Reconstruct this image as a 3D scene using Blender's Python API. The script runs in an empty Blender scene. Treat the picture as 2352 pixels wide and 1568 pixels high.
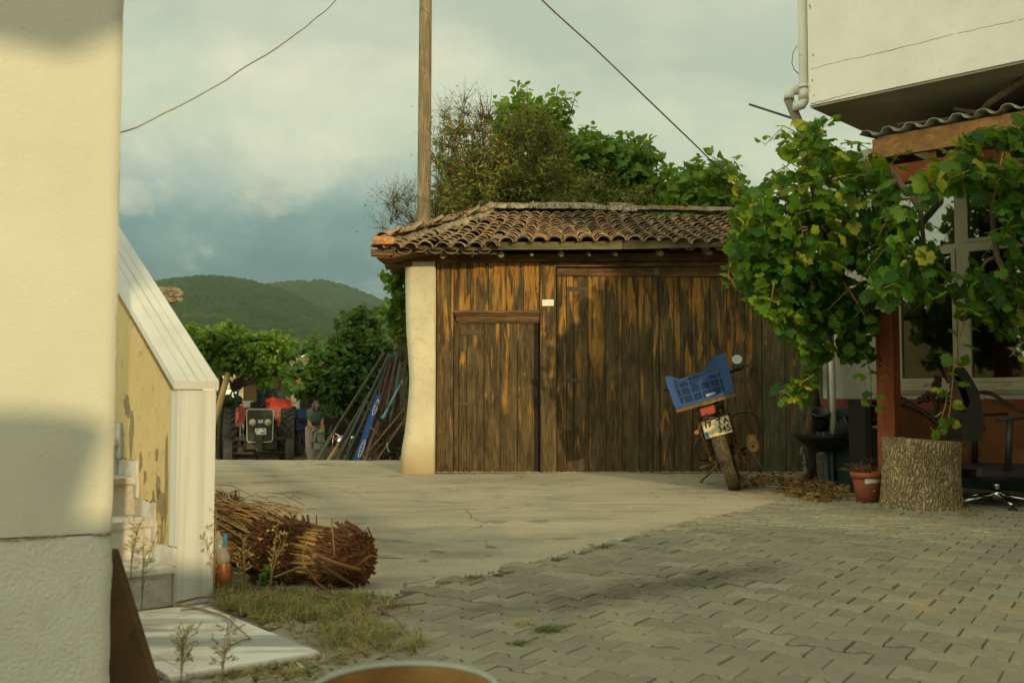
import bpy, math, random
import numpy as np
from mathutils import Vector, Matrix, noise
random.seed(7); NR = np.random.default_rng(7)
SC = bpy.context.scene; COL = SC.collection
R = math.radians; pi = math.pi
# ------------------------------------------------------------------ camera
H = 0.85; PITCH = R(3.15); F = 2287.0
cam = bpy.data.cameras.new('camera'); camo = bpy.data.objects.new('camera', cam); COL.objects.link(camo)
camo.location = (0, 0, H); camo.rotation_euler = (R(90) + PITCH, 0, 0)
cam.lens = 35; cam.sensor_width = 36; cam.clip_start = 0.05; cam.clip_end = 12000
cam.dof.use_dof = True; cam.dof.focus_distance = 10.5; cam.dof.aperture_fstop = 4.5
SC.camera = camo
# ------------------------------------------------------------------ sky, sun, exposure
SC.view_settings.view_transform = 'Standard'; SC.view_settings.look = 'None'
SC.view_settings.gamma = 1.0; SC.view_settings.exposure = 0.12
SUN_AZ = R(20); SUN_EL = R(13.5)           # the sun stands low behind the camera, to its right
sun_dir = Vector((math.sin(SUN_AZ)*math.cos(SUN_EL), -math.cos(SUN_AZ)*math.cos(SUN_EL), math.sin(SUN_EL)))
sl = bpy.data.lights.new('sun', 'SUN'); sl.energy = 2.5; sl.color = (1.0, 0.78, 0.42); sl.angle = R(0.7)
so = bpy.data.objects.new('sun', sl); COL.objects.link(so)
so.rotation_euler = (-sun_dir).to_track_quat('-Z', 'Y').to_euler(); so.location = (8, -20, 12)
W_ = bpy.data.worlds.new('World'); SC.world = W_; W_.use_nodes = True

def nd(nt, typ, ins=None, **props):
    n = nt.nodes.new(typ)
    for k, v in props.items(): setattr(n, k, v)
    for k, v in (ins or {}).items():
        s = n.inputs[k]
        if isinstance(v, bpy.types.NodeSocket): nt.links.new(v, s)
        elif isinstance(v, bpy.types.Node): nt.links.new(v.outputs[0], s)
        else:
            if hasattr(s, 'default_value') and not isinstance(v, (int, float)) and len(v) == 3 and len(s.default_value) == 4: v = (*v, 1)
            s.default_value = v
    return n
def math_(nt, op, a, b=0.0, c=0.0):
    return nd(nt, 'ShaderNodeMath', {0: a, 1: b, 2: c}, operation=op).outputs[0]
def mapr(nt, v, a, b, c=0.0, d=1.0):
    return nd(nt, 'ShaderNodeMapRange', {'Value': v, 'From Min': a, 'From Max': b, 'To Min': c, 'To Max': d}).outputs[0]
def ramp(nt, v, stops, interp='LINEAR'):
    n = nd(nt, 'ShaderNodeValToRGB', {'Fac': v}); r = n.color_ramp; r.interpolation = interp
    while len(r.elements) > 1: r.elements.remove(r.elements[-1])
    r.elements[0].position = stops[0][0]; r.elements[0].color = (*stops[0][1], 1)
    for p, c in stops[1:]:
        e = r.elements.new(p); e.color = (*c, 1)
    return n.outputs[0]
def mixc(nt, f, a, b, mode='MIX'):
    n = nd(nt, 'ShaderNodeMix', data_type='RGBA', blend_type=mode)
    for i, v in ((0, f), (6, a), (7, b)):
        s = n.inputs[i]
        if isinstance(v, bpy.types.NodeSocket): nt.links.new(v, s)
        elif isinstance(v, (int, float)): s.default_value = v
        else: s.default_value = (*v, 1)
    return n.outputs[2]
def nz(nt, vec, scale, detail=4.0, rough=0.55, dist=0.0):
    return nd(nt, 'ShaderNodeTexNoise', {'Vector': vec, 'Scale': scale, 'Detail': detail, 'Roughness': rough, 'Distortion': dist}).outputs['Fac']
def scl(nt, vec, s, off=None):
    n = nd(nt, 'ShaderNodeMapping', {'Vector': vec, 'Scale': s})
    if off is not None: nt.links.new(off, n.inputs['Location'])
    return n.outputs[0]

nt = W_.node_tree; nt.nodes.clear()
tc = nd(nt, 'ShaderNodeTexCoord').outputs['Generated']
sep = nd(nt, 'ShaderNodeSeparateXYZ', {0: tc})
st = scl(nt, tc, (1.0, 1.0, 1.5))
big = nz(nt, st, 2.4, 5, 0.5, 0.35); mid = nz(nt, scl(nt, tc, (1, 1, 1.35)), 6.0, 8, 0.60, 0.15)
n1 = math_(nt, 'MULTIPLY_ADD', math_(nt, 'SUBTRACT', big, 0.5), 0.10, sep.outputs[2])
n1 = math_(nt, 'MULTIPLY_ADD', math_(nt, 'SUBTRACT', mid, 0.5), 0.17, n1)
n1 = math_(nt, 'MULTIPLY_ADD', sep.outputs[0], 0.12, n1)
csky = ramp(nt, n1, [(0.0, (.13, .23, .23)), (0.065, (.075, .175, .195)), (0.105, (.085, .19, .21)), (0.145, (.16, .285, .285)), (0.185, (.36, .47, .41)),
                     (0.225, (.55, .63, .49)), (0.285, (.62, .68, .52)), (0.335, (.52, .585, .47)), (0.44, (.62, .66, .53)), (0.7, (.60, .64, .50)), (1.0, (.60, .64, .50))])
brk = nz(nt, scl(nt, tc, (1.1, 1.1, 1.7)), 4.4, 8, 0.58, 0.35)
csky = mixc(nt, mapr(nt, brk, 0.46, 0.62, 0, 0.8), csky, mixc(nt, 1.0, csky, (.78, .87, .88), 'MULTIPLY'))
csky = mixc(nt, mapr(nt, brk, 0.34, 0.45, 0.45, 0), csky, (.78, .77, .58))
# the half of the sky around the low sun is brighter and warmer
sunv = nd(nt, 'ShaderNodeVectorMath', {0: tc, 1: tuple(sun_dir)}, operation='DOT_PRODUCT').outputs['Value']
csky = mixc(nt, mapr(nt, sunv, 0.0, 1.0, 0, 0.5), csky, (1.00, 1.02, .84))
# brightness added to the unseen sky behind left, to lift the house fascia
clv = nd(nt, 'ShaderNodeVectorMath', {0: tc, 1: Vector((-.74, -.60, .30)).normalized()[:]}, operation='DOT_PRODUCT').outputs['Value']
csky = mixc(nt, mapr(nt, clv, 0.35, 0.95, 0, 0.9), csky, (1.74, 1.90, 1.46))
csky = mixc(nt, 1.0, csky, (1.09, 1.03, .96), 'MULTIPLY')
sky = nd(nt, 'ShaderNodeTexSky'); sky.sky_type = 'NISHITA'; sky.sun_disc = False
sky.sun_elevation = SUN_EL; sky.sun_rotation = pi - SUN_AZ; sky.air_density = 1.5; sky.dust_density = 2.0
b1 = nd(nt, 'ShaderNodeBackground', {'Color': sky.outputs[0], 'Strength': 0.08})
b2 = nd(nt, 'ShaderNodeBackground', {'Color': csky, 'Strength': 1.0})
ms = nd(nt, 'ShaderNodeMixShader', {0: 0.9, 1: b1, 2: b2})
nd(nt, 'ShaderNodeOutputWorld', {'Surface': ms})

# ------------------------------------------------------------------ pixel to world (pixels of a 2352x1568 view of the photograph)
cp_, sp_ = math.cos(PITCH), math.sin(PITCH)
def P(x, y, Y):
    dx = (x-1176)/F; dy = (784-y)/F
    d = Vector((dx, cp_ - dy*sp_, sp_ + dy*cp_))
    return Vector((0, 0, H)) + d*(Y/d.y)
def G(x, y, z=0.0):
    dx = (x-1176)/F; dy = (784-y)/F
    d = Vector((dx, cp_ - dy*sp_, sp_ + dy*cp_))
    return Vector((0, 0, H)) + d*((z-H)/d.z)
# house frame: T runs along the facade towards the right and the camera, N into the house
HT = Vector((.728, -.686, 0)).normalized(); HN = Vector((.686, .728, 0)).normalized()
def hp(t, n, z): return HT*t + HN*n + Vector((0, 0, z))
def HP(x, y, c):
    dx = (x-1176)/F; dy = (784-y)/F
    d = Vector((dx, cp_ - dy*sp_, sp_ + dy*cp_))
    p = Vector((0, 0, H)) + d*(c/(d.x*HN.x + d.y*HN.y))
    return (p.x*HT.x + p.y*HT.y, p.z)

# ------------------------------------------------------------------ materials
MATS = {}
def material(name, fn=None, **k):
    if name in MATS: return MATS[name]
    m = bpy.data.materials.new(name); m.use_nodes = True; m.node_tree.nodes.clear(); fn(m.node_tree, **k); MATS[name] = m; return m
def out(nt, sh): nd(nt, 'ShaderNodeOutputMaterial', {'Surface': sh})
def obc(nt): return nd(nt, 'ShaderNodeTexCoord').outputs['Object']
def geo_pos(nt): return nd(nt, 'ShaderNodeNewGeometry').outputs['Position']
def rnd(nt): return nd(nt, 'ShaderNodeAttribute', attribute_name='rnd').outputs['Fac']
def bump(nt, h, strength=0.4, dist=0.01): return nd(nt, 'ShaderNodeBump', {'Height': h, 'Strength': strength, 'Distance': dist}).outputs[0]
def f_basic(nt, c1=(.5, .5, .5), c2=None, scale=6.0, rough=0.7, metal=0.0, bscale=40, bs=0.25, bd=0.004, stretch=(1, 1, 1), spec=0.4, dirt=0.0, dirtc=(.10, .07, .035), rv=0.0):
    o = scl(nt, obc(nt), stretch); c2 = c2 or tuple(v*.72 for v in c1)
    f = nz(nt, o, scale, 6, .6)
    col = mixc(nt, mapr(nt, f, .3, .7), c1, c2)
    if rv: col = mixc(nt, mapr(nt, rnd(nt), 0, 1, 0, rv), col, tuple(v*.3 for v in c1))
    if dirt: col = mixc(nt, mapr(nt, nz(nt, o, scale*2.3, 8, .7), .62-dirt*.35, .75-dirt*.2), col, dirtc)
    h = nz(nt, o, bscale, 5, .6)
    out(nt, nd(nt, 'ShaderNodeBsdfPrincipled', {'Base Color': col, 'Roughness': mapr(nt, f, .2, .8, rough, min(1, rough+.15)), 'Metallic': metal, 'Specular IOR Level': spec, 'Normal': bump(nt, h, bs, bd)}))
def basic(name, c1, **k): return material(name, f_basic, c1=c1, **k)

def f_plaster(nt, base, alt, stain=(.22, .17, .08), st=.25, crack=True, low=0.5, lowamt=0.0, bs=.5, bscale=28, bd=.006):
    o = obc(nt)
    f = nz(nt, o, 2.2, 6, .6); g = nz(nt, o, 14, 6, .65); h = nz(nt, o, bscale, 4, .6)
    col = mixc(nt, mapr(nt, f, .3, .7), base, alt)
    col = mixc(nt, mapr(nt, g, .55, .8, 0, st), col, stain)
    z = nd(nt, 'ShaderNodeSeparateXYZ', {0: o}).outputs[2]
    if lowamt: 
        lw = mapr(nt, math_(nt, 'ADD', z, math_(nt, 'MULTIPLY', nz(nt, o, 3.5, 7, .7), 0.5)), low+.1, low+.55, lowamt, 0)
        col = mixc(nt, lw, col, stain)
    hh = h
    if crack:
        v = nd(nt, 'ShaderNodeTexVoronoi', {'Vector': scl(nt, nd(nt, 'ShaderNodeVectorMath', {0: o, 1: nd(nt, 'ShaderNodeTexNoise', {'Vector': o, 'Scale': 5.0, 'Detail': 5.0}).outputs['Color']}, operation='ADD').outputs[0], (1, 1, 1.6)), 'Scale': 1.3}, feature='DISTANCE_TO_EDGE').outputs['Distance']
        ck = mapr(nt, v, 0, .006, .45, 0); ck = math_(nt, 'MULTIPLY', ck, mapr(nt, f, .42, .55))
        col = mixc(nt, ck, col, tuple(c*.35 for c in base))
    out(nt, nd(nt, 'ShaderNodeBsdfPrincipled', {'Base Color': col, 'Roughness': .88, 'Specular IOR Level': .2, 'Normal': bump(nt, math_(nt, 'ADD', h, math_(nt, 'MULTIPLY', g, .5)), bs, bd)}))

def f_wood(nt, grey=(.120, .080, .034), dark=(.024, .016, .008), warm=(.50, .25, .05), amt=.5, topz=None, vert=True, rough=.8, sat=1.0, s=1.0):
    o = obc(nt); r = rnd(nt)
    off = nd(nt, 'ShaderNodeCombineXYZ', {0: math_(nt, 'MULTIPLY', r, 37.0), 1: math_(nt, 'MULTIPLY', r, 91.0), 2: math_(nt, 'MULTIPLY', r, 53.0)}).outputs[0]
    ax = (1, 1, .045) if vert else (.045, 1, 1)
    ax2 = (1, 1, .16) if vert else (.16, 1, 1)
    fine = nz(nt, scl(nt, o, tuple(v*s for v in ax), off), 130, 5, .72, .3)
    g = nz(nt, scl(nt, o, tuple(v*s for v in ax2), off), 15, 5, .6, .9)
    stk = nz(nt, scl(nt, o, tuple(v*s for v in ((1, 1, .11) if vert else (.11, 1, 1))), off), 11, 5, .55, 1.2)
    blot = nz(nt, scl(nt, o, (1, 1, .6), off), 3.2, 5, .6)
    col = mixc(nt, mapr(nt, fine, .40, .60), dark, grey)
    col = mixc(nt, mapr(nt, g, .42, .66, 0, .65), col, tuple(v*1.55 for v in grey))
    col = mixc(nt, mapr(nt, nz(nt, scl(nt, o, (1, 1, .3) if vert else (.3, 1, 1), off), 7, 6, .65), .52, .62, 0, .6), col, tuple(v*1.3 for v in dark))
    m = stk
    th = mapr(nt, r, 0, 1, .625, .555)
    if topz is not None:
        z = nd(nt, 'ShaderNodeSeparateXYZ', {0: o}).outputs[2]
        m = math_(nt, 'ADD', m, mapr(nt, z, .2, topz, -.09, .115))
    wm = math_(nt, 'MULTIPLY', mapr(nt, math_(nt, 'SUBTRACT', m, th), -.02, .035), mapr(nt, fine, .36, .56, .2, 1))
    warmv = mixc(nt, mapr(nt, blot, .35, .65), warm, (warm[0]*.60, warm[1]*.55, warm[2]*.5))
    col = mixc(nt, math_(nt, 'MULTIPLY', wm, amt), col, warmv)
    col = mixc(nt, mapr(nt, blot, .52, .72, 0, .55), col, dark)
    # knots
    v = nd(nt, 'ShaderNodeTexVoronoi', {'Vector': scl(nt, o, (1, 1, .55) if vert else (.55, 1, 1), off), 'Scale': 5.2, 'Randomness': 1.0})
    d = math_(nt, 'ADD', v.outputs['Distance'], math_(nt, 'MULTIPLY', math_(nt, 'SUBTRACT', fine, .5), .02))
    kn = mapr(nt, d, .055, .10, 1, 0)
    ring = mapr(nt, math_(nt, 'ABSOLUTE', math_(nt, 'SUBTRACT', d, .085)), 0, .02, .8, 0)
    kcol = mixc(nt, ring, tuple(v*.75 for v in warm), (.012, .008, .004))
    col = mixc(nt, math_(nt, 'MULTIPLY', math_(nt, 'MAXIMUM', kn, ring), .8), col, kcol)
    # per plank tone
    col = mixc(nt, mapr(nt, r, 0, 1, 0, .35), col, mixc(nt, 1.0, col, (.55, .6, .62), 'MULTIPLY'))
    hgt = math_(nt, 'ADD', math_(nt, 'MULTIPLY', fine, .8), math_(nt, 'MULTIPLY', kn, .6))
    out(nt, nd(nt, 'ShaderNodeBsdfPrincipled', {'Base Color': col, 'Roughness': rough, 'Specular IOR Level': .25, 'Normal': bump(nt, hgt, .7, .006)}))

def f_leaf(nt, dark=(.015, .055, .010), mid=(.035, .12, .014), light=(.13, .24, .025), trans=.35, old=(.30, .20, .03), oldamt=.06, vein=False):
    r = rnd(nt); o = obc(nt)
    col = ramp(nt, r, [(0, dark), (.45, mid), (1-oldamt*1.5, light), (1-oldamt*.9, old)])
    col = mixc(nt, mapr(nt, nz(nt, o, 30, 3, .5), .35, .7, 0, .35), col, dark)
    d = nd(nt, 'ShaderNodeBsdfPrincipled', {'Base Color': col, 'Roughness': .5, 'Specular IOR Level': .28, 'Normal': bump(nt, nz(nt, o, 60, 3, .5), .35, .006)})
    t = nd(nt, 'ShaderNodeBsdfTranslucent', {'Color': mixc(nt, .5, col, (.42, .60, .015), 'MIX')})
    out(nt, nd(nt, 'ShaderNodeMixShader', {0: trans, 1: d, 2: t}))

def f_tile(nt):
    o = obc(nt); r = rnd(nt)
    base = ramp(nt, r, [(0, (.15, .105, .062)), (.3, (.23, .145, .085)), (.55, (.31, .235, .145)), (.8, (.30, .165, .085)), (.93, (.24, .20, .13)), (1, (.50, .20, .06))])
    l = nz(nt, o, 22, 8, .7, .5); b = nz(nt, o, 7, 5, .6)
    base = mixc(nt, mapr(nt, b, .4, .65, 0, .7), base, (.060, .042, .022))
    base = mixc(nt, mapr(nt, l, .53, .62, 0, .8), base, (.42, .385, .26))
    base = mixc(nt, mapr(nt, nz(nt, o, 45, 6, .7), .60, .70, 0, .8), base, (.03, .022, .012))
    out(nt, nd(nt, 'ShaderNodeBsdfPrincipled', {'Base Color': base, 'Roughness': .92, 'Specular IOR Level': .15, 'Normal': bump(nt, l, .8, .012)}))

def f_mortar(nt):
    o = obc(nt); l = nz(nt, o, 16, 8, .72, .3)
    c = mixc(nt, mapr(nt, l, .4, .62), (.20, .165, .10), (.44, .40, .29))
    c = mixc(nt, mapr(nt, nz(nt, o, 40, 6, .7), .55, .68, 0, .9), c, (.07, .05, .03))
    out(nt, nd(nt, 'ShaderNodeBsdfPrincipled', {'Base Color': c, 'Roughness': .95, 'Normal': bump(nt, l, 1.0, .03)}))

def f_slab(nt):
    o = geo_pos(nt)
    st = scl(nt, o, (.35, 1, 1))
    a = nz(nt, o, .45, 6, .6, .4); b = nz(nt, scl(nt, o, (.5, 1.2, 1)), 2.4, 8, .68); c = nz(nt, o, 42, 5, .7); d = nz(nt, scl(nt, o, (.25, 1, 1)), 7, 7, .7)
    col = mixc(nt, mapr(nt, a, .35, .65), (.45, .40, .29), (.36, .33, .245))
    col = mixc(nt, mapr(nt, b, .46, .66, 0, .8), col, (.25, .235, .18))
    col = mixc(nt, mapr(nt, nz(nt, scl(nt, o, (.5, 1.3, 1)), 1.1, 7, .62, .6), .48, .60, 0, .45), col, (.56, .49, .355))
    col = mixc(nt, mapr(nt, d, .57, .72, 0, .5), col, (.50, .41, .26))
    col = mixc(nt, mapr(nt, c, .52, .8, 0, .85), col, (.20, .17, .12))
    sp = nz(nt, scl(nt, o, (1, 1.2, 1)), 1.9, 4, .5, .5)
    col = mixc(nt, mapr(nt, sp, .62, .68, 0, .6), col, (.15, .14, .115))
    sp2 = nz(nt, scl(nt, o, (1, 1, 1)), 5.5, 2, .4, .3)
    col = mixc(nt, mapr(nt, sp2, .70, .73, 0, .6), col, (.10, .09, .07))
    v = nd(nt, 'ShaderNodeTexVoronoi', {'Vector': nd(nt, 'ShaderNodeVectorMath', {0: o, 1: nd(nt, 'ShaderNodeTexNoise', {'Vector': o, 'Scale': 1.5, 'Detail': 7.0}).outputs['Color']}, operation='ADD').outputs[0], 'Scale': .38}, feature='DISTANCE_TO_EDGE').outputs['Distance']
    ck = math_(nt, 'MULTIPLY', mapr(nt, v, 0, .004, .5, 0), mapr(nt, a, .46, .56))
    col = mixc(nt, ck, col, (.10, .08, .05))
    hgt = math_(nt, 'SUBTRACT', math_(nt, 'ADD', math_(nt, 'MULTIPLY', c, .5), math_(nt, 'ADD', b, math_(nt, 'MULTIPLY', d, .6))), math_(nt, 'MULTIPLY', ck, 1.0))
    out(nt, nd(nt, 'ShaderNodeBsdfPrincipled', {'Base Color': col, 'Roughness': .9, 'Specular IOR Level': .25, 'Normal': bump(nt, hgt, .9, .03)}))

def f_paver(nt):
    o = geo_pos(nt); r = rnd(nt)
    a = nz(nt, o, .8, 6, .6); b = nz(nt, o, 4.5, 7, .65); c = nz(nt, o, 90, 4, .7)
    col = mixc(nt, r, (.262, .250, .178), (.19, .182, .130))
    col = mixc(nt, mapr(nt, a, .52, .68, 0, .55), col, (.36, .27, .15))
    col = mixc(nt, mapr(nt, b, .5, .75, 0, .5), col, (.17, .16, .115))
    # an oil stain left of the middle
    so_ = nd(nt, 'ShaderNodeVectorMath', {0: nd(nt, 'ShaderNodeVectorMath', {0: o, 1: (-.62, -4.35, 0)}, operation='ADD').outputs[0], 1: (1, 1, 1)}, operation='MULTIPLY').outputs[0]
    s3 = nd(nt, 'ShaderNodeSeparateXYZ', {0: so_})
    u = math_(nt, 'ADD', math_(nt, 'MULTIPLY', s3.outputs[0], .80), math_(nt, 'MULTIPLY', s3.outputs[1], .60))
    w = math_(nt, 'SUBTRACT', math_(nt, 'MULTIPLY', s3.outputs[1], .80), math_(nt, 'MULTIPLY', s3.outputs[0], .60))
    dd = math_(nt, 'SQRT', math_(nt, 'ADD', math_(nt, 'POWER', math_(nt, 'ABSOLUTE', math_(nt, 'DIVIDE', u, .95)), 2), math_(nt, 'POWER', math_(nt, 'ABSOLUTE', math_(nt, 'DIVIDE', w, .20)), 2)))
    dd = math_(nt, 'ADD', dd, math_(nt, 'MULTIPLY', math_(nt, 'SUBTRACT', b, .5), 2.4))
    col = mixc(nt, mapr(nt, dd, .35, 1.15, .72, 0), col, (.06, .055, .035))
    col = mixc(nt, mapr(nt, c, .6, .85, 0, .5), col, (.42, .40, .31))
    col = mixc(nt, mapr(nt, c, .2, .4, .45, 0), col, (.10, .09, .06))
    out(nt, nd(nt, 'ShaderNodeBsdfPrincipled', {'Base Color': col, 'Roughness': .88, 'Specular IOR Level': .25, 'Normal': bump(nt, math_(nt, 'ADD', c, math_(nt, 'MULTIPLY', b, .6)), .5, .006)}))

def f_marble(nt, rough=.45, ax=(1, 1, .06), s=16.0, dirt=.0, c1=(.68, .69, .655), c2=(.48, .49, .465), lo=.34, hi=.66):
    o = obc(nt)
    a = nz(nt, scl(nt, o, ax), s, 4, .5, .25); b = nz(nt, scl(nt, o, ax), s*3.2, 4, .5, .2)
    col = mixc(nt, mapr(nt, a, lo, hi), c1, c2)
    col = mixc(nt, mapr(nt, b, .55, .68, 0, .22), col, (.36, .375, .37))
    d = nz(nt, o, 6, 7, .7)
    col = mixc(nt, mapr(nt, d, .62-dirt*.3, .8-dirt*.2, 0, .3+dirt*.6), col, (.34, .24, .11))
    out(nt, nd(nt, 'ShaderNodeBsdfPrincipled', {'Base Color': col, 'Roughness': rough, 'Specular IOR Level': .4, 'Normal': bump(nt, d, .12, .004)}))

def f_glass(nt, tint=(.02, .022, .018)):
    o = obc(nt)
    g = nd(nt, 'ShaderNodeBsdfGlossy', {'Color': (.8, .85, .8), 'Roughness': .03, 'Normal': bump(nt, nz(nt, o, 2.2, 2, .5), .06, .03)})
    t = nd(nt, 'ShaderNodeBsdfTransparent', {'Color': (.55, .58, .5)})
    fr = nd(nt, 'ShaderNodeFresnel', {'IOR': 1.6}).outputs[0]
    out(nt, nd(nt, 'ShaderNodeMixShader', {0: math_(nt, 'ADD', math_(nt, 'MULTIPLY', fr, 1.0), .10), 1: t, 2: g}))

def f_bark(nt):
    o = obc(nt)
    w = nd(nt, 'ShaderNodeVectorMath', {0: o, 1: nd(nt, 'ShaderNodeVectorMath', {0: nd(nt, 'ShaderNodeTexNoise', {'Vector': o, 'Scale': 7.0, 'Detail': 4.0}).outputs['Color'], 1: (.10, .10, .10)}, operation='MULTIPLY').outputs[0]}, operation='ADD').outputs[0]
    v = nd(nt, 'ShaderNodeTexVoronoi', {'Vector': scl(nt, w, (1, 1, .22)), 'Scale': 52.0}, feature='DISTANCE_TO_EDGE').outputs['Distance']
    v2 = nd(nt, 'ShaderNodeTexVoronoi', {'Vector': scl(nt, w, (1, 1, .22)), 'Scale': 52.0}).outputs['Color']
    f = nz(nt, o, 60, 6, .7); b = nz(nt, o, 5, 4, .6)
    hgt = mapr(nt, v, 0, .28)
    c = mixc(nt, nd(nt, 'ShaderNodeSeparateColor', {0: v2}).outputs[0], (.36, .265, .145), (.48, .375, .215))
    c = mixc(nt, mapr(nt, b, .45, .6, 0, .6), c, (.27, .19, .09))
    c = mixc(nt, mapr(nt, v, .0, .06, .9, 0), c, (.03, .02, .01))
    c = mixc(nt, mapr(nt, f, .55, .75, 0, .5), c, (.12, .085, .045))
    out(nt, nd(nt, 'ShaderNodeBsdfPrincipled', {'Base Color': c, 'Roughness': .95, 'Specular IOR Level': .1, 'Normal': bump(nt, math_(nt, 'ADD', hgt, math_(nt, 'MULTIPLY', f, .25)), 1.0, .018)}))

def f_hill(nt):
    o = geo_pos(nt); r = rnd(nt)
    a = nz(nt, o, .012, 5, .6); b = nz(nt, o, .09, 5, .65)
    col = mixc(nt, mapr(nt, a, .4, .62), (.016, .040, .016), (.028, .056, .020))
    col = mixc(nt, mapr(nt, b, .35, .75, 0, .8), col, (.050, .080, .024))
    col = mixc(nt, mapr(nt, a, .62, .72, 0, .5), col, (.10, .085, .035))
    col = mixc(nt, r, col, (.30, .22, .10))
    out(nt, nd(nt, 'ShaderNodeBsdfPrincipled', {'Base Color': col, 'Roughness': .95, 'Specular IOR Level': .05}))

# ------------------------------------------------------------------ mesh builder
ORG = {}
class MB:
    def __init__(s): s.v = []; s.f = []; s.r = []; s.sm = []
    def add(s, vs, fs, r=None, smooth=False):
        b = len(s.v); s.v += [tuple(v) for v in vs]; r = random.random() if r is None else r
        s.r += [r]*len(vs); s.f += [tuple(i+b for i in f) for f in fs]; s.sm += [smooth]*len(fs); return s
    def hexa(s, c, r=None):   # 8 corners: bottom 4 (ccw) then top 4
        return s.add(c, [(3, 2, 1, 0), (4, 5, 6, 7), (0, 1, 5, 4), (1, 2, 6, 5), (2, 3, 7, 6), (3, 0, 4, 7)], r)
    def box(s, x0, y0, z0, x1, y1, z1, r=None, M=None, bev=0.0):
        if bev <= 0:
            c = [Vector(p) for p in ((x0, y0, z0), (x1, y0, z0), (x1, y1, z0), (x0, y1, z0), (x0, y0, z1), (x1, y0, z1), (x1, y1, z1), (x0, y1, z1))]
            if M is not None: c = [M @ p for p in c]
            return s.hexa(c, r)
        b = bev; vs = []; 
        for (X, sx) in ((x0, 1), (x1, -1)):
            for (Y, sy) in ((y0, 1), (y1, -1)):
                for (Z, sz) in ((z0, 1), (z1, -1)):
                    vs += [Vector((X, Y+sy*b, Z+sz*b)), Vector((X+sx*b, Y, Z+sz*b)), Vector((X+sx*b, Y+sy*b, Z))]
        def i(a, c_, d, k): return ((a*2+c_)*2+d)*3+k
        fs = [(i(0,0,0,0), i(0,0,1,0), i(0,1,1,0), i(0,1,0,0)), (i(1,0,0,0), i(1,1,0,0), i(1,1,1,0), i(1,0,1,0)),
              (i(0,0,0,1), i(1,0,0,1), i(1,0,1,1), i(0,0,1,1)), (i(0,1,0,1), i(0,1,1,1), i(1,1,1,1), i(1,1,0,1)),
              (i(0,0,0,2), i(0,1,0,2), i(1,1,0,2), i(1,0,0,2)), (i(0,0,1,2), i(1,0,1,2), i(1,1,1,2), i(0,1,1,2))]
        for d in (0, 1):
            for c_ in (0, 1): fs.append((i(0,c_,d,1), i(0,c_,d,2), i(1,c_,d,2), i(1,c_,d,1)))
            for a in (0, 1): fs.append((i(a,0,d,0), i(a,0,d,2), i(a,1,d,2), i(a,1,d,0)))
        for a in (0, 1):
            for c_ in (0, 1): fs.append((i(a,c_,0,0), i(a,c_,0,1), i(a,c_,1,1), i(a,c_,1,0)))
        for a in (0, 1):
            for c_ in (0, 1):
                for d in (0, 1): fs.append((i(a,c_,d,0), i(a,c_,d,1), i(a,c_,d,2)))
        if M is not None: vs = [M @ p for p in vs]
        return s.add(vs, fs, r)
    def tube(s, pts, rad, seg=8, r=None, cap=True, closed=False, flat=1.0):
        pts = [Vector(p) for p in pts]; n = len(pts)
        rads = rad if isinstance(rad, (list, tuple)) else [rad]*n
        vs = []; fs = []; up = None
        for i, p in enumerate(pts):
            a = pts[(i-1) % n] if (i or closed) else pts[0]; b = pts[(i+1) % n] if (i < n-1 or closed) else pts[-1]
            t = (b-a); t = t.normalized() if t.length > 1e-9 else Vector((0, 0, 1))
            if up is None:
                up = Vector((0, 0, 1)) if abs(t.z) < .9 else Vector((0, 1, 0))
            u = t.cross(up)
            u = u.normalized() if u.length > 1e-6 else t.orthogonal().normalized()
            w = u.cross(t).normalized(); up = w
            for k in range(seg):
                q = 2*pi*k/seg; vs.append(p + u*(math.cos(q)*rads[i]) + w*(math.sin(q)*rads[i]*flat))
        m = n if closed else n-1
        for i in range(m):
            for k in range(seg):
                a = i*seg+k; b = i*seg+(k+1) % seg; j = ((i+1) % n)*seg
                fs.append((a, b, j+(k+1) % seg, j+k))
        s.add(vs, fs, r, True)
        if cap and not closed:
            b = len(s.v)-len(vs); s.f += [tuple(b+k for k in range(seg))[::-1], tuple(b+(n-1)*seg+k for k in range(seg))]; s.sm += [False, False]
        return s
    def lathe(s, prof, c=(0, 0, 0), seg=20, r=None, M=None, smooth=True, wob=0.0):
        vs = []; fs = []; n = len(prof); c = Vector(c)
        for (ra, z) in prof:
            for k in range(seg):
                q = 2*pi*k/seg; rr = ra*(1+wob*(noise.noise(Vector((math.cos(q)*1.7, math.sin(q)*1.7, z*3+c.x)))))
                vs.append(Vector((math.cos(q)*rr, math.sin(q)*rr, z)))
        for i in range(n-1):
            for k in range(seg): fs.append((i*seg+k, i*seg+(k+1) % seg, (i+1)*seg+(k+1) % seg, (i+1)*seg+k))
        if M is not None: vs = [M @ v for v in vs]
        vs = [v+c for v in vs]
        return s.add(vs, fs, r, smooth)
    def prism(s, poly, h, M=None, r=None, both=True):   # poly in xy, extruded along z by h
        n = len(poly); vs = [Vector((x, y, 0)) for x, y in poly]+[Vector((x, y, h)) for x, y in poly]
        if M is not None: vs = [M @ v for v in vs]
        fs = [tuple(range(n))[::-1], tuple(range(n, 2*n))]+[(i, (i+1) % n, n+(i+1) % n, n+i) for i in range(n)]
        return s.add(vs, fs, r)
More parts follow.
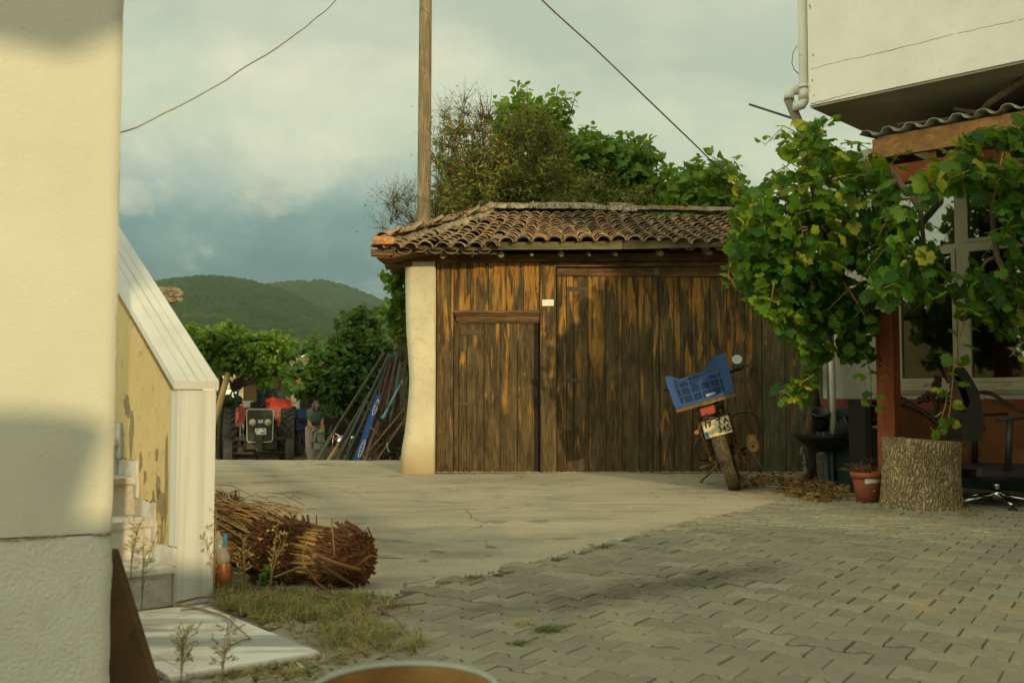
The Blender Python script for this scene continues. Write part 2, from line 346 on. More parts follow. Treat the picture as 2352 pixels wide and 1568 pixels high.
    def sphere(s, c, ra, seg=12, rings=8, r=None, sc=(1, 1, 1), M=None):
        c = Vector(c); vs = []; fs = []
        for i in range(rings+1):
            th = pi*i/rings
            for k in range(seg):
                q = 2*pi*k/seg; vs.append(Vector((math.sin(th)*math.cos(q)*ra*sc[0], math.sin(th)*math.sin(q)*ra*sc[1], math.cos(th)*ra*sc[2])))
        for i in range(rings):
            for k in range(seg): fs.append((i*seg+k, (i+1)*seg+k, (i+1)*seg+(k+1) % seg, i*seg+(k+1) % seg))
        if M is not None: vs = [M @ v for v in vs]
        return s.add([v+c for v in vs], fs, r, True)
    def build(s, name, mat, parent=None, local=False, org=None, smooth=None):
        me = bpy.data.meshes.new(name)
        o_ = Vector((0, 0, 0))
        if parent is not None and not local: o_ = ORG[parent.name]
        elif org is not None: o_ = Vector(org)
        v = np.array(s.v, dtype=np.float64).reshape(-1, 3) - np.array(o_)
        me.from_pydata(v.tolist(), [], s.f); me.materials.append(mat)
        sm = s.sm if smooth is None else [smooth]*len(s.f)
        me.polygons.foreach_set('use_smooth', sm)
        at = me.attributes.new('rnd', 'FLOAT', 'POINT'); at.data.foreach_set('value', s.r)
        me.update()
        o = bpy.data.objects.new(name, me); COL.objects.link(o)
        if parent is not None: o.parent = parent; ORG[o.name] = ORG[parent.name].copy()
        else: o.location = o_; ORG[o.name] = o_
        return o
def tag(o, label=None, cat=None, group=None, kind=None):
    if label: o['label'] = label
    if cat: o['category'] = cat
    if group: o['group'] = group
    if kind: o['kind'] = kind
    return o
def thing(name, label, cat, loc=(0, 0, 0), rot=(0, 0, 0), group=None):
    o = bpy.data.objects.new(name, None); COL.objects.link(o); o.location = loc; o.rotation_euler = rot; o.empty_display_size = .1
    ORG[o.name] = Vector(loc); return tag(o, label, cat, group)
def copy_tree(o, parent=None, label=None):
    c = o.copy(); COL.objects.link(c); c.parent = parent
    if label: c['label'] = label
    ORG[c.name] = ORG[o.name].copy()
    for ch in list(o.children): copy_tree(ch, c)
    return c
def text_obj(txt, size, mat, parent, M, name='lettering', extrude=.0012, spacing=1.0):
    cu = bpy.data.curves.new(name, 'FONT'); cu.body = txt; cu.size = size; cu.extrude = extrude; cu.align_x = 'CENTER'; cu.align_y = 'CENTER'; cu.space_character = spacing
    cu.offset = size*.028
    t = bpy.data.objects.new('tmp', cu); COL.objects.link(t)
    dg = bpy.context.evaluated_depsgraph_get(); me = bpy.data.meshes.new_from_object(t.evaluated_get(dg))
    bpy.data.objects.remove(t); me.transform(M); me.materials.clear(); me.materials.append(mat)
    o = bpy.data.objects.new(name, me); COL.objects.link(o); o.parent = parent; ORG[o.name] = ORG[parent.name].copy(); return o

def inpoly(x, y, poly):
    c = False; n = len(poly); j = n-1
    for i in range(n):
        xi, yi = poly[i]; xj, yj = poly[j]
        if (yi > y) != (yj > y) and x < (xj-xi)*(y-yi)/(yj-yi)+xi: c = not c
        j = i
    return c
def samp(poly):
    xs = [p[0] for p in poly]; ys = [p[1] for p in poly]
    while True:
        x = random.uniform(min(xs), max(xs)); y = random.uniform(min(ys), max(ys))
        if inpoly(x, y, poly): return x, y

# ------------------------------------------------------------------ leaves
LEAF = {}
LEAF['almond'] = ([(0, 0, 0), (.13, .35, .02), (0, .5, -.03), (-.13, .35, .02), (0, 1, -.12), (.11, .7, .0), (-.11, .7, .0)], [(0, 1, 2), (0, 2, 3), (1, 5, 2), (2, 6, 3), (2, 5, 4), (2, 4, 6)])
LEAF['broad'] = ([(0, 0, 0), (.3, -.04, .05), (.46, .25, .05), (.33, .65, 0), (0, 1.02, -.12), (-.33, .65, 0), (-.46, .25, .05), (-.3, -.04, .05), (0, .42, -.06)],
                 [(8, 0, 1), (8, 1, 2), (8, 2, 3), (8, 3, 4), (8, 4, 5), (8, 5, 6), (8, 6, 7), (8, 7, 0)])
_g = [(0, .12), (.16, -.10), (.34, -.04), (.38, .10), (.56, .18), (.50, .34), (.58, .52), (.42, .56), (.30, .62), (.34, .76), (.16, .84), (.0, 1.0)]
_gp = _g+[(-x, y) for x, y in _g[-2:0:-1]]
LEAF['grape'] = ([(x, y, -.35*(x*x)-.22*(y-.4)**2 + .05*math.sin(9*x+7*y)) for x, y in _gp]+[(0, .38, .07)], [(len(_gp), i, (i+1) % len(_gp)) for i in range(len(_gp))])
def leaves(mb, kind, pts, dirs, sizes, rs):
    V, Fc = LEAF[kind]; V = np.array(V); n = len(pts); pts = np.array(pts, dtype=float).reshape(-1, 3)
    d = np.array(dirs, dtype=float).reshape(-1, 3); d /= np.linalg.norm(d, axis=1, keepdims=True)+1e-9
    up = NR.normal(size=(n, 3))*.55 + np.array([.1, -.55, .75]); x = np.cross(d, up); x /= np.linalg.norm(x, axis=1, keepdims=True)+1e-9
    z = np.cross(x, d); s = np.array(sizes)[:, None, None]
    j = 1+NR.uniform(-.18, .18, size=(n, 1, 1))
    curl = NR.uniform(.4, 2.2, size=(n, 1, 1))
    W = pts[:, None, :] + s*(V[None, :, 0:1]*x[:, None, :]*j + V[None, :, 1:2]*d[:, None, :] + V[None, :, 2:3]*curl*z[:, None, :])
    b = len(mb.v); mb.v += [tuple(p) for p in W.reshape(-1, 3).tolist()]; mb.r += np.repeat(np.array(rs), len(V)).tolist()
    k = len(V)
    for i in range(n):
        o = b+i*k; mb.f += [tuple(o+q for q in f) for f in Fc]
    mb.sm += [True]*(n*len(Fc))
# ================================================================== MATERIAL INSTANCES
M_slab = material('weathered concrete', f_slab)
M_paver = material('grey block paving', f_paver)
M_dirt = basic('packed earth', (.20, .15, .085), c2=(.11, .085, .045), scale=2.0, rough=.95, bscale=30, bs=.6, bd=.02)
M_sand = basic('joint sand', (.07, .055, .032), c2=(.04, .032, .02), scale=8.0, rough=.95)
M_grass = material('dry grass', f_leaf, dark=(.055, .085, .022), mid=(.20, .19, .06), light=(.46, .37, .15), trans=.25, old=(.52, .40, .18), oldamt=.28)
M_bark = material('stump bark', f_bark)
# ------------------------------------------------------------------ ground (lower yard level, reaches the hills)
def fbm(x, y, s, o=4):
    return noise.fractal(Vector((x*s, y*s, 3.1)), .9, 2.0, o)
SLAB_Y = 13.35
g = MB(); NX, NY = 60, 40
g.add([(-400, -60, -.83), (400, -60, -.83), (400, 420, -.83), (-400, 420, -.83)], [(0, 1, 2, 3)], .5)
tag(g.build('ground', M_dirt), kind='structure')
# upper yard terrace fill under everything near, keeps light from leaking below slab
# concrete slab
s_ = MB(); nx, ny = 150, 170; X0, X1, Y0, Y1 = -5.5, 7.5, -9.0, SLAB_Y
def edgeY(x): return SLAB_Y + .05*fbm(x, 0, 1.3) + .035*fbm(x, 4, 6) - .03*x
vs = []
for j in range(ny+1):
    for i in range(nx+1):
        x = X0+(X1-X0)*i/nx; y = Y0+(edgeY(x)-Y0)*(j/ny)
        z = .012*fbm(x, y, .7)+.004*fbm(x+9, y, 4); vs.append((x, y, z))
fs = [(j*(nx+1)+i, j*(nx+1)+i+1, (j+1)*(nx+1)+i+1, (j+1)*(nx+1)+i) for j in range(ny) for i in range(nx)]
b = len(vs)
for i in range(nx+1):
    q = vs[ny*(nx+1)+i]; vs.append((q[0], q[1]+.02, -.13)); 
for i in range(nx+1): q = vs[ny*(nx+1)+i]; vs.append((q[0], q[1]+.10, -.86))
for i in range(nx):
    a = ny*(nx+1)+i; fs.append((a, a+1, b+i+1, b+i)); fs.append((b+i, b+i+1, b+nx+1+i+1, b+nx+1+i))
s_.add(vs, fs, .5, True)
tag(s_.build('concrete_slab', M_slab), kind='structure')
# ------------------------------------------------------------------ block paving laid a little above the slab sheet
EA = G(930, 1374); EB = G(1835, 1150)          # slab / paving joint
ed = (EB-EA); ed.z = 0; ed.normalize(); en = Vector((ed.y, -ed.x, 0))   # en points to the paving side (right, near)
def pav_off(p):
    q = p-EA; s = q.dot(ed); return q.dot(en) - (.05*fbm(s, 1, 1.1)+.03*fbm(s, 7, 5)), s
def in_paving(p):
    o_, s = pav_off(p)
    if s > 4.6: o_ = o_ + 0.0
    return o_ > .03 and p.x < 7.2 and p.y > -6
bed = MB(); q0 = EA-ed*9+en*.012; q1 = EA+ed*11+en*.012; n = 160; vs = []
for i in range(n+1):
    p = q0.lerp(q1, i/n); s = (p-EA).dot(ed); p = p+en*(.05*fbm(s, 1, 1.1)+.03*fbm(s, 7, 5)); vs.append((p.x, p.y, .017+.006*fbm(p.x, p.y, 9)))
    q = p+en*12; vs.append((q.x, q.y, .017))
bed.add(vs, [(2*i, 2*i+1, 2*i+3, 2*i+2) for i in range(n)], .5)
tag(bed.build('sand_bed', M_sand), kind='structure')
pv = MB(); L = .092; Wf = .078; Ww = .050; sh = .018
pa = R(-33); U = Vector((math.cos(pa), math.sin(pa), 0)); V_ = Vector((-U.y, U.x, 0))
def blk(L, Wf, Ww, g_):
    L -= g_*.5; Wf -= g_*1.7; Ww -= g_*1.7; c = .034; e = .058
    return [(-L, -Wf), (-e, -Wf), (-c, -Ww), (c, -Ww), (e, -Wf), (L, -Wf), (L, Wf), (e, Wf), (c, Ww), (-c, Ww), (-e, Wf), (-L, Wf)]
outer = blk(L, Wf, Ww, .0030); inner = blk(L, Wf, Ww, .0075); vp = Wf+Ww; pit = 2*L
for j in range(-85, 100):
    for i in range(-62, 82):
        c = U*(i*pit + (L if j % 2 else 0)) + V_*(j*vp) + Vector((1.0, 4.0, 0))
        c = c + U*(.012*fbm(c.x, c.y, .8)) + V_*(.012*fbm(c.x+5, c.y, .8))
        if c.y < .9 or c.y > 12 or abs(c.x) > c.y*.62+.9: continue
        o_, s = pav_off(c)
        if not in_paving(c): continue
        h = .031+.004*random.random()+.009*fbm(c.x, c.y, .9); ta = random.gauss(0, .006); tb = random.gauss(0, .006); an = random.gauss(0, .008)
        ca, sa = math.cos(an), math.sin(an); vs = []
        for pl, dz in ((outer, -.02), (outer, -.004), (inner, 0)):
            for (a, b_) in pl:
                a2, b2 = a*ca-b_*sa, a*sa+b_*ca; p = c+U*a2+V_*b2; vs.append((p.x, p.y, h+dz+a*ta*2+b_*tb*2+(.0015*random.random() if dz == 0 else 0)))
        n = len(outer); fs = [(k, (k+1) % n, n+(k+1) % n, n+k) for k in range(n)]+[(n+k, n+(k+1) % n, 2*n+(k+1) % n, 2*n+k) for k in range(n)]
        m = 2*n   # top face split in convex pieces
        fs += [(m+0, m+1, m+10, m+11), (m+1, m+2, m+9, m+10), (m+2, m+3, m+8, m+9), (m+3, m+4, m+7, m+8), (m+4, m+5, m+6, m+7)]
        pv.add(vs, fs)
tag(pv.build('block_paving', M_paver), kind='structure')
# crumbled edge rubble strip between slab and paving
rb = MB()
for k in range(1500):
    s = random.uniform(-4, 6.5); p = EA+ed*s; o0 = .05*fbm(s, 1, 1.1)+.03*fbm(s, 7, 5); p = p+en*(o0+random.gauss(.012, .03))
    ra = random.uniform(.003, .011); rb.sphere((p.x, p.y, .018), ra, 5, 3, None, (1, random.uniform(.6, 1.3), .7))
tag(rb.build('gravel', basic('crumbled concrete', (.36, .29, .19), c2=(.18, .14, .085), scale=30, rv=.6), smooth=False), kind='stuff', label='crumbled grit along the broken edge of the concrete')
# ------------------------------------------------------------------ hills
def tanel(y): return (909.9-y)/F
skA = [(-400, 800), (-100, 760), (100, 705), (250, 665), (345, 648), (420, 637), (480, 633), (560, 642), (640, 664), (720, 700), (800, 735), (900, 775), (1000, 800), (1400, 830), (2800, 850)]
skB = [(-400, 820), (300, 760), (480, 690), (560, 664), (620, 651), (680, 645), (740, 644), (790, 655), (840, 674), (880, 694), (940, 720), (1040, 760), (1200, 790), (1800, 800), (2800, 800)]
def interp(t, x):
    return float(np.interp(x, [a for a, b in t], [b for a, b in t]))
def hill(name, sk, r0, r1, x0, x1, nx, nr, e0, amp, cell, seed, field=None):
    xs = np.linspace(x0, x1, nx); vs = []; rs = []
    cx = {}
    def canopy(X, Y):
        gx, gy = X/cell, Y/cell; ix, iy = math.floor(gx), math.floor(gy); best = 9
        for a in (-1, 0, 1):
            for b_ in (-1, 0, 1):
                k = (ix+a, iy+b_)
                if k not in cx: rr = random.Random(hash((k[0]*7919+k[1]*104729+seed))); cx[k] = (k[0]+rr.random(), k[1]+rr.random(), rr.uniform(.7, 1.25))
                q = cx[k]; d = math.hypot(gx-q[0], gy-q[1])/q[2]
                if d < best: best = d
        return max(0, 1-best*best*1.3)
    for j in range(nr+1):
        t = j/nr; r_ = r0+(r1-r0)*t
        for i in range(nx):
            x = xs[i]; az = (x-1176)/F; X = az*r_; Y = r_
            e1 = tanel(interp(sk, x)); prof = e0+(e1-e0)*(t**.8)
            prof += (.006*fbm(X, Y, .004, 4)+.003*fbm(X+500, Y, .012, 3))*math.sin(pi*min(1, t*1.0))
            z = H+prof*r_
            fld = 0.0
            if field and t < .16: fld = 1.0 if fbm(X, Y, .012) + (t-.06)*6 < .35 else 0
            c = canopy(X, Y)*amp*(1-fld)
            vs.append((X, Y, z+c-amp*.5)); rs.append(fld)
    for i in range(nx):   # back side falls away
        X, Y, z = vs[nr*nx+i]; vs.append((X*1.25, Y*1.25, z*.3)); rs.append(0)
    fs = [(j*nx+i, j*nx+i+1, (j+1)*nx+i+1, (j+1)*nx+i) for j in range(nr+1) for i in range(nx-1)]
    m = MB(); m.add(vs, fs, 0, True); m.r = rs
    return tag(m.build(name, material('forested hill', f_hill)), kind='structure')
hill('hill', skA, 330, 1300, 300, 1000, 330, 260, tanel(840), 6.0, 7.5, 3, field=True)
hill('hill', skB, 1350, 2100, 400, 1050, 260, 120, tanel(780), 9.0, 11, 5)
hill('hill', [(a, b+26) for a, b in skA], 420, 1350, -900, 310, 120, 60, tanel(850), 6.0, 12, 8)
hill('hill', [(a, 790) for a, b in skB], 420, 1350, 990, 3300, 140, 50, tanel(850), 6.0, 14, 9)
# ================================================================== BARN
BY = G(1100, 1085).y
def bp(x, y, off=0.0): p = P(x, y, BY); p.y -= off; return p
ZT = bp(1100, 604).z
M_plank = material('weathered planks', f_wood, topz=ZT, amt=.95)
M_plankd = material('weathered door planks', f_wood, topz=ZT, amt=.85, grey=(.112, .076, .032), dark=(.022, .015, .007))
M_beam = material('old beam wood', f_wood, vert=False, grey=(.15, .085, .038), dark=(.05, .030, .014), warm=(.36, .16, .045), amt=.8)
M_gut = material('moss grey board', f_wood, vert=False, grey=(.15, .13, .065), dark=(.07, .058, .028), warm=(.22, .17, .08), amt=.4)
M_hinge = basic('rusty hinge iron', (.085, .062, .038), scale=20, rough=.75)
M_pillar = material('old limewash', f_plaster, base=(.60, .55, .40), alt=(.48, .43, .30), stain=(.30, .20, .085), st=.6, low=.12, lowamt=.8, bs=.6)
barn = thing('wooden_barn', 'old plank barn with two wooden doors, a plaster pillar and a sagging clay tile roof', 'barn', (1.0, BY, 0))
XR = 3.75
def plank_panel(name, edges, ytop, ybot, off, th=.03, mat=None, parent=None, top2=None, jit=.004, rr=None):
    m = MB()
    for k in range(len(edges)-1):
        g1_, g2_ = random.uniform(.0015, .004), random.uniform(.0015, .004); x0 = bp(edges[k], 800).x+g1_; x1 = bp(edges[k+1], 800).x-g2_
        zt = bp(edges[k], ytop).z if top2 is None else bp(edges[k], ytop+(top2-ytop)*k/(len(edges)-1)).z
        zb = bp(edges[k], ybot).z+random.uniform(-.015, .012); o_ = off+random.uniform(-jit, jit); tl = random.uniform(-.002, .002)
        b_ = .0025; yf = BY-o_-th; yb = BY-o_; r_ = random.random()
        m.add([(x0, yf+b_, zb), (x0+b_, yf, zb), (x1-b_, yf+tl, zb), (x1, yf+b_+tl, zb), (x1, yb, zb), (x0, yb, zb),
               (x0, yf+b_, zt), (x0+b_, yf, zt), (x1-b_, yf+tl, zt), (x1, yf+b_+tl, zt), (x1, yb, zt), (x0, yb, zt)],
              [(0, 1, 7, 6), (1, 2, 8, 7), (2, 3, 9, 8), (3, 4, 10, 9), (4, 5, 11, 10), (5, 0, 6, 11), (5, 4, 3, 2, 1, 0), (6, 7, 8, 9, 10, 11)], r_)
    return m.build(name, mat or M_plank, parent or barn)
# shell walls
w = MB(); xl = bp(940, 800).x
w.box(xl, BY+.02, -.3, xl+.25, BY+4.9, ZT, .3); w.box(xl+.25, BY+4.7, -.3, XR, BY+4.9, ZT, .3); w.box(XR-.2, BY+.02, -.3, XR, BY+4.7, ZT, .3); w.box(xl+.25, BY+.06, -.3, XR-.2, BY+.12, ZT, .3)
w.build('wall', material('barn side wall', f_plaster, base=(.42, .36, .24), alt=(.33, .27, .17)), barn)
# plaster pillar: rounded, bulging
prof = [(600, 928, .10), (640, 928, .11), (700, 930, .12), (760, 932, .12), (820, 936, .13), (870, 939, .13), (910, 938, .135), (950, 933, .14), (990, 928, .15), (1030, 922, .17), (1060, 919, .18), (1092, 918, .18)]
pm = MB(); vs = []; nU = 22
xr = bp(1001, 800).x
for j, (y, xle, dep) in enumerate(prof):
    xl_ = bp(xle, y).x; z = bp(xle, y).z
    for i in range(nU+1):
        t = i/nU
        # from back-left round to front and to the right edge
        if t < .5: q = t/.5*pi/2; X = xl_+.13*(1-math.sin(q)); Y = BY-dep+.16*(1-math.sin(q))*0 + .28*math.cos(q)
        else: X = xl_+.0; Y = 0
        if t < .5: X = xl_+.10*(1-math.cos(q))*0+ (1-math.sin(q))*0; X = xl_+.11-.11*math.cos(q); Y = BY-dep+.22-.22*math.sin(q)
        else: X = xl_+.11+(xr-xl_-.11)*(t-.5)/.5; Y = BY-dep
        d = .012*noise.noise(Vector((X*3, z*2.2, 4)))+.004*noise.noise(Vector((X*11, z*9, 4)))
        vs.append((X+d*.6, Y+d, z))
    vs.append((xr, BY+.05, z))
row = nU+2
pm.add(vs, [(j*row+i, (j+1)*row+i, (j+1)*row+i+1, j*row+i+1) for j in range(len(prof)-1) for i in range(row-1)], .5, True)
pm.build('plaster_pillar', M_pillar, barn)
# planks
plank_panel('frame_plank', [1003, 1042], 604, 1090, .0)
plank_panel('upper_panel', [1042, 1081, 1122, 1163, 1203, 1240], 604, 716, .0)
sd = plank_panel('small_door', [1042, 1054, 1072, 1112, 1149, 1188, 1227], 738, 1086, -.045, mat=M_plankd)
m = MB(); a = bp(1042, 716, .045); c = bp(1240, 716, .045)
zt, zb, zm = bp(1042, 714).z, bp(1042, 738).z, bp(1042, 720).z
def hbar(mb, x0, x1, z0, z1, y0, y1, r=None, dz=0.0):
    mb.hexa([(x0, y0, z0), (x1, y0, z0+dz), (x1, y1, z0+dz), (x0, y1, z0), (x0, y0, z1), (x1, y0, z1+dz), (x1, y1, z1+dz), (x0, y1, z1)], r)
xa, xb = bp(1042, 800).x, bp(1240, 800).x
hbar(m, xa, xb, zm, zt, BY-.085, BY+.03, .2); hbar(m, xa+.01, xb-.004, zm-.022, zm, BY-.055, BY+.03, .5); hbar(m, xa+.03, xb-.006, zb+.0, zm-.022, BY-.03, BY+.03, .6); hbar(m, xa+.05, xb-.008, zb-.018, zb, BY-.012, BY+.03, .8)
m.build('door_header', M_beam, barn)
m = MB()
for rz_, xs_ in ((.30, (1060, 1068, 1084, 1098, 1122, 1138, 1160, 1178, 1198, 1216)), (1.15, (1060, 1090, 1125, 1140, 1165, 1200))):
    for x in xs_: q = bp(x, 800, -.012); m.sphere((q.x, q.y-.006, rz_+random.uniform(-.02, .02)), .0065, 6, 4)
for rz_ in (.35, 1.2, 1.95):
    for k in range(26): x = 1284+k*17.6; q = bp(x, 800, .012); m.sphere((q.x, BY-.0125, rz_+random.uniform(-.02, .02)), .006, 6, 4)
m.build('nail_heads', M_hinge, barn)
m = MB(); m.box(bp(1227, 800).x+.004, BY+.02, 0, bp(1240, 800).x, BY+.06, zb, .1); m.build('door_jamb', basic('dark jamb wood', (.022, .015, .008), rough=.9), barn)
def hinge(x0, x1, y, h, off, parent, dz=0):
    m = MB(); a = bp(x0, y, off); b_ = bp(x1, y, off); zc = a.z; hh = h/F*BY/2
    m.add([(a.x, a.y, zc-hh), (b_.x, b_.y, zc-hh*.7+dz), (b_.x, b_.y, zc+hh*.7+dz), (a.x, a.y, zc+hh), (a.x, a.y+.01, zc-hh), (b_.x, b_.y+.01, zc-hh*.7+dz), (b_.x, b_.y+.01, zc+hh*.7+dz), (a.x, a.y+.01, zc+hh)],
          [(0, 1, 2, 3), (7, 6, 5, 4), (0, 4, 5, 1), (1, 5, 6, 2), (2, 6, 7, 3), (3, 7, 4, 0)])
    for k in (.2, .5, .85):
        p = a.lerp(b_, k); m.sphere((p.x, p.y-.001, zc), .006, 6, 4)
    return m.build('hinge', M_hinge, parent)
hinge(1058, 1110, 763, 12, -.006, sd); hinge(1055, 1084, 927, 11, -.006, sd)
plank_panel('door_post', [1240.5, 1277.5], 612, 1086, .018, th=.05)
ld = plank_panel('door_leaf', [1279, 1301, 1317, 1351, 1391, 1428, 1467, 1498], 634, 1085, -.02, mat=M_plankd, top2=636)
rd = plank_panel('door_leaf', [1514, 1547, 1589, 1631, 1669, 1712, 1749], 636, 1085, -.02, mat=M_plankd, top2=640)
tag(ld, 'left leaf of the big plank door'); tag(rd, 'right leaf of the big plank door')
plank_panel('door_cover_strip', [1499, 1513], 632, 1084, -.012, th=.035, mat=M_plankd)
plank_panel('end_panel', [1751, 1801, 1846, 1890, 1932], 612, 1084, .0, mat=material('grey end planks', f_wood, topz=ZT, amt=.25, grey=(.12, .105, .06), dark=(.05, .042, .022)))
hinge(1302, 1346, 664, 12, .014, ld); hinge(1299, 1343, 874, 10, .014, ld); hinge(1728, 1684, 871, 11, .014, rd); hinge(1728, 1692, 840, 9, .014, rd)
# beams above the doors (they sag a little)
m = MB(); zc = bp(925, 604).z; z2 = bp(925, 587).z
hbar(m, bp(926, 600).x, bp(1050, 600).x, zc, z2, BY-.13, BY+.02, .3); hbar(m, bp(1050, 600).x, XR, zc+.004, z2, BY-.11, BY+.02, .7, .02)
m.build('wall_beam', M_beam, barn)
m = MB(); hbar(m, bp(926, 600).x, bp(1002, 600).x, bp(0, 614).z, zc-.002, BY-.10, BY, .8); hbar(m, bp(1240, 600).x, XR, bp(0, 614).z, zc-.001, BY-.06, BY+.02, .45, .012)
hbar(m, bp(1279, 600).x, bp(1499, 600).x, bp(0, 634).z, bp(0, 617).z, BY-.035, BY+.02, .9, -.008); hbar(m, bp(1514, 600).x, bp(1749, 600).x, bp(0, 636).z, bp(0, 614).z, BY-.03, BY+.02, .1, 0)
m.build('lintel', M_beam, barn)
# rafters
OV = .50; YE = BY-OV
def rslope(y): return (y-YE)*.285
def pe(x, y, Y=None): return P(x, y, Y or YE)
ZE = pe(1300, 559).z
for x, y, r_ in ((942, 583, 5), (1015.6, 583.5, 7.4), (1084, 583, 4.5), (1150.6, 581, 7.4), (1222, 581, 4), (1291, 578.6, 6.5), (1356, 580, 4), (1418, 579, 4.5), (1522, 578, 6.5), (1635.6, 575.5, 7), (1745, 576, 6.5), (1850, 576, 6)):
    p = pe(x, y, YE+.02); ra = r_/F*YE; a = Vector((p.x, p.y+.10+.05*random.random(), p.z)); b_ = a+Vector((.03*random.uniform(-1, 1), 1.6, .30))
    MB().tube([a, a.lerp(b_, .5), b_], [ra, ra*1.05, ra], 10).build('rafter', material('rafter wood', f_basic, c1=(.33, .27, .15), c2=(.15, .11, .05), scale=30), barn)
# eave boards
m = MB()
def eb(mb, xs, y0s, y1s, dep=.03, off=0.0, r=None):
    for k in range(len(xs)-1):
        a = pe(xs[k], y1s[k]); b_ = pe(xs[k+1], y1s[k+1]); c = pe(xs[k+1], y0s[k+1]); d = pe(xs[k], y0s[k])
        vs = [a, b_, b_+Vector((0, dep, 0)), a+Vector((0, dep, 0)), d, c, c+Vector((0, dep, 0)), d+Vector((0, dep, 0))]
        for v in vs: v.y -= off
        mb.hexa(vs, r)
m = MB(); eb(m, [1142, 1200, 1270, 1350, 1430], [556, 556, 555.5, 555, 553], [573.5, 573, 573, 572.5, 572], r=.3); m.build('gutter_board', M_gut, barn)
m = MB(); eb(m, [1431.5, 1500, 1580, 1690, 1800, 1935], [552.5, 552, 549, 546.5, 548, 551], [572, 571, 568.5, 566.5, 569, 571], r=.8, off=.004); m.build('gutter_board', M_gut, barn)
m = MB(); eb(m, [866, 905, 960, 1040, 1100, 1141], [562, 561, 563, 565, 567, 566], [570, 570, 571, 573, 574, 573], dep=.06, off=-.03, r=.5)
eb(m, [872, 900, 1010, 1141], [571, 572, 573, 575], [577, 579, 580, 581], dep=.03, off=-.09, r=.1); m.build('eave_board', M_gut, barn)
m = MB()
for k in range(9):   # broken left eave fringe running back
    t = k/9; a = pe(850+k*7, 578+k*8.5, YE+t*2.3)
    a = Vector((-1.52*.95, YE+.05+k*.50, ZE-.10)); 
    m.hexa([a+Vector(v) for v in ((0, 0, -.06-.03*random.random()), (.5, 0, .02), (.5, .46, .02), (0, .46, -.06), (0, 0, -.02), (.5, 0, .06), (.5, .46, .06), (0, .46, -.02))])
a = pe(852, 577); m.box(a.x, YE-.02, a.z-.045, a.x+.24, YE+.10, a.z+.02, .9); m.box(a.x+.06, YE+.0, a.z-.075, a.x+.20, YE+.12, a.z-.046, .4)
m.build('eave_end', M_beam, barn)
# roof deck + tiles
YR = BY+2.35; xL = pe(866, 550).x; RIDGE_L = P(1135, 486, YR); RIDGE_R = P(1432, 486, YR)
def ztop(x, y):   # upper surface of the front slope, with sag
    t = (y-YE)/(YR-YE); ridge = RIDGE_L.z + (-.03 if x > RIDGE_R.x else 0) - .02*max(0, x-1.2)
    e = ZE+.010*math.sin(x*1.7)-(.045 if x < pe(1142, 500).x else 0)
    return e+(ridge-e)*t - .05*math.sin(pi*t) + .015*noise.noise(Vector((x*1.3, y*1.3, 0)))
def hipx(y): t = (y-YE)/(YR-YE); return xL+(RIDGE_L.x-xL)*t
dk = MB(); vs = []; ny = 8; nx = 24
for j in range(ny+1):
    y = YE+.06+(YR-YE-.06)*j/ny
    for i in range(nx+1):
        x = hipx(y)+(XR+.15-hipx(y))*i/nx; vs.append((x, y, ztop(x, y)-.075))
dk.add(vs, [(j*(nx+1)+i, j*(nx+1)+i+1, (j+1)*(nx+1)+i+1, (j+1)*(nx+1)+i) for j in range(ny) for i in range(nx)], .2)
BK = BY+5.3
dk.add([(xL, YE+.06, ZE-.12), (RIDGE_L.x, YR, RIDGE_L.z-.08), (RIDGE_L.x, YR+.3, RIDGE_L.z-.08), (xL, BK, ZE-.12), (XR+.15, YR, RIDGE_L.z-.12), (XR+.15, BK, ZE-.12)], [(0, 1, 2, 3), (1, 4, 5, 3)], .2)
dk.build('roof_deck', M_beam, barn)
def tile(mb, c, ax, up, w, L_, conc=False, r=None, th=.014):
    ax = ax.normalized(); sd_ = ax.cross(up).normalized(); up = sd_.cross(ax).normalized(); vs = []; n = 7
    for (l, k) in ((0, 1.0), (L_, .82)):
        for t_ in (0, th):
            for i in range(n):
                q = pi*(.06+.88*i/(n-1)); ra = w/2*k-t_; h = math.sin(q)*ra*.86
                if conc: h = -h+ra*.5
                vs.append(c+ax*l+sd_*(math.cos(q)*ra)+up*h)
    o_, i_, O2, I2 = 0, n, 2*n, 3*n; fs = []
    for i in range(n-1):
        fs += [(o_+i, o_+i+1, O2+i+1, O2+i), (i_+i+1, i_+i, I2+i, I2+i+1), (o_+i+1, o_+i, i_+i, i_+i+1), (O2+i, O2+i+1, I2+i+1, I2+i)]
    fs += [(0, O2, I2, i_), (n-1, i_+n-1, I2+n-1, O2+n-1)]
    mb.add(vs, fs, r, False)
tl = MB(); PIT = .172; ncol = int((XR+.1-xL)/PIT)+1
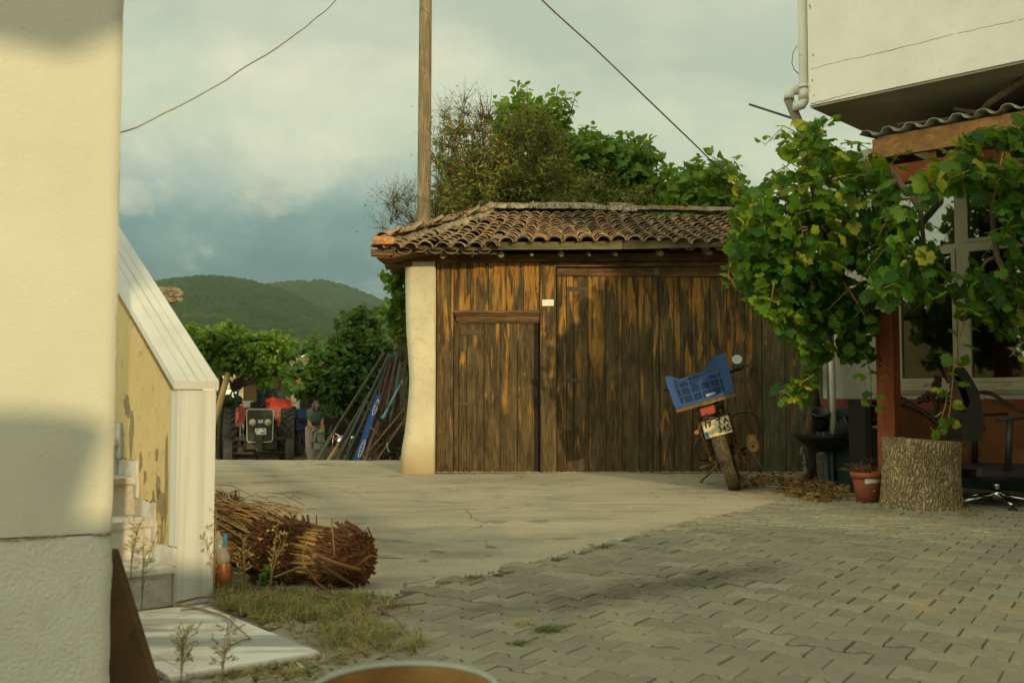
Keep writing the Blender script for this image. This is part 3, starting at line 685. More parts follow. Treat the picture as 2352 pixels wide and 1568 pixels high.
for c_ in range(-1, ncol):
    for row in range(13):
        for conc in (True, False):
            y = YE-.035+row*.205+random.uniform(-.015, .015) + (.10 if conc else 0)-.04
            skew = .42*max(0, 1-(c_*PIT)/2.6)
            x = xL+.03+c_*PIT+(PIT/2 if conc else 0)+skew*(y-YE)/(YR-YE)*1.3+random.uniform(-.010, .010)
            if y > YR-.02 or x < hipx(y)+.03 or x > XR+.12: continue
            t0 = Vector((x, y, ztop(x, y)-(.035 if conc else -.002)+(.008 if not conc else 0)))
            y2 = y+.3; x2 = x+skew*.3/(YR-YE)*1.3; t1 = Vector((x2, y2, ztop(x2, y2)+(-.045 if conc else -.028)))
            ax = (t1-t0).normalized(); ax.x += random.gauss(0, .035); ax.z += random.gauss(0, .012)
            up = Vector((random.gauss(0, .05), -.2, 1))
            messy = x < pe(1142, 500).x
            if messy and random.random() < .4: ax.x += random.gauss(0, .25); t0.z += .02*random.random(); up.x += random.gauss(0, .3)
            tile(tl, t0, ax, up, PIT*1.02 if not conc else PIT*.98, .34, conc)
# left hip slope: tiles running down to the left
for k in range(24):
    y = YE+.1+k*.19
    for rr in range(9):
        d = .06+rr*.2
        t = (y-YE)/(YR-YE); 
        xt = hipx(min(y, YR)); 
        if d > xt-xL+.02: continue
        x = xL+d-.05; zz = ZE-.03+(RIDGE_L.z-ZE)*d/(RIDGE_L.x-xL)
        tile(tl, Vector((x, y, zz)), Vector((1, random.gauss(0, .08), .62)), Vector((-.5, 0, 1)), .17, .3, False)
# the bright tile lying at the corner
tile(tl, Vector((xL-.02, YE-.06, ZE-.01)), Vector((1, .12, .05)), Vector((0, -.45, 1)), .19, .21, False, 1.0)
# tiles along the ridge
for k in range(14):
    x = RIDGE_L.x-.05+k*.27
    if x > XR: break
    tile(tl, Vector((x, YR, ztop(x, YR)+.03+.012*random.random())), Vector((1, random.gauss(0, .05), random.gauss(0, .04))), Vector((0, 0, 1)), .22, .33, False)
for k in range(9):   # hip tiles
    t = k/9; c = Vector((xL+.05, YE+.05, ZE+.05)).lerp(Vector((RIDGE_L.x, YR, RIDGE_L.z+.02)), t)
    tile(tl, c, Vector((RIDGE_L.x-xL, YR-YE+random.gauss(0, .2), RIDGE_L.z-ZE+random.gauss(0, .1))), Vector((-.2, 0, 1)), .21, .33, False)
tl.build('roof_tiles', material('clay tiles', f_tile), barn)
# mortar lumps along hip and ridge
mo = MB()
def lump_strip(pts, w, h, n, nu=7):
    vs = []; 
    for j in range(n+1):
        u = j/n*(len(pts)-1); i = min(int(u), len(pts)-2); p = pts[i].lerp(pts[i+1], u-i); tdir = (pts[i+1]-pts[i]).normalized(); sd_ = Vector((tdir.y, -tdir.x, 0)).normalized()
        for k in range(nu+1):
            q = pi*k/nu; n_ = noise.noise(Vector((p.x*5, k*.9, j*.33)))*.35+noise.noise(Vector((p.x*16, k*2.1, j*.9)))*.35
            vs.append(p+sd_*(math.cos(q)*w*(1+n_))+Vector((0, 0, math.sin(q)*h*(1+n_*1.4)-.02)))
    mo.add(vs, [(j*(nu+1)+k, j*(nu+1)+k+1, (j+1)*(nu+1)+k+1, (j+1)*(nu+1)+k) for j in range(n) for k in range(nu)], None, False)
rz = lambda x: ztop(x, YR)
lump_strip([Vector((x, YR-.12, rz(x)+.0)) for x in (RIDGE_L.x-.1, .2, .6, 1.0, RIDGE_R.x+.15)], .21, .085, 110)
lump_strip([Vector((xL+.03, YE+.10, ZE-.0)), Vector((xL+.5, YE+1.15, ZE+.32)), Vector((RIDGE_L.x, YR-.05, RIDGE_L.z+.0))], .13, .075, 90)
mo.build('ridge_mortar', material('ridge mortar', f_mortar), barn)
# paper note
m = MB(); a = bp(1245, 704, .071); c = bp(1271.5, 689, .071)
m.add([(a.x, a.y, a.z), (c.x, a.y-.002, a.z+.003), (c.x, a.y, c.z), (a.x, a.y, c.z-.002), (a.x, a.y+.0015, a.z), (c.x, a.y-.0005, a.z+.003), (c.x, a.y+.0015, c.z), (a.x, a.y+.0015, c.z-.002)],
      [(0, 1, 2, 3), (7, 6, 5, 4), (0, 4, 5, 1), (1, 5, 6, 2), (2, 6, 7, 3), (3, 7, 4, 0)])
tag(m.build('paper_note', basic('white card', (.72, .74, .66), c2=(.64, .66, .57), scale=25, rough=.6), org=(a.x, a.y, a.z)), 'blank white card nailed to the post between the two barn doors', 'note')
# grit and stones along the barn foot
m = MB()
for k in range(420):
    x = random.uniform(bp(1000, 800).x, 3.4); y = BY-.05-abs(random.gauss(0, .035)); m.sphere((x, y, .010), random.uniform(.005, .02), 6, 4, None, (1.3, 1, .55))
tag(m.build('barn_foot_grit', basic('loose grit', (.40, .34, .23), c2=(.22, .17, .1), scale=20, rv=.6), smooth=False), 'crumbled mortar and grit along the foot of the barn front', kind='stuff')

# ================================================================== UTILITY POLE AND WIRES
M_pole = material('pole wood', f_wood, grey=(.25, .195, .115), dark=(.12, .095, .055), warm=(.28, .20, .10), amt=.2)
PY = 14.0
a = P(971, 560, PY); a.z = -.8; a.x = P(970, 900, PY).x; t_ = P(977.5, 0, PY); tt = a.lerp(t_, 1.35)
pole = thing('utility_pole', 'tall brown wooden utility pole standing behind the left end of the barn roof', 'utility pole', a)
m = MB(); pts = [a.lerp(tt, k/12) for k in range(13)]; m.tube(pts, [.110-.028*k/12 for k in range(13)], 20); m.build('pole', M_pole, pole)
m = MB()
for k in range(14):
    z = random.uniform(.3, .72); p = a.lerp(tt, z); q = random.uniform(-2.4, -.7); p = p+Vector((math.cos(q), math.sin(q), 0))*(.100-.028*z); m.sphere(p, random.uniform(.010, .016), 8, 5)
m.build('knots', basic('dark knots', (.07, .045, .025)), pole)
m = MB(); p = a.lerp(tt, .715)
pts = [p+Vector((.09*math.cos(q), .09*math.sin(q), .06+.05*math.sin(q*2))) for q in np.linspace(-pi, pi, 14)]; m.tube(pts, .004, 5)
pts = [p+Vector((.085*math.cos(q), .09*math.sin(q), .45-.2*q/3)) for q in np.linspace(-pi, 0, 8)]; m.tube(pts, .003, 5); m.build('wire_loop', M_hinge, pole)
M_wire = basic('pale cable', (.42, .38, .27), scale=20, rough=.6); M_wire2 = basic('dark cable', (.16, .14, .10), scale=20, rough=.6)
def wire(pix, Ya, Yb, ra, mat, label, wob=0):
    pts = []
    for k, (x, y) in enumerate(pix): pts.append(P(x, y, Ya+(Yb-Ya)*k/(len(pix)-1)))
    o = []
    for k in range(len(pts)-1):
        for q in range(8):
            t = q/8; p0 = pts[max(k-1, 0)]; p1 = pts[k]; p2 = pts[k+1]; p3 = pts[min(k+2, len(pts)-1)]
            o.append(.5*((2*p1)+(-p0+p2)*t+(2*p0-5*p1+4*p2-p3)*t*t+(-p0+3*p1-3*p2+p3)*t*t*t))
    o.append(pts[-1])
    if wob: o = [p+Vector((0, 0, wob*noise.noise(p*3))) for p in o]
    return tag(MB().tube(o, ra, 6).build('overhead_wire', mat, org=pts[0]), label, 'wire')
wire([(230, 322), (285, 303), (400, 250), (475, 208), (560, 158), (640, 108), (705, 58), (772, 0), (860, -90)], 5.5, 10, .0055, M_wire, 'pale sagging cable crossing the sky on the left from the near wall', .015)
wire([(1150, -110), (1245, 0), (1370, 115), (1500, 240), (1600, 336), (1640, 375), (1705, 424), (1770, 475)], 9, 13, .0085, M_wire2, 'thin straight dark cable crossing the sky down to the leaves at right', 0)
# ================================================================== LEFT: NEAR WALL, STAIR, LANDING
M_wall = material('cream plaster', f_plaster, base=(.60, .59, .48), alt=(.54, .53, .43), stain=(.42, .34, .19), st=.10, crack=False, bs=.4, bscale=95, bd=.005)
M_wall_low = material('rough plinth render', f_plaster, base=(.66, .66, .55), alt=(.58, .58, .48), stain=(.28, .26, .19), st=.35, crack=False, bs=.7, bscale=95, bd=.006)
nw = thing('plaster_wall', 'tall cream plastered wall end filling the left edge, with a rough lower part', 'wall', (-1.5, 2.2, 0))
NWY = 2.70; c0 = P(264, 910, NWY); dl = Vector((-math.cos(R(22)), -math.sin(R(22)), 0)); dn = Vector((dl.y, -dl.x, 0)); dn = dn if dn.y > 0 else -dn
def wallgrid(mb, z0, z1, prox, nz_=60, nx_=50, Lw=1.9):
    vs = []
    for j in range(nz_+1):
        z = z0+(z1-z0)*j/nz_
        for i in range(nx_+1):
            s = Lw*(i/nx_)**1.4; e = .0
            if i == 0: e = .012
            if i == 1: e = .004
            p = c0+dl*(s)+dn*(e-prox); n_ = .0035*noise.noise(Vector((s*3, z*3, 2)))+.0016*noise.noise(Vector((s*14, z*14, 2)))
            if i < 3: p = p+dl*(.005*noise.noise(Vector((1, z*9, 7)))+.004*noise.noise(Vector((1, z*40, 7))))
            p = p+dn*n_; vs.append((p.x, p.y, z))
        # side face returns away
    mb.add(vs, [(j*(nx_+1)+i, (j+1)*(nx_+1)+i, (j+1)*(nx_+1)+i+1, j*(nx_+1)+i+1) for j in range(nz_) for i in range(nx_)], .5, True)
    vs = []
    for j in range(nz_+1):
        z = z0+(z1-z0)*j/nz_; p = c0+dn*(.012-prox)+dl*(.005*noise.noise(Vector((1, z*9, 7)))+.004*noise.noise(Vector((1, z*40, 7)))); q = c0+dn*.12; vs += [(p.x, p.y, z), (q.x, q.y, z)]
    mb.add(vs, [(2*j, 2*j+1, 2*j+3, 2*j+2) for j in range(nz_)], .5, False)
    q0 = c0+dn*.12; q1 = q0+dl*Lw; p1 = c0+dl*Lw
    mb.add([(q0.x, q0.y, z0), (q1.x, q1.y, z0), (q1.x, q1.y, z1), (q0.x, q0.y, z1), (p1.x, p1.y, z0), (p1.x, p1.y, z1)], [(0, 1, 2, 3), (1, 4, 5, 2)], .5)
zc = P(200, 1236, 2.62).z
m = MB(); wallgrid(m, zc+.004, 3.4, 0); m.build('upper_render', M_wall, nw)
m = MB(); wallgrid(m, -.0, zc, .004); m.build('lower_render', M_wall_low, nw)
m = MB()   # the cracked joint between the two renders
pts = []
for k in range(84):
    s = .004+k*.022; p = c0+dl*s-dn*.0055; z = zc+.006*noise.noise(Vector((s*6, 0, 0)))+.004*noise.noise(Vector((s*25, 3, 0))); pts.append(Vector((p.x, p.y, z)))
for k in range(0, 83):
    if noise.noise(Vector((k*.19, 4, 1))) > -.30: m.tube(pts[k:k+2], random.uniform(.001, .0034), 5, cap=True)
m.build('render_crack', basic('crack shadow dirt', (.33, .25, .17), scale=40), nw)
# rusty sheet leaning behind the wall corner
M_rust = basic('rusty steel sheet', (.145, .075, .026), c2=(.075, .045, .020), scale=5, rough=.8, bscale=40, bs=.5, dirt=.4, dirtc=(.05, .035, .02))
a = P(256, 1262, 2.90); b_ = P(352, 1572, 2.86); b_ = a+(b_-a)*1.2; dq = Vector((-.25, .10, 0)); th = Vector((.002, -.006, 0))
m = MB(); vs = [b_, b_+Vector((-.8, .1, 0)), a+Vector((-.06, .02, -.0)), a]
off = Vector((.012, .02, 0)); m.add([*vs, *[v+off for v in vs]], [(0, 1, 2, 3), (7, 6, 5, 4), (0, 4, 5, 1), (1, 5, 6, 2), (2, 6, 7, 3), (3, 7, 4, 0)], .5)
tag(m.build('steel_sheet', M_rust, org=a), 'rusty brown steel sheet leaning beside the cream wall at lower left', 'sheet')

# stair frame: S up the flight (away, left), E across the steps to the left
S_ = Vector((-.63, .78, 0)).normalized(); E_ = Vector((-.78, -.63, 0)).normalized()
L0 = G(397, 1383, .012); L0.z = 0
def sp(s, e, z): v = L0+S_*s+E_*e; v.z = z; return v
M_marb = material('streaked white marble', f_marble, ax=(1, 1, .03), s=13.0)
M_marbh = material('worn marble', f_marble, ax=(1, 1, 1), s=3.0, dirt=.75, rough=.6)
M_capm = material('marble coping', f_marble, ax=(1, 1, 1), s=1.2, rough=.5)
M_ochre = material('ochre stair plaster', f_plaster, base=(.62, .48, .245), alt=(.52, .40, .20), stain=(.21, .15, .065), st=.95, crack=False, low=.15, lowamt=.55, bs=.4, bscale=50)
M_grime = basic('mossy grime', (.20, .16, .07), scale=15)
stair = thing('staircase', 'outdoor stair with marble steps, ochre parapet and white marble coping', 'staircase', L0)
def hx(mb, s0, s1, e0, e1, z0, z1, r=None, dz=0.0):
    mb.hexa([sp(s0, e1, z0), sp(s0, e0, z0), sp(s1, e0, z0+dz), sp(s1, e1, z0+dz), sp(s0, e1, z1), sp(s0, e0, z1), sp(s1, e0, z1+dz), sp(s1, e1, z1+dz)], r)
PW = .155; ZP = .875; SL = .615
# parapet body
m = MB(); LS = 3.2
m.hexa([sp(.05, 0, 0), sp(.05, -PW+.01, 0), sp(LS, -PW+.01, 0), sp(LS, 0, 0), sp(.05, 0, ZP-.02), sp(.05, -PW+.01, ZP-.02), sp(LS, -PW+.01, ZP-.02+SL*LS), sp(LS, 0, ZP-.02+SL*LS)], .5)
m.build('parapet', M_ochre, stair)
m = MB()   # grey patches where paint has come off
def blotch(mb, cs, cz, w, h, n=22, e=.0012):
    pts = []
    for k in range(n):
        q = 2*pi*k/n; rr = 1+.55*noise.noise(Vector((math.cos(q)*1.6+cs*9, math.sin(q)*1.6, cz*7)))+.25*noise.noise(Vector((math.cos(q)*5+cs*9, math.sin(q)*5, cz)))
        pts.append(sp(cs+math.cos(q)*w*rr, e, cz+math.sin(q)*h*rr))
    mb.add(pts, [tuple(range(n))], None)
for cs, cz, w, h in ((.10, .50, .022, .20), (.16, .40, .05, .06), (.20, .47, .03, .05), (.25, .40, .02, .045), (.55, .68, .03, .09), (.62, .80, .04, .05), (.14, .26, .02, .09), (.22, .60, .02, .03), (.42, .56, .02, .04), (.36, .50, .018, .03)): blotch(m, cs, cz, w, h)
m.build('bare_patch', basic('bare grey render', (.30, .23, .115), c2=(.20, .155, .08), scale=14), stair)
# pilaster cladding
m = MB(); hx(m, -.022, .048, .004, -PW-.004, 0, ZP, .5); 
m.build('pilaster', M_marb, stair)
m = MB()
for k in range(2):
    pass
c8 = [sp(-.03, .022, ZP+.004), sp(-.03, -PW-.012, ZP+.004), sp(LS, -PW-.012, ZP+.004+SL*(LS+.03)), sp(LS, .022, ZP+.004+SL*(LS+.03))]
m.hexa(c8+[v+Vector((0, 0, .034)) for v in c8], .5); m.build('coping', M_capm, stair)
m = MB()
for e0 in (-.035, -.075, -.118):
    w_ = .0035 if e0 != -.075 else .007
    m.hexa([sp(-.029, e0, ZP+.0385), sp(-.029, e0-w_, ZP+.0385), sp(LS, e0-w_, ZP+.0385+SL*(LS+.029)), sp(LS, e0, ZP+.0385+SL*(LS+.029)), sp(-.029, e0, ZP+.0400), sp(-.029, e0-w_, ZP+.0400), sp(LS, e0-w_, ZP+.0400+SL*(LS+.029)), sp(LS, e0, ZP+.0400+SL*(LS+.029))], .5)
m.build('coping_groove', basic('grey marble vein', (.50, .51, .48)), stair)
RI, TR = .163, .235
for k in range(11):
    z = RI*(k+1); s = k*TR
    m = MB(); hx(m, s-.004, s+.05, .006, 1.1, z-RI+.001, z-.031, .5); m.build('riser', M_marbh, stair)
    m = MB(); r0 = [sp(s-.026, .006, z-.030), sp(s-.026, 1.1, z-.030)]
    hx(m, s-.020, s+TR+.01, .006, 1.1, z-.030, z, .5); hx(m, s-.028, s-.0205, .006, 1.1, z-.026, z-.004, .5); m.build('tread', M_marbh, stair)
    m = MB(); e0 = .002; hx(m, s-.03, s+TR-.03, e0+.012, e0, z+.001, z+.072, .5)
    hx(m, s+TR-.045, s+TR-.005, e0+.014, e0, z+.074, z+RI+.002, .5); m.build('skirting', M_marbh, stair)
    m = MB()
    for q in range(14):
        ss = s+random.uniform(-.03, TR); p = sp(ss, .018*random.random(), z+.074); m.sphere(p, random.uniform(.0015, .005), 5, 4)
    tag(m.build('grime', M_grime, stair), kind='stuff')
m = MB(); hx(m, -.0, 2.8, .01, 1.1, -.05, 0.0, .5); m.build('footing', M_ochre, stair)
# landing slabs in front of the first step
A1 = G(490, 1396, .05); A2 = G(739, 1497, .05); A3 = G(335, 1562, .05)
land = MB(); d12 = (A2-A1); d12.z = 0; d23 = (A3-A2); d23.z = 0
lo = sp(-.035, 0, 0)
TH = .05
M_land = material('worn landing marble', f_marble, ax=(.10, 1, 1), s=9.0, rough=.55, dirt=.5, c1=(.64, .63, .56), c2=(.25, .27, .26), lo=.45, hi=.56)
u1 = d12.normalized(); u2 = d23.normalized()
def lslab(a, b_, c, d, name='slab'):
    mb = MB(); pts = [Vector((p.x, p.y, 0)) for p in (a, b_, c, d)]; ce = sum(pts, Vector())/4
    ins = [p+(ce-p).normalized()*.004 for p in pts]
    vs = [(p.x, p.y, -.02) for p in ins]+[(p.x, p.y, TH-.004) for p in ins]+[(p.x+(ce-p).normalized().x*.004, p.y+(ce-p).normalized().y*.004, TH+.002*random.random()) for p in ins]
    fs = [(0, 1, 5, 4), (1, 2, 6, 5), (2, 3, 7, 6), (3, 0, 4, 7), (4, 5, 9, 8), (5, 6, 10, 9), (6, 7, 11, 10), (7, 4, 8, 11), (8, 9, 10, 11)]
    mb.add(vs, fs); return mb.build(name, M_land, landing)
landing = thing('stair_landing', 'flat white marble landing slabs at the foot of the stair', 'landing', (A2.x, A2.y, 0))
L1 = d12.length
lslab(A1-u1*.10, A1+u1*L1*.60, A1+u1*L1*.60+u2*1.2, A1-u1*.10+u2*1.2)
lslab(A1+u1*L1*.60, A2, A2+u2*.42, A1+u1*L1*.60+u2*.42); lslab(A1+u1*L1*.60+u2*.42, A2+u2*.42, A2+u2*.47, A1+u1*L1*.60+u2*.47)
# broken concrete ledge behind the coping
LY = 8.2; a = P(270, 690, LY); b_ = P(418, 690, LY)
m = MB(); pr = [(240, 650), (345, 657), (398, 658), (415, 664), (418, 673), (414, 690), (385, 694), (360, 696), (240, 705)]
vs = [];
for d in (0, 1.3):
    for k, (x, y) in enumerate(pr): p = P(x, y, LY); p.y += d; p.x -= d*.55; p.z += .006*math.sin(k*5+d); vs.append(p)
n = len(pr); m.add(vs, [tuple(range(n))[::-1], tuple(range(n, 2*n))]+[(i, (i+1) % n, n+(i+1) % n, n+i) for i in range(n)], .5)
for k in range(60):
    p = P(random.uniform(350, 418), random.uniform(664, 692), LY-.01); m.sphere(p, random.uniform(.008, .024), 6, 4, None, (1.3, .6, .7))
ldg = thing('concrete_ledge', 'broken edge of a grey concrete roof slab behind the marble coping', 'ledge', (a.x, LY+.6, -.8))
m.build('slab', basic('rough old concrete', (.34, .29, .19), c2=(.20, .16, .10), scale=9, bscale=30, bs=1.0, bd=.02, dirt=.4), ldg)
m = MB(); q = P(240, 705, LY); m.box(q.x-1.8, LY+.15, -.8, q.x-.1, LY+2.2, q.z+.03, .5); m.build('supporting_wall', M_ochre, ldg)

# ================================================================== REED BUNDLES
M_reed = material('dry reed', f_leaf, dark=(.13, .085, .030), mid=(.30, .20, .075), light=(.46, .34, .155), trans=.03, old=(.36, .16, .05), oldamt=.18)
M_reedend = basic('cut reed ends', (.145, .060, .018), c2=(.045, .020, .009), scale=45, rough=.9, rv=.75, bscale=120, bs=.8)
def bundle(c, ax, ra, Lb, n, label, flat=.92, tail=1.7, nb=900):
    ax = ax.normalized(); sd_ = ax.cross(Vector((0, 0, 1))).normalized(); up = sd_.cross(ax).normalized()
    root = thing('reed_bundle', label, 'reed bundle', (c.x, c.y, 0), group='bundles of cut dry reeds'); m = MB(); e = MB()
    for k in range(n):
        q = random.uniform(0, 2*pi); rr = ra*math.sqrt(random.uniform(.45, 1)) if k > n*.3 else ra*math.sqrt(random.random()); rr *= 1+.05*math.sin(3*q+ra*40)
        a, b_ = math.cos(q)*rr, math.sin(q)*rr*flat; pts = []; w1 = random.uniform(-.04, .04); w2 = random.uniform(-.03, .05)
        st = random.uniform(.015, .08)
        for t in (0, .15, .35, .6, .8, 1.0):
            sq = (1-.18*math.sin(pi*min(1, t*2.2))) if t < .45 else 1-.2+tail*.22*(t-.45)
            p = c+ax*(st+Lb*t)+sd_*(a*sq+w1*math.sin(t*5))+up*(b_*sq+w2*math.sin(t*4.4)-(.03*t if t > .7 else 0)); p.z = max(.006, p.z); pts.append(p)
        r0 = random.uniform(.0028, .0062); m.tube(pts, [r0*1.15, r0, r0, r0*.8, r0*.6, r0*.3], 5)
    for k in range(nb):
        q = 2.39996*k; rr = ra*1.0*math.sqrt((k+.5)/nb); rr *= 1+.05*math.sin(3*q+ra*40)
        a, b_ = math.cos(q)*rr, math.sin(q)*rr*flat; st = random.uniform(-.030, .02)*(1 if random.random() > .1 else 1.7)+.02*rr/ra
        p = c+sd_*a+up*b_; p.z = max(p.z, .008); d = (ax+sd_*random.gauss(0, .35)+up*random.gauss(0, .35)).normalized()
        rd_ = random.uniform(.0045, .0085); seg = 6; vs = []
        u = d.orthogonal().normalized(); w_ = d.cross(u); ph = random.random()*6
        for (l, kk) in ((st, 1.0), (st+.012, .9), (st+.09, .75)):
            for s2 in range(seg):
                a2 = ph+2*pi*s2/seg; r2 = rd_*kk*(1+.5*math.sin(a2*2+ph))*(1+random.uniform(-.2, .35 if l == st else .1)); vs.append(p+d*(l+(random.uniform(-.008, .008) if l == st else 0))+u*math.cos(a2)*r2+w_*math.sin(a2)*r2*.7)
        for s2 in range(seg): a2 = ph+2*pi*s2/seg; vs.append(p+d*(st+.02)+u*math.cos(a2)*rd_*.45+w_*math.sin(a2)*rd_*.3)
        rr_ = random.random(); fs = []
        for s2 in range(seg):
            n2 = (s2+1) % seg; fs += [(s2, seg+s2, seg+n2, n2), (seg+s2, 2*seg+s2, 2*seg+n2, seg+n2), (n2, 3*seg+n2, 3*seg+s2, s2)]
        fs.append(tuple(3*seg+s2 for s2 in range(seg))); e.add(vs, fs, rr_)
    disc = [c+ax*.05+sd_*(math.cos(2*pi*k/24)*ra*.96)+up*(math.sin(2*pi*k/24)*ra*flat*.96) for k in range(24)]
    e.add(disc, [tuple(range(24))], 1.0)
    m.build('reed_stems', M_reed, root); e.build('cut_ends', M_reedend, root)
    t = MB()
    for off_ in (.16, .75):
        cc = c+ax*off_*Lb; k_ = .93 if off_ < .5 else .85
        t.tube([cc+sd_*math.cos(q)*ra*k_+up*math.sin(q)*ra*flat*k_ for q in np.linspace(0, 2*pi, 25)[:-1]], .0025, 5, closed=True)
    t.build('tie_wire', basic('dull tie wire', (.30, .28, .22), rough=.5), root)
    return root
def cfoot(x, yb, ra): p = G(x, yb, 0); return Vector((p.x, p.y+ra*.5, ra*.95))
c1 = cfoot(655, 1352, .150); bundle(c1, Vector((-.52, .86, .015)), .150, 1.55, 430, 'large bundle of dry reeds with dark brown cut ends next to the marble pilaster')
c2 = cfoot(812, 1358, .132); bundle(c2, Vector((-.80, .62, .01)), .132, 1.35, 430, 'smaller bundle of dry reeds lying nearer the open yard, right of the large one')
c3 = Vector((c1.x-.55, c1.y+1.0, .13)); bundle(c3+Vector((-.10, .35, 0)), Vector((-.35, .90, .02)), .12, .8, 260, 'grey weathered reeds behind the large bundle, their wispy tips showing above it', nb=120)
# loose stalks
def stalk(pix, zs, ra, mb):
    pts = [];
    for (x, y), z in zip(pix, zs): pts.append(G(x, y, z))
    n = len(pts); mb.tube(pts, [ra*(1-.5*k/(n-1)) for k in range(n)], 6)
def loose(pix, zs, ra, label, group='loose reed stalks'):
    m = MB(); stalk(pix, zs, ra, m); return tag(m.build('reed_stalk', M_reed, org=G(*pix[0])), label, 'reed stalk', group)
loose([(722, 1275), (760, 1290), (828, 1308)], [.34, .30, .27], .010, 'thickest pale loose reed leaning across the bundles, pointing right')
loose([(700, 1258), (740, 1300), (815, 1345)], [.36, .26, .13], .008, 'pale loose reed leaning down to the right just under the thickest one')
loose([(630, 1325), (680, 1305), (727, 1286)], [.14, .22, .27], .004, 'thin loose reed leaning against the front of the large bundle')
loose([(762, 1220), (762, 1190), (768, 1275)], [.30, .33, .25], .003, 'very thin reed bent upright on top of the smaller bundle')
loose([(1005, 1386)[0:2] if False else (973, 1386), (920, 1388), (868, 1392)], [.03, .035, .05], .005, 'straight pale reed lying on the paving in front of the smaller bundle')
loose([(926, 1443), (905, 1418), (866, 1394)], [.03, .03, .05], .0065, 'bent thick reed piece lying on the paving edge below the straight one')
loose([(866, 1394), (860, 1420), (845, 1440), (832, 1446)], [.05, .04, .03, .025], .003, 'thin curved reed hooking down into the grass from the bent one')
loose([(400, 1385), (455, 1372), (500, 1367), (545, 1358)], [.055, .06, .07, .09], .005, 'reed lying along the foot of the marble pilaster')
loose([(398, 1385), (470, 1400), (520, 1417), (545, 1440), (575, 1466), (550, 1470)], [.06, .058, .06, .07, .058, .056], .0045, 'long curved reed lying across the marble landing')
loose([(415, 1400), (450, 1398), (490, 1388)], [.056, .06, .06], .003, 'short dark reed lying on the landing behind the long curved one')
loose([(700, 1300), (730, 1340), (790, 1380)], [.20, .10, .05], .005, 'dark loose stalk slanting into the grass between the bundles')
loose([(790, 1375), (850, 1381), (892, 1387)], [.03, .03, .03], .004, 'dark twig lying along the edge of the grass')
loose([(640, 1360), (600, 1372), (560, 1392)], [.10, .06, .05], .0035, 'thin reed lying in the grass below the large bundle')
loose([(820, 1300), (850, 1275), (880, 1280), (925, 1282)], [.25, .30, .28, .24], .0028, 'thin arching blade sticking out to the right of the smaller bundle')
loose([(595, 1305), (560, 1260), (556, 1235)], [.2, .3, .33], .0022, 'thin bent blade in front of the left side of the cut ends')
m = MB()
for k in range(90):   # loose wisps over the bundles
    x = random.uniform(500, 860); y = 1205-25*random.random()+(x-500)*.03; z = .27+.05*random.random(); a = G(x, y+20, .27)
    a = Vector((c1.x+random.uniform(-.75, .02), c1.y+random.uniform(-.05, 1.0), .25+random.random()*.06)); 
    if a.x > c1.x+.25: a.z -= .03
    d = Vector((-.7, .6, 0))+Vector((random.gauss(-.1, .35), random.gauss(0, .4), random.gauss(0, .10))); L_ = random.uniform(.15, .45)
    m.tube([a, a+d*L_*.5+Vector((0, 0, .02)), a+d*L_+Vector((0, 0, -.01))], [.003, .0022, .001], 4)
tag(m.build('reed_wisps', M_reed), 'loose dry wisps lying over the reed bundles', kind='stuff')
# plastic bottle and brick beside the pilaster
M_clear = material('clear plastic', lambda nt: out(nt, nd(nt, 'ShaderNodeMixShader', {0: .35, 1: nd(nt, 'ShaderNodeBsdfTransparent', {'Color': (.82, .85, .80)}), 2: nd(nt, 'ShaderNodeBsdfPrincipled', {'Base Color': (.55, .58, .52), 'Roughness': .12})})))
p = G(514, 1352, 0); bt = thing('plastic_bottle', 'crumpled clear plastic bottle with a blue label scrap standing by the pilaster', 'bottle', p)
m = MB(); m.lathe([(.0, .0), (.030, .0), (.034, .02), (.034, .10), (.030, .115)], p+Vector((0, 0, .0)), 14, wob=.12); m.build('bottle_base', basic('orange brown liquid', (.30, .115, .025), c2=(.20, .07, .018), rough=.35), bt)
m = MB(); Mt = Matrix.Rotation(R(-14), 4, 'Y'); m.lathe([(.031, .0), (.033, .03), (.029, .05), (.033, .07), (.026, .10), (.012, .125), (.011, .14), (0, .141)], p+Vector((0, 0, .116)), 14, M=Mt, wob=.25); m.build('bottle_top', M_clear, bt)
m = MB(); m.box(p.x+.004, p.y-.036, .19, p.x+.022, p.y-.033, .245, .5, None); m.build('label', basic('blue label', (.05, .20, .35)), bt)
p = G(499, 1352, 0); m = MB(); m.box(p.x-.05, p.y+.02, 0, p.x+.035, p.y+.09, .17, .5, None, .006); tag(m.build('hollow_brick', basic('red brick clay', (.34, .135, .04), c2=(.24, .09, .03), scale=20), org=p), 'orange brown hollow brick on end between the pilaster and the bottle', 'brick')

# ================================================================== GRASS AND WEEDS
gr = MB(); def_poly = [(486, 1362), (560, 1352), (700, 1366), (850, 1372), (930, 1392), (948, 1415), (905, 1400), (850, 1430), (900, 1450), (965, 1480), (975, 1495), (940, 1510), (880, 1510), (760, 1500), (735, 1490), (640, 1452), (560, 1415), (500, 1395)]
poly2 = [(352, 1568), (560, 1538), (742, 1502), (820, 1500), (900, 1505), (820, 1522), (760, 1545), (740, 1568)]
def blade(mb, p, L_, lean, w, r):
    q = random.uniform(0, 2*pi); d = Vector((math.cos(q), math.sin(q), 0)); s2 = Vector((-d.y, d.x, 0))*w
    a = p; b_ = p+d*L_*lean*.35+Vector((0, 0, L_*.55)); c = p+d*L_*lean+Vector((0, 0, L_*(1-.45*lean)))
    mb.add([a-s2, a+s2, b_+s2*.7, b_-s2*.7, c], [(0, 1, 2, 3), (3, 2, 4)], r)
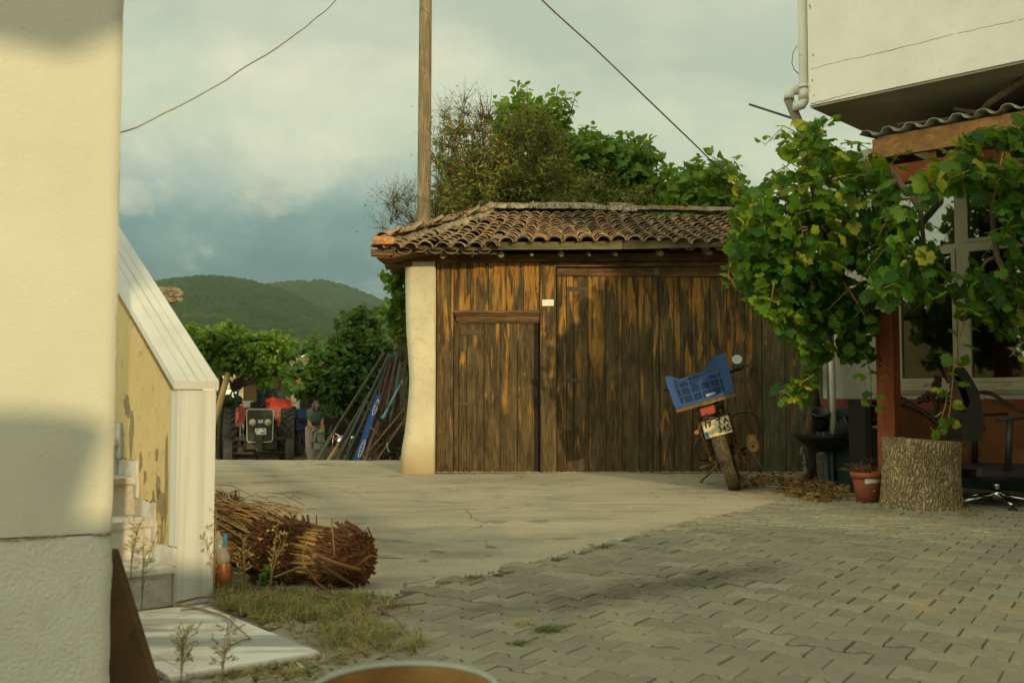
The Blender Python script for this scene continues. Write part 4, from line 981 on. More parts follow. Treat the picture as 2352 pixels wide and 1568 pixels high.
for poly, n in ((def_poly, 6500), (poly2, 3600)):
    for k in range(n):
        x, y = samp(poly); d_ = noise.noise(Vector((x*.018, y*.035, 1)))
        if d_ < -.16 and random.random() < .8: continue
        p = G(x, y, .018); 
        q = noise.noise(Vector((x*.02+9, y*.04, 5)))*.5+.5+random.gauss(0, .16); blade(gr, p, random.uniform(.03, .08)*(1.15 if d_ > .1 else 1)*(.55 if poly is poly2 or (x < 745 and y > 1440) else 1), random.uniform(.3, 1.5), random.uniform(.0008, .0020), min(1, max(0, q)))
tag(gr.build('grass', M_grass), 'dry and green grass around the landing slabs', kind='stuff')
db = MB()
for k in range(3200):
    x, y = samp(def_poly if k % 3 else poly2); p = G(x, y, .022+.015*random.random()); q = random.uniform(0, 6.3); L_ = random.uniform(.008, .06)
    d = Vector((math.cos(q), math.sin(q), random.gauss(0, .2))); s2 = Vector((-d.y, d.x, random.gauss(0, .3)))*random.uniform(.0015, .006)
    db.add([p, p+d*L_*.5+s2, p+d*L_, p+d*L_*.5-s2], [(0, 1, 2, 3)])
tag(db.build('dead_litter', material('dead leaf litter', f_leaf, dark=(.10, .055, .02), mid=(.24, .14, .05), light=(.40, .28, .12), trans=.1, old=(.60, .58, .48), oldamt=.04)), 'bits of straw and brown leaves lying in the grass', kind='stuff')
# earth under the grass
m = MB(); pts = [G(x, y, .006) for x, y in [(480, 1350), (700, 1355), (940, 1385), (950, 1420), (985, 1490), (900, 1530), (760, 1568), (300, 1568), (420, 1568), (560, 1545), (740, 1505), (500, 1400)]]
pts = [G(x, y, .004) for x, y in def_poly]; m.add([(p.x, p.y, .022) for p in pts], [tuple(range(len(pts)))], .5); 
pts = [G(x, y, .004) for x, y in poly2]; m.add([(p.x, p.y, .022) for p in pts], [tuple(range(len(pts)))], .5)
tag(m.build('soil', M_dirt), kind='structure')
tf = MB()   # tufts in the joints
for cx, cy, rx, ry, n, q in ((1205, 1437, 30, 9, 260, .75), (1258, 1450, 36, 11, 420, .15), (1192, 1484, 24, 7, 240, .18), (1085, 1334, 38, 9, 420, .2), (1382, 1260, 30, 7, 300, .25), (1446, 1274, 22, 3, 120, .2), (1240, 1292, 18, 4, 90, .9), (1835, 1163, 30, 5, 160, .35), (1600, 1206, 26, 4, 90, .8), (1000, 1352, 30, 5, 110, .8)):
    for k in range(n):
        x = cx+random.gauss(0, rx*.42); y = cy+random.gauss(0, ry*.42)-(x-cx)*.12; blade(tf, G(x, y, .024), random.uniform(.008, .028), random.uniform(.6, 1.8), .0018, min(1, max(0, q+random.gauss(0, .14))))
tag(tf.build('joint_weeds', M_grass), 'small weeds growing in the paving joints and along the concrete edge', kind='stuff')
def weed(x, y, hgt, n, label, leanx=0.0, pale=False, Yc=None, nside=9):
    p = G(x, y, .03) if Yc is None else P(x, y, Yc); root = thing('dry_weed', label, 'weed', p, group='dry weeds beside the steps'); st_ = MB(); hd = MB(); pts_, dirs, sz, rs = [], [], [], []
    for k in range(n):
        L_ = hgt*random.uniform(.6, 1); q = random.uniform(0, 6.3); dx = leanx+random.gauss(0, .13); dy = random.gauss(0, .12)
        pp = [p+Vector((dx*L_*t*t, dy*L_*t*t, L_*t)) for t in (0, .25, .5, .75, 1)]; st_.tube(pp, [.0016, .0014, .0012, .001, .0006], 4)
        for s2 in range(nside):
            t = random.uniform(.35, 1); b0 = p+Vector((dx*L_*t*t, dy*L_*t*t, L_*t)); d = Vector((random.gauss(0, 1), random.gauss(0, .6), .7)).normalized(); l2 = random.uniform(.015, .05); st_.tube([b0, b0+d*l2], .0007, 3)
            for w_ in range(3): pts_.append(b0+d*l2*random.uniform(.5, 1)); dirs.append(d+Vector((random.gauss(0, .5), random.gauss(0, .5), random.gauss(0, .4)))); sz.append(random.uniform(.008, .020)); rs.append(random.uniform(.2, .95))
    leaves(hd, 'almond', pts_, dirs, sz, rs); st_.build('stem', M_reed, root); hd.build('seed_head', M_grass, root)
weed(325, 1400, .30, 3, 'taller dry weed growing in front of the lowest marble riser', .10, Yc=3.3)
weed(300, 1330, .22, 3, 'dry weed growing up in front of the second marble riser', .05, Yc=3.5)
weed(415, 1568, .15, 5, 'small dry weed at the front edge of the landing, left one', .1, Yc=2.75)
weed(510, 1568, .17, 4, 'small dry weed at the front edge of the landing, right one', .1, Yc=2.75)
weed(492, 1372, .38, 2, 'tall single stalked weed with brown seeds growing at the pilaster edge', -.12, nside=16)
weed(560, 1366, .30, 4, 'dry weed stalks in front of the cut ends of the large reed bundle', .05)
weed(620, 1370, .34, 3, 'taller sparse weed before the middle of the large reed bundle', .12, nside=12)
p = G(607, 1362, .03); m = MB(); pts_, dirs, sz = [], [], []
for k in range(26): pts_.append(p+Vector((random.gauss(0, .008), random.gauss(0, .008), random.uniform(.03, .11)))); dirs.append((random.gauss(0, 1), random.gauss(0, 1), .5)); sz.append(random.uniform(.015, .03))
leaves(m, 'broad', pts_, dirs, sz, [.35]*26); m.tube([p, p+Vector((0, 0, .1))], .002, 5); tag(m.build('green_weed', material('fresh weed leaf', f_leaf, dark=(.03, .09, .015), mid=(.05, .15, .02), light=(.10, .22, .03)), org=p), 'small bright green weed in front of the large reed bundle', 'weed')

# ================================================================== FOREGROUND: ROUND POT AND BUCKET RIM AT THE BOTTOM EDGE
M_potin = basic('rust brown enamel', (.33, .185, .045), c2=(.20, .10, .025), scale=9, rough=.6, bscale=20, bs=.5, bd=.01)
Zr = .40; Yr = (H-Zr)*F/ (1508-910); cx = (955-1176)/F*Yr; RA = .150; cy = Yr-RA-.002
pt = thing('iron_pot', 'out of focus round grey rimmed pot with a rusty brown inside at the bottom edge', 'pot', (cx, cy, 0))
m = MB(); m.lathe([(RA-.012, Zr-.004), (RA-.020, Zr-.05), (RA-.028, Zr-.16), (0.0, Zr-.17)], (cx, cy, 0), 48); m.build('pot_inside', M_potin, pt)
m = MB(); m.lathe([(RA-.011, Zr-.003), (RA-.006, Zr+.004), (RA, Zr), (RA+.001, Zr-.008), (RA-.006, Zr-.02), (RA-.012, .0), (0, 0)], (cx, cy, 0), 48); m.build('pot_rim', basic('grey enamel', (.34, .36, .30), rough=.35), pt)
m = MB()
for k in range(9): m.sphere((cx-.06+.028*(k % 3)+random.uniform(-.01, .01), cy+.055-.03*(k//3), Zr-.12), .034, 10, 7, None, (1, 1, .8))
m.build('pot_content', basic('ochre lumps', (.42, .24, .055), c2=(.25, .13, .03), scale=12), pt)
p = P(478, 1576, 1.9); m = MB(); m.lathe([(.085, p.z-.006), (.092, p.z-.002), (.098, p.z-.006), (.096, p.z-.02), (.08, .0), (0, .0)], (p.x, p.y-.09, 0), 36); m.lathe([(.085, p.z-.006), (.078, .02), (0, .02)], (p.x, p.y-.09, 0), 36)
tag(m.build('black_bucket', basic('black rubber', (.02, .022, .022), rough=.5), org=(p.x, p.y-.09, 0)), 'rim of a black rubber bucket just showing at the bottom edge', 'bucket')
# ================================================================== WHITE HOUSE ON THE RIGHT (frame: t along the facade, n inward)
K = H/.9
NB = 7.55; NW = 9.20; NC = 7.75            # balcony face, ground floor wall, canopy post line
tb, zb_ = HP(1858, 243, NB)
M_white = material('white house plaster', f_plaster, base=(.80, .79, .70), alt=(.70, .69, .60), stain=(.45, .42, .30), st=.25, crack=False, bs=.35, bscale=45, bd=.004)
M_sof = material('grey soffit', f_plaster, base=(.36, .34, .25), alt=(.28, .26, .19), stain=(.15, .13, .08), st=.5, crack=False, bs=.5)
M_red = basic('red plinth band', (.23, .045, .025), c2=(.16, .035, .02), scale=6, bscale=60)
M_teal = basic('dark green plinth', (.025, .075, .055), c2=(.018, .045, .035), scale=5)
M_redwood = material('red stained timber', f_wood, grey=(.30, .085, .030), dark=(.17, .045, .018), warm=(.36, .13, .04), amt=.5)
M_orwood = material('orange stained timber', f_wood, vert=False, grey=(.30, .15, .05), dark=(.19, .085, .03), warm=(.42, .22, .07), amt=.5)
M_frame = basic('shade darkened window frame', (.42, .39, .26), c2=(.34, .31, .20), scale=3, rough=.4, bs=.05)  # frame colour lowered to stand in for the shade under the canopy
M_glass = material('window glass', f_glass)
house = thing('white_house', 'two storey white house on the right with an overhanging upper floor and drainpipe', 'house', hp(tb, NB, 0))
def hb(mb, t0, t1, n0, n1, z0, z1, r=None, b=0):
    mb.hexa([hp(t0, n0, z0), hp(t1, n0, z0), hp(t1, n1, z0), hp(t0, n1, z0), hp(t0, n0, z1), hp(t1, n0, z1), hp(t1, n1, z1), hp(t0, n1, z1)], r)
TE = tb+9.5; ZU = 7.2
m = MB(); hb(m, tb, TE, NB, NB+.14, zb_, ZU); hb(m, tb, tb+.14, NB+.14, NB+7, zb_, ZU); hb(m, TE-.14, TE, NB+.14, NB+7, zb_, ZU); hb(m, tb+.14, TE-.14, NB+6.86, NB+7, zb_, ZU); m.build('upper_wall', M_white, house)
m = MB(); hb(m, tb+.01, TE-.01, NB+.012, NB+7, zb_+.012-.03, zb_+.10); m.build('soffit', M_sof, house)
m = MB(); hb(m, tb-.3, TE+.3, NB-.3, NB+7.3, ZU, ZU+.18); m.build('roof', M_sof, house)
m = MB()   # long hairline crack in the fascia and chipped lower edge
_, zck = HP(1859, 161, NB)
for k in range(150):
    t = tb+.02+k*.022
    a = hp(t, NB-.0012, zck+.012*fbm(t, 1, 1.5)+.006*fbm(t, 1, 9)); b_ = hp(t+.022, NB-.0012, zck+.012*fbm(t+.022, 1, 1.5)+.006*fbm(t+.022, 1, 9))
    if fbm(t, 3, 4) > -.4: m.tube([a, b_], .0012+.0016*max(0, fbm(t, 9, 3)), 4)
for k in range(26):
    t = tb+.02+k*.016; a = hp(t, NB-.001, zb_+.012+k*.0006+.006*fbm(t, 2, 20)); m.tube([a, hp(t+.018, NB-.001, zb_+.012+k*.0006+.006*fbm(t+.016, 2, 20))], .0035*(1-k/30), 4)
for k in range(22):
    p = hp(tb+random.uniform(.0, .05), NB-.001, zb_+random.uniform(0, 1.6)); m.sphere(p, random.uniform(.002, .006), 6, 4, None, (1, .3, 2.4))
m.build('wall_crack', basic('crack dirt', (.20, .17, .10)), house)
m = MB(); q = hp(*[HP(2245, 203, NB)[0]+.3, NB+.65, 0]); cc = Vector((q.x, q.y, zb_-.028)); m.lathe([(.0, 0), (.17, 0), (.17, .01)], cc, 28); m.build('soffit_patch', basic('brown patch', (.14, .10, .05)), house)
# drainpipe
M_pvc = basic('grey white plastic pipe', (.62, .61, .53), c2=(.50, .49, .41), scale=3, rough=.45, bs=.05, dirt=.1)
M_pvcg = basic('dirty grey pipe', (.22, .20, .15), c2=(.14, .13, .10), scale=4, rough=.5, bs=.05)
rp = .040
m = MB(); q = P(1852, 200, hp(tb, NB, 0).y-.02); px_ = Vector((q.x, q.y, 0)); px_ = hp(tb-.055, NB+.03, 0)
zt_ = zb_+.09
pts = [Vector((px_.x, px_.y, 6.9)), Vector((px_.x, px_.y, zt_)), Vector((px_.x, px_.y, zt_-.03)), Vector((px_.x-.02, px_.y, zt_-.065)), Vector((px_.x-.06, px_.y+.01, zt_-.075)), Vector((px_.x-.09, px_.y+.02, zt_-.07))]
m.tube(pts, rp, 16); m.tube([Vector((px_.x, px_.y, zt_+.06)), Vector((px_.x, px_.y, zt_-.02))], rp*1.16, 16); m.tube([Vector((px_.x-.12, px_.y+.02, zt_-.01)), Vector((px_.x-.12, px_.y+.02, zt_+.02)), Vector((px_.x-.10, px_.y+.02, zt_+.06)), Vector((px_.x-.04, px_.y+.02, zt_+.07))], rp*1.05, 16)
dp = m.build('drainpipe', M_pvc, house)
m = MB(); a = Vector((px_.x-.125, px_.y+.03, zt_)); b_ = P(1865, 355, 8.3); m.tube([a, b_, P(1890, 560, 9.0), P(1905, 760, 9.45), P(1912, 990, 9.5)], rp, 14); m.build('lower_pipe', M_pvcg, house)
m = MB(); m.tube([P(1908, 800, 9.4), P(1912, 860, 9.4), P(1914, 995, 9.4)], .030, 12); m.build('ground_pipe', M_pvc, house)
m = MB(); m.tube([px_+Vector((0, 0, zt_+.075)), px_+Vector((0, 0, zt_+.095))], rp*1.3, 16); m.box(px_.x+.02, px_.y-.045, zt_+.072, px_.x+.07, px_.y-.03, zt_+.098); m.build('pipe_clamp', M_pvc, house)
# ground floor
tw, _ = HP(1900, 800, NW); tw -= .05
zred = HP(2300, 916, NW)[1]; zred2 = zred-.095; 
W0 = HP(2056, 885, NW)[0]; W1 = W0+2.55; ZS = HP(2080, 888, NW)[1]; ZTOP = HP(2100, 444, NW)[1]
ZU0 = zb_-.02
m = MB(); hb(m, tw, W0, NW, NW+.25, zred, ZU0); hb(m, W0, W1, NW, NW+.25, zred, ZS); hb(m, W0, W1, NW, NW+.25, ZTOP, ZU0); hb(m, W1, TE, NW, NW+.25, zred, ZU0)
hb(m, tw, tw+.25, NW+.25, NB+6.9, 0, ZU0); m.build('ground_floor_wall', material('shade darkened white plaster', f_plaster, base=(.44, .43, .35), alt=(.36, .35, .28), stain=(.20, .18, .12), st=.4, crack=False), house)  # darker copy of the house plaster, canopy shade put into its colour
m = MB(); hb(m, tw-.003, TE, NW-.004, NW+.1, zred2, zred); m.build('plinth_band', M_red, house)
m = MB(); hb(m, tw-.002, TE, NW-.003, NW+.1, -.05, zred2); m.build('plinth', M_teal, house)
win = MB(); ft = .055
zt1 = HP(2130, 566, NW)[1]; zt2 = zt1-.05
mx0 = HP(2200, 800, NW)[0]; mx1 = mx0+.085
def fr(mb, t0, t1, z0, z1, w=.045, n0=-.02, n1=.05):
    hb(mb, t0, t0+w, NW+n0, NW+n1, z0, z1); hb(mb, t1-w, t1, NW+n0, NW+n1, z0, z1); hb(mb, t0+w, t1-w, NW+n0, NW+n1, z0, z0+w); hb(mb, t0+w, t1-w, NW+n0, NW+n1, z1-w, z1)
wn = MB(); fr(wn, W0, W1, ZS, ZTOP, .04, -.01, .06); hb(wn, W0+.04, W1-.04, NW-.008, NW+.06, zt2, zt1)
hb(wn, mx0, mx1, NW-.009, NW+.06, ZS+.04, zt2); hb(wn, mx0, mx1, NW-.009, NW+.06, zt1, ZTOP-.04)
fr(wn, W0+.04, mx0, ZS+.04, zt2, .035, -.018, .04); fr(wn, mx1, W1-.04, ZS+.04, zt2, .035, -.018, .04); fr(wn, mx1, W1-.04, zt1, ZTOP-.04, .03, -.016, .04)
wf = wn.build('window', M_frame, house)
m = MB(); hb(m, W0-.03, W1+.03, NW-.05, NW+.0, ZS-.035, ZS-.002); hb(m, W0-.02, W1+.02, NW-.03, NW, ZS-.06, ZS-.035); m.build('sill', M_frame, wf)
m = MB(); hb(m, W0+.05, mx0, NW+.012, NW+.016, ZS+.05, zt2-.02); hb(m, mx1, W1-.05, NW+.012, NW+.016, ZS+.05, zt2-.02); hb(m, W0+.05, mx0, NW+.018, NW+.022, zt1, ZTOP-.05); hb(m, mx1, W1-.05, NW+.018, NW+.022, zt1, ZTOP-.05)
m.build('window_glass', M_glass, wf)
m = MB(); n = 150; vs = []
for i in range(n+1):
    t = mx1+.02+(W1-.05-mx1)*i/n; d = .018*math.sin(i*1.9)+.01*math.sin(i*.7); vs += [hp(t, NW+.12+d, ZS), hp(t, NW+.12+d, ZTOP)]
m.add(vs, [(2*i, 2*i+1, 2*i+3, 2*i+2) for i in range(n)], .5, True); m.build('curtain', basic('beige curtain', (.20, .16, .09), c2=(.13, .10, .055), scale=8), wf)
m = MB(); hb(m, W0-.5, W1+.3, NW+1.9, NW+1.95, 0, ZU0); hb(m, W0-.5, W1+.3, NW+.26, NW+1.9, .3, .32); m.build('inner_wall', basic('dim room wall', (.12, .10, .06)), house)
for t in (W0+.25, W0+.62, mx1+.3, mx1+.8):
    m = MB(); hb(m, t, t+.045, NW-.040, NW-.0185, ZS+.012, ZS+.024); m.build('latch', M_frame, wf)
# ------------------------------------------------------------------ canopy with corrugated sheets
canopy = thing('timber_canopy', 'low timber canopy with red posts and corrugated roof sheets in front of the house', 'canopy', hp(HP(2035, 1130, NC)[0], NC, 0))
tp = HP(2030, 800, NC)[0]
zbm0 = HP(2040, 364, NC)[1]; zbm1 = HP(2036, 316, NC)[1]
m = MB(); hb(m, tp-.065, tp+.075, NC, NC+.13, 0, zbm0-.12); m.build('post', M_redwood, canopy)
m = MB(); hb(m, tp+3.4, tp+3.54, NC, NC+.13, 0, zbm0-.12); m.build('post', M_redwood, canopy)
TB0 = HP(2012, 345, NC-.03)[0]
m = MB(); hb(m, TB0+.03, TB0+4.6, NC-.055, NC-.005, zbm0, zbm1, .3); m.build('fascia_beam', M_orwood, canopy)
m = MB(); hb(m, TB0+.04, TB0+4.6, NC, NC+.10, zbm0-.21, zbm0-.06, .3); m.build('red_beam', M_redwood, canopy)
m = MB(); hb(m, TB0-.02, TB0+.03, NC-.05, NW-.02, zbm0+.02, zbm1-.01, .6)
for k in range(7): t = TB0+.4+k*.62; hb(m, t, t+.06, NC-.004, NW-.02, zbm0-.055, zbm0+.05, .5)
m.build('rafter', M_orwood, canopy)
m = MB(); vs = []; n = 240; LC = 4.7
for i in range(n+1):
    t = TB0-.10+LC*i/n; w_ = .030*math.sin(i/n*LC/.177*2*pi); pr_ = max(-.020, min(.026, w_*1.5))
    vs += [hp(t, NC-.10+.006*math.sin(i*.3), zbm1+.030+pr_), hp(t, NW-.01, zbm1+.17+pr_)]
m.add(vs, [(2*i, 2*i+1, 2*i+3, 2*i+2) for i in range(n)], .5, True)
cs = m.build('corrugated_sheet', basic('dull fibre sheet', (.36, .35, .28), c2=(.24, .22, .16), scale=5, rough=.8, dirt=.3), canopy)
md = cs.modifiers.new('thickness', 'SOLIDIFY'); md.thickness = .006
# black rod jutting from behind
tag(MB().tube([P(1722, 240, 9.9), P(1790, 262, 9.2), P(1860, 285, 8.6)], .011, 8).build('steel_rod', basic('black steel', (.02, .022, .02), rough=.5), org=P(1790, 262, 8.4)), 'thin black steel rod sticking out to the left near the drainpipe elbow', 'rod')
tag(MB().tube([P(1832, 105, 8.0), P(1822, 120, 8.0), P(1819, 145, 8.0), P(1824, 160, 8.0), P(1835, 170, 8.0)], .004, 6).build('loose_cable', M_pvcg, org=P(1822, 120, 7.45)), 'small loose loop of grey cable beside the white drainpipe', 'cable')

# ------------------------------------------------------------------ things under the canopy
# tree stump
sp0 = G(2136, 1184); R0 = .270; sc_ = Vector((sp0.x+.045, sp0.y+R0*.9, 0)); m = MB(); vs = []; nz_, ns = 70, 160
hl = P(2045, 1002, sc_.y).z; hr = P(2228, 1016, sc_.y).z
for j in range(nz_+1):
    t = j/nz_
    for k in range(ns):
        q = 2*pi*k/ns; rr = R0*(1.035+.10*(1-t)**3-.03*math.sin(t*3)); c_, s_ = math.cos(q), math.sin(q)
        rr *= 1+.035*noise.noise(Vector((c_*1.4, s_*1.4, t*1.5)))+.03*(1-t)*noise.noise(Vector((c_*4, s_*4, 2)))
        n1_ = noise.noise(Vector((q*ns/9.5+.8*math.sin(t*9+q*3), t*4.2, 0))); rr += .006*n1_+.004*noise.noise(Vector((c_*26, s_*26, t*12)))
        top = hl+(hr-hl)*(.5+.5*c_)+.012*noise.noise(Vector((c_*5, s_*5, 5)))
        vs.append((sc_.x+c_*rr, sc_.y+s_*rr*.95, t*top))
m.add(vs, [(j*ns+k, j*ns+(k+1) % ns, (j+1)*ns+(k+1) % ns, (j+1)*ns+k) for j in range(nz_) for k in range(ns)], .5, True)
stump = thing('tree_stump', 'wide cut tree stump with deeply furrowed bark standing at the paving edge', 'tree stump', sc_)
m.build('bark', M_bark, stump)
m = MB(); b0 = len(vs)-ns; top = [Vector(vs[b0+k]) for k in range(ns)]; m.add([v-Vector((0, 0, .003)) for v in top]+[Vector((sc_.x, sc_.y, (hl+hr)/2+.004))], [(k, (k+1) % ns, ns) for k in range(ns)], .5); m.build('cut_face', basic('cut wood', (.30, .21, .11), c2=(.18, .12, .06), scale=30), stump)
# straw at its foot
m = MB()
for k in range(90):
    p = G(random.gauss(2222, 16), random.uniform(1172, 1190), .03); d = Vector((random.gauss(0, .6), random.gauss(0, .5), random.uniform(0, .7))); m.tube([p, p+d*random.uniform(.04, .13)], .0012, 3)
tag(m.build('straw', M_reed), 'wisps of straw at the foot of the tree stump', kind='stuff')
# terracotta pot with dead plant, saucer
M_terra = basic('terracotta plastic', (.33, .095, .038), c2=(.25, .07, .03), scale=6, rough=.6, bs=.1, dirt=.2, dirtc=(.16, .09, .05))
pc = G(2004, 1166); pc.y += .11; fp = thing('flower_pot', 'terracotta flower pot with a torn white label band and a dead plant', 'flower pot', pc)
m = MB(); m.lathe([(0, .02), (.080, .02), (.104, .20), (.106, .222), (.122, .224), (.124, .262), (.112, .266), (.106, .25), (0, .245)], pc, 32); m.build('pot', M_terra, fp)
m = MB(); m.lathe([(0, 0), (.095, 0), (.108, .022), (.104, .024), (.085, .012), (0, .012)], pc, 32); m.build('pot_saucer', M_terra, fp)
m = MB(); vs = []; n = 26
for i in range(n+1):
    q = -2.05+1.75*i/n; r1 = .1085; zb2 = .188+.010*noise.noise(Vector((i*.6, 0, 0)))-.008*(i < 8)*(8-i)/8; vs += [pc+Vector((math.cos(q)*r1*.985, math.sin(q)*r1*.985, zb2)), pc+Vector((math.cos(q)*r1, math.sin(q)*r1, .221))]
m.add(vs, [(2*i, 2*i+2, 2*i+3, 2*i+1) for i in range(n)], .5, True)
m.add([pc+Vector((.018, -.0985, .118)), pc+Vector((.026, -.0975, .13)), pc+Vector((.02, -.100, .142)), pc+Vector((.012, -.1, .122))], [(0, 1, 2, 3)])
m.build('torn_label', basic('white paper label', (.66, .66, .58)), fp)
m = MB()
for k in range(34):
    p = pc+Vector((random.gauss(0, .04), random.gauss(0, .035), .25)); d = Vector((random.gauss(-.25, .7), random.gauss(-.1, .4), random.uniform(.3, 1))); l_ = random.uniform(.05, .17); q = p+d*l_*.5; m.tube([p, q, q+Vector((d.x*1.4, d.y, d.z*.5))*l_*.5], [.0022, .0018, .001], 4)
    for s2 in range(3): b0 = q+d*l_*.1*s2; m.tube([b0, b0+Vector((random.gauss(0, .03), random.gauss(0, .02), .02))], .001, 3)
m.build('dead_plant', material('dead plant', f_leaf, dark=(.12, .05, .02), mid=(.26, .11, .04), light=(.34, .18, .07), trans=.05), fp)
pc2 = G(1962, 1158); m = MB(); m.lathe([(0, .004), (.055, .004), (.095, .020), (.097, .024), (.093, .024), (.055, .009), (0, .008)], (pc2.x+.03, pc2.y+.10, 0), 30); tag(m.build('plate', basic('white enamel', (.62, .64, .60), rough=.3), org=(pc2.x+.03, pc2.y+.1, 0)), 'white saucer on the ground at the left of the flower pot', 'plate')
# black cabinet (stove) behind the post
def Bp(x, y, Y): return P(x, y, Y)
cy_ = 8.2; xa = P(1950, 1000, cy_+.4).x; xb = P(2052, 1000, cy_).x; zt_ = P(1960, 925, cy_).z
stv = thing('black_stove', 'black metal stove cabinet standing behind the red post', 'stove', ((xa+xb)/2, cy_+.2, 0))
M_black = basic('black sheet metal', (.010, .009, .007), c2=(.016, .014, .010), scale=8, rough=.55, bs=.1)
m = MB(); m.box(xa, cy_, .02, xa+.05, cy_+.4, zt_, .5); m.box(xb-.05, cy_, .02, xb, cy_+.4, zt_, .5); m.box(xa+.05, cy_+.35, .02, xb-.05, cy_+.4, zt_, .5); m.box(xa-.01, cy_-.01, zt_, xb+.01, cy_+.41, zt_+.025, .5); m.box(xa+.05, cy_+.02, .1, xb-.05, cy_+.35, zt_-.22, .5); m.build('body', M_black, stv)
m = MB(); m.box(xa+.06, cy_+.005, .14, xb-.06, cy_+.018, zt_-.26, .5); m.build('door', M_black, stv)
m = MB(); cx_ = (xa+xb)/2-.02; m.lathe([(0, 0), (.05, 0), (.075, .03), (.073, .03), (0, .022)], (cx_+.04, cy_+.1, zt_-.218), 24); tag(m.build('bowl', basic('pale green bowl', (.45, .50, .33), rough=.4), org=(cx_, cy_+.1, zt_-.218)), 'pale shallow bowl on the shelf of the black stove', 'bowl')
m = MB(); m.sphere((cx_+.03, cy_+.2, zt_-.12), .06, 14, 9, None, (1, .8, .9)); tag(m.build('clay_jug', basic('brown clay', (.26, .12, .05)), org=(cx_-.03, cy_+.2, zt_-.218)), 'round brown clay jug inside the black stove cabinet', 'jug')
m = MB(); z0 = zt_+.026; x0 = xa+.05
for k in range(4): m.box(x0+k*.028, cy_+.1, z0, x0+.004+k*.028, cy_+.104, z0+.10); m.box(x0, cy_+.105, z0+.02+k*.024, x0+.09, cy_+.108, z0+.023+k*.024)
tag(m.build('wire_rack', basic('white wire', (.6, .6, .55)), org=(x0, cy_+.1, z0)), 'small white wire rack on top of the black stove', 'rack')
# carved sofa against the wall
M_carve = basic('carved dark wood', (.060, .026, .014), c2=(.03, .014, .008), scale=18, rough=.45, bs=.5, bscale=60, bd=.01)
M_uph = basic('orange brown upholstery', (.17, .065, .018), c2=(.11, .042, .013), scale=5, rough=.85, bscale=120, bs=.3)
NS = 8.62; ts = HP(2150, 930, NS)[0]; sofa = thing('carved_sofa', 'ornate sofa with dark carved wooden frame and orange brown upholstery under the window', 'sofa', hp(ts+.5, NS, 0))
def SZ(x, y): return HP(x, y, NS)
def ribbon(mb, pix, ra, n0=NS, seg=8):
    pts = [];
    for (x, y) in pix: t, z = HP(x, y, n0); pts.append(hp(t, n0, z))
    o = []
    for k in range(len(pts)-1):
        for q in range(5):
            t = q/5; p0 = pts[max(k-1, 0)]; p1 = pts[k]; p2 = pts[k+1]; p3 = pts[min(k+2, len(pts)-1)]
            o.append(.5*((2*p1)+(-p0+p2)*t+(2*p0-5*p1+4*p2-p3)*t*t+(-p0+3*p1-3*p2+p3)*t**3))
    o.append(pts[-1]); mb.tube(o, ra, seg)
m = MB(); ol = [(2050, 930), (2080, 930), (2110, 945), (2140, 968), (2165, 985), (2190, 985), (2200, 950), (2230, 925), (2262, 915), (2290, 925), (2325, 945), (2370, 958), (2470, 960), (2500, 1080), (2050, 1080)]
vs = [hp(HP(x, y, NS+.03)[0], NS+.03, HP(x, y, NS+.03)[1]) for x, y in ol]; n = len(ol)
m.add(vs+[v+HN*.09 for v in vs]+[sum(vs, Vector())/n-HN*.03], [(i, (i+1) % n, 2*n) for i in range(n)]+[(i, (i+1) % n, n+(i+1) % n, n+i) for i in range(n)], .5); m.build('backrest', M_uph, sofa)
m = MB(); vs = [hp(HP(x, y, NS)[0], NS+.01, HP(x, y, NS)[1]) for x, y in ((2140, 925), (2160, 905), (2200, 918), (2235, 950), (2200, 985), (2160, 975))]; m.add(vs+[v+HN*.03 for v in vs], [(0, 1, 2, 3, 4, 5)]+[(i, (i+1) % 6, 6+(i+1) % 6, 6+i) for i in range(6)], .3); m.build('backrest_panel', M_uph, sofa)
m = MB(); ribbon(m, [(2050, 925), (2080, 928), (2110, 940), (2140, 960), (2170, 985), (2205, 992)], .022); ribbon(m, [(2128, 900), (2150, 925), (2148, 950), (2138, 958)], .020); ribbon(m, [(2108, 925), (2150, 905), (2190, 903), (2220, 922), (2245, 955), (2260, 985)], .018); ribbon(m, [(2250, 900), (2280, 905), (2310, 925), (2330, 935)], .016); ribbon(m, [(2100, 930), (2075, 915), (2050, 905)], .015)
for k in range(90):
    f_ = random.random(); x = 2155+random.gauss(0, 22); y = 895+random.gauss(0, 8)-abs(0)
    t = random.random(); x = 2108+85*t; yb = 925-65*math.exp(-((x-2153)/16)**2)-22*math.exp(-((x-2120)/9)**2); y = random.uniform(yb, 922)
    q, z = HP(x, y, NS); m.sphere(hp(q, NS-.01+.02*random.random(), z), random.uniform(.008, .02), 7, 5)
for k in range(16): q, z = HP(2153+random.gauss(0, 5), 880+random.gauss(0, 6), NS); m.sphere(hp(q, NS, z), random.uniform(.012, .02), 7, 5)
m.build('carved_frame', M_carve, sofa)
m = MB(); t0 = HP(2070, 1060, NS)[0]+.10; hb(m, t0, t0+1.9, NS-.55, NS+.02, .30, .44); hb(m, t0-.05, t0+1.95, NS-.58, NS-.5, .22, .31); m.build('seat', M_uph, sofa)
for t in (t0+.02, t0+1.85):
    m = MB(); a = hp(t, NS-.52, .26); m.tube([a, a+Vector((0, -.01, -.1)), a+Vector((.02, -.03, -.18)), a+Vector((-.01, -.03, -.255))], [.035, .04, .025, .03], 8); m.build('leg', M_carve, sofa)
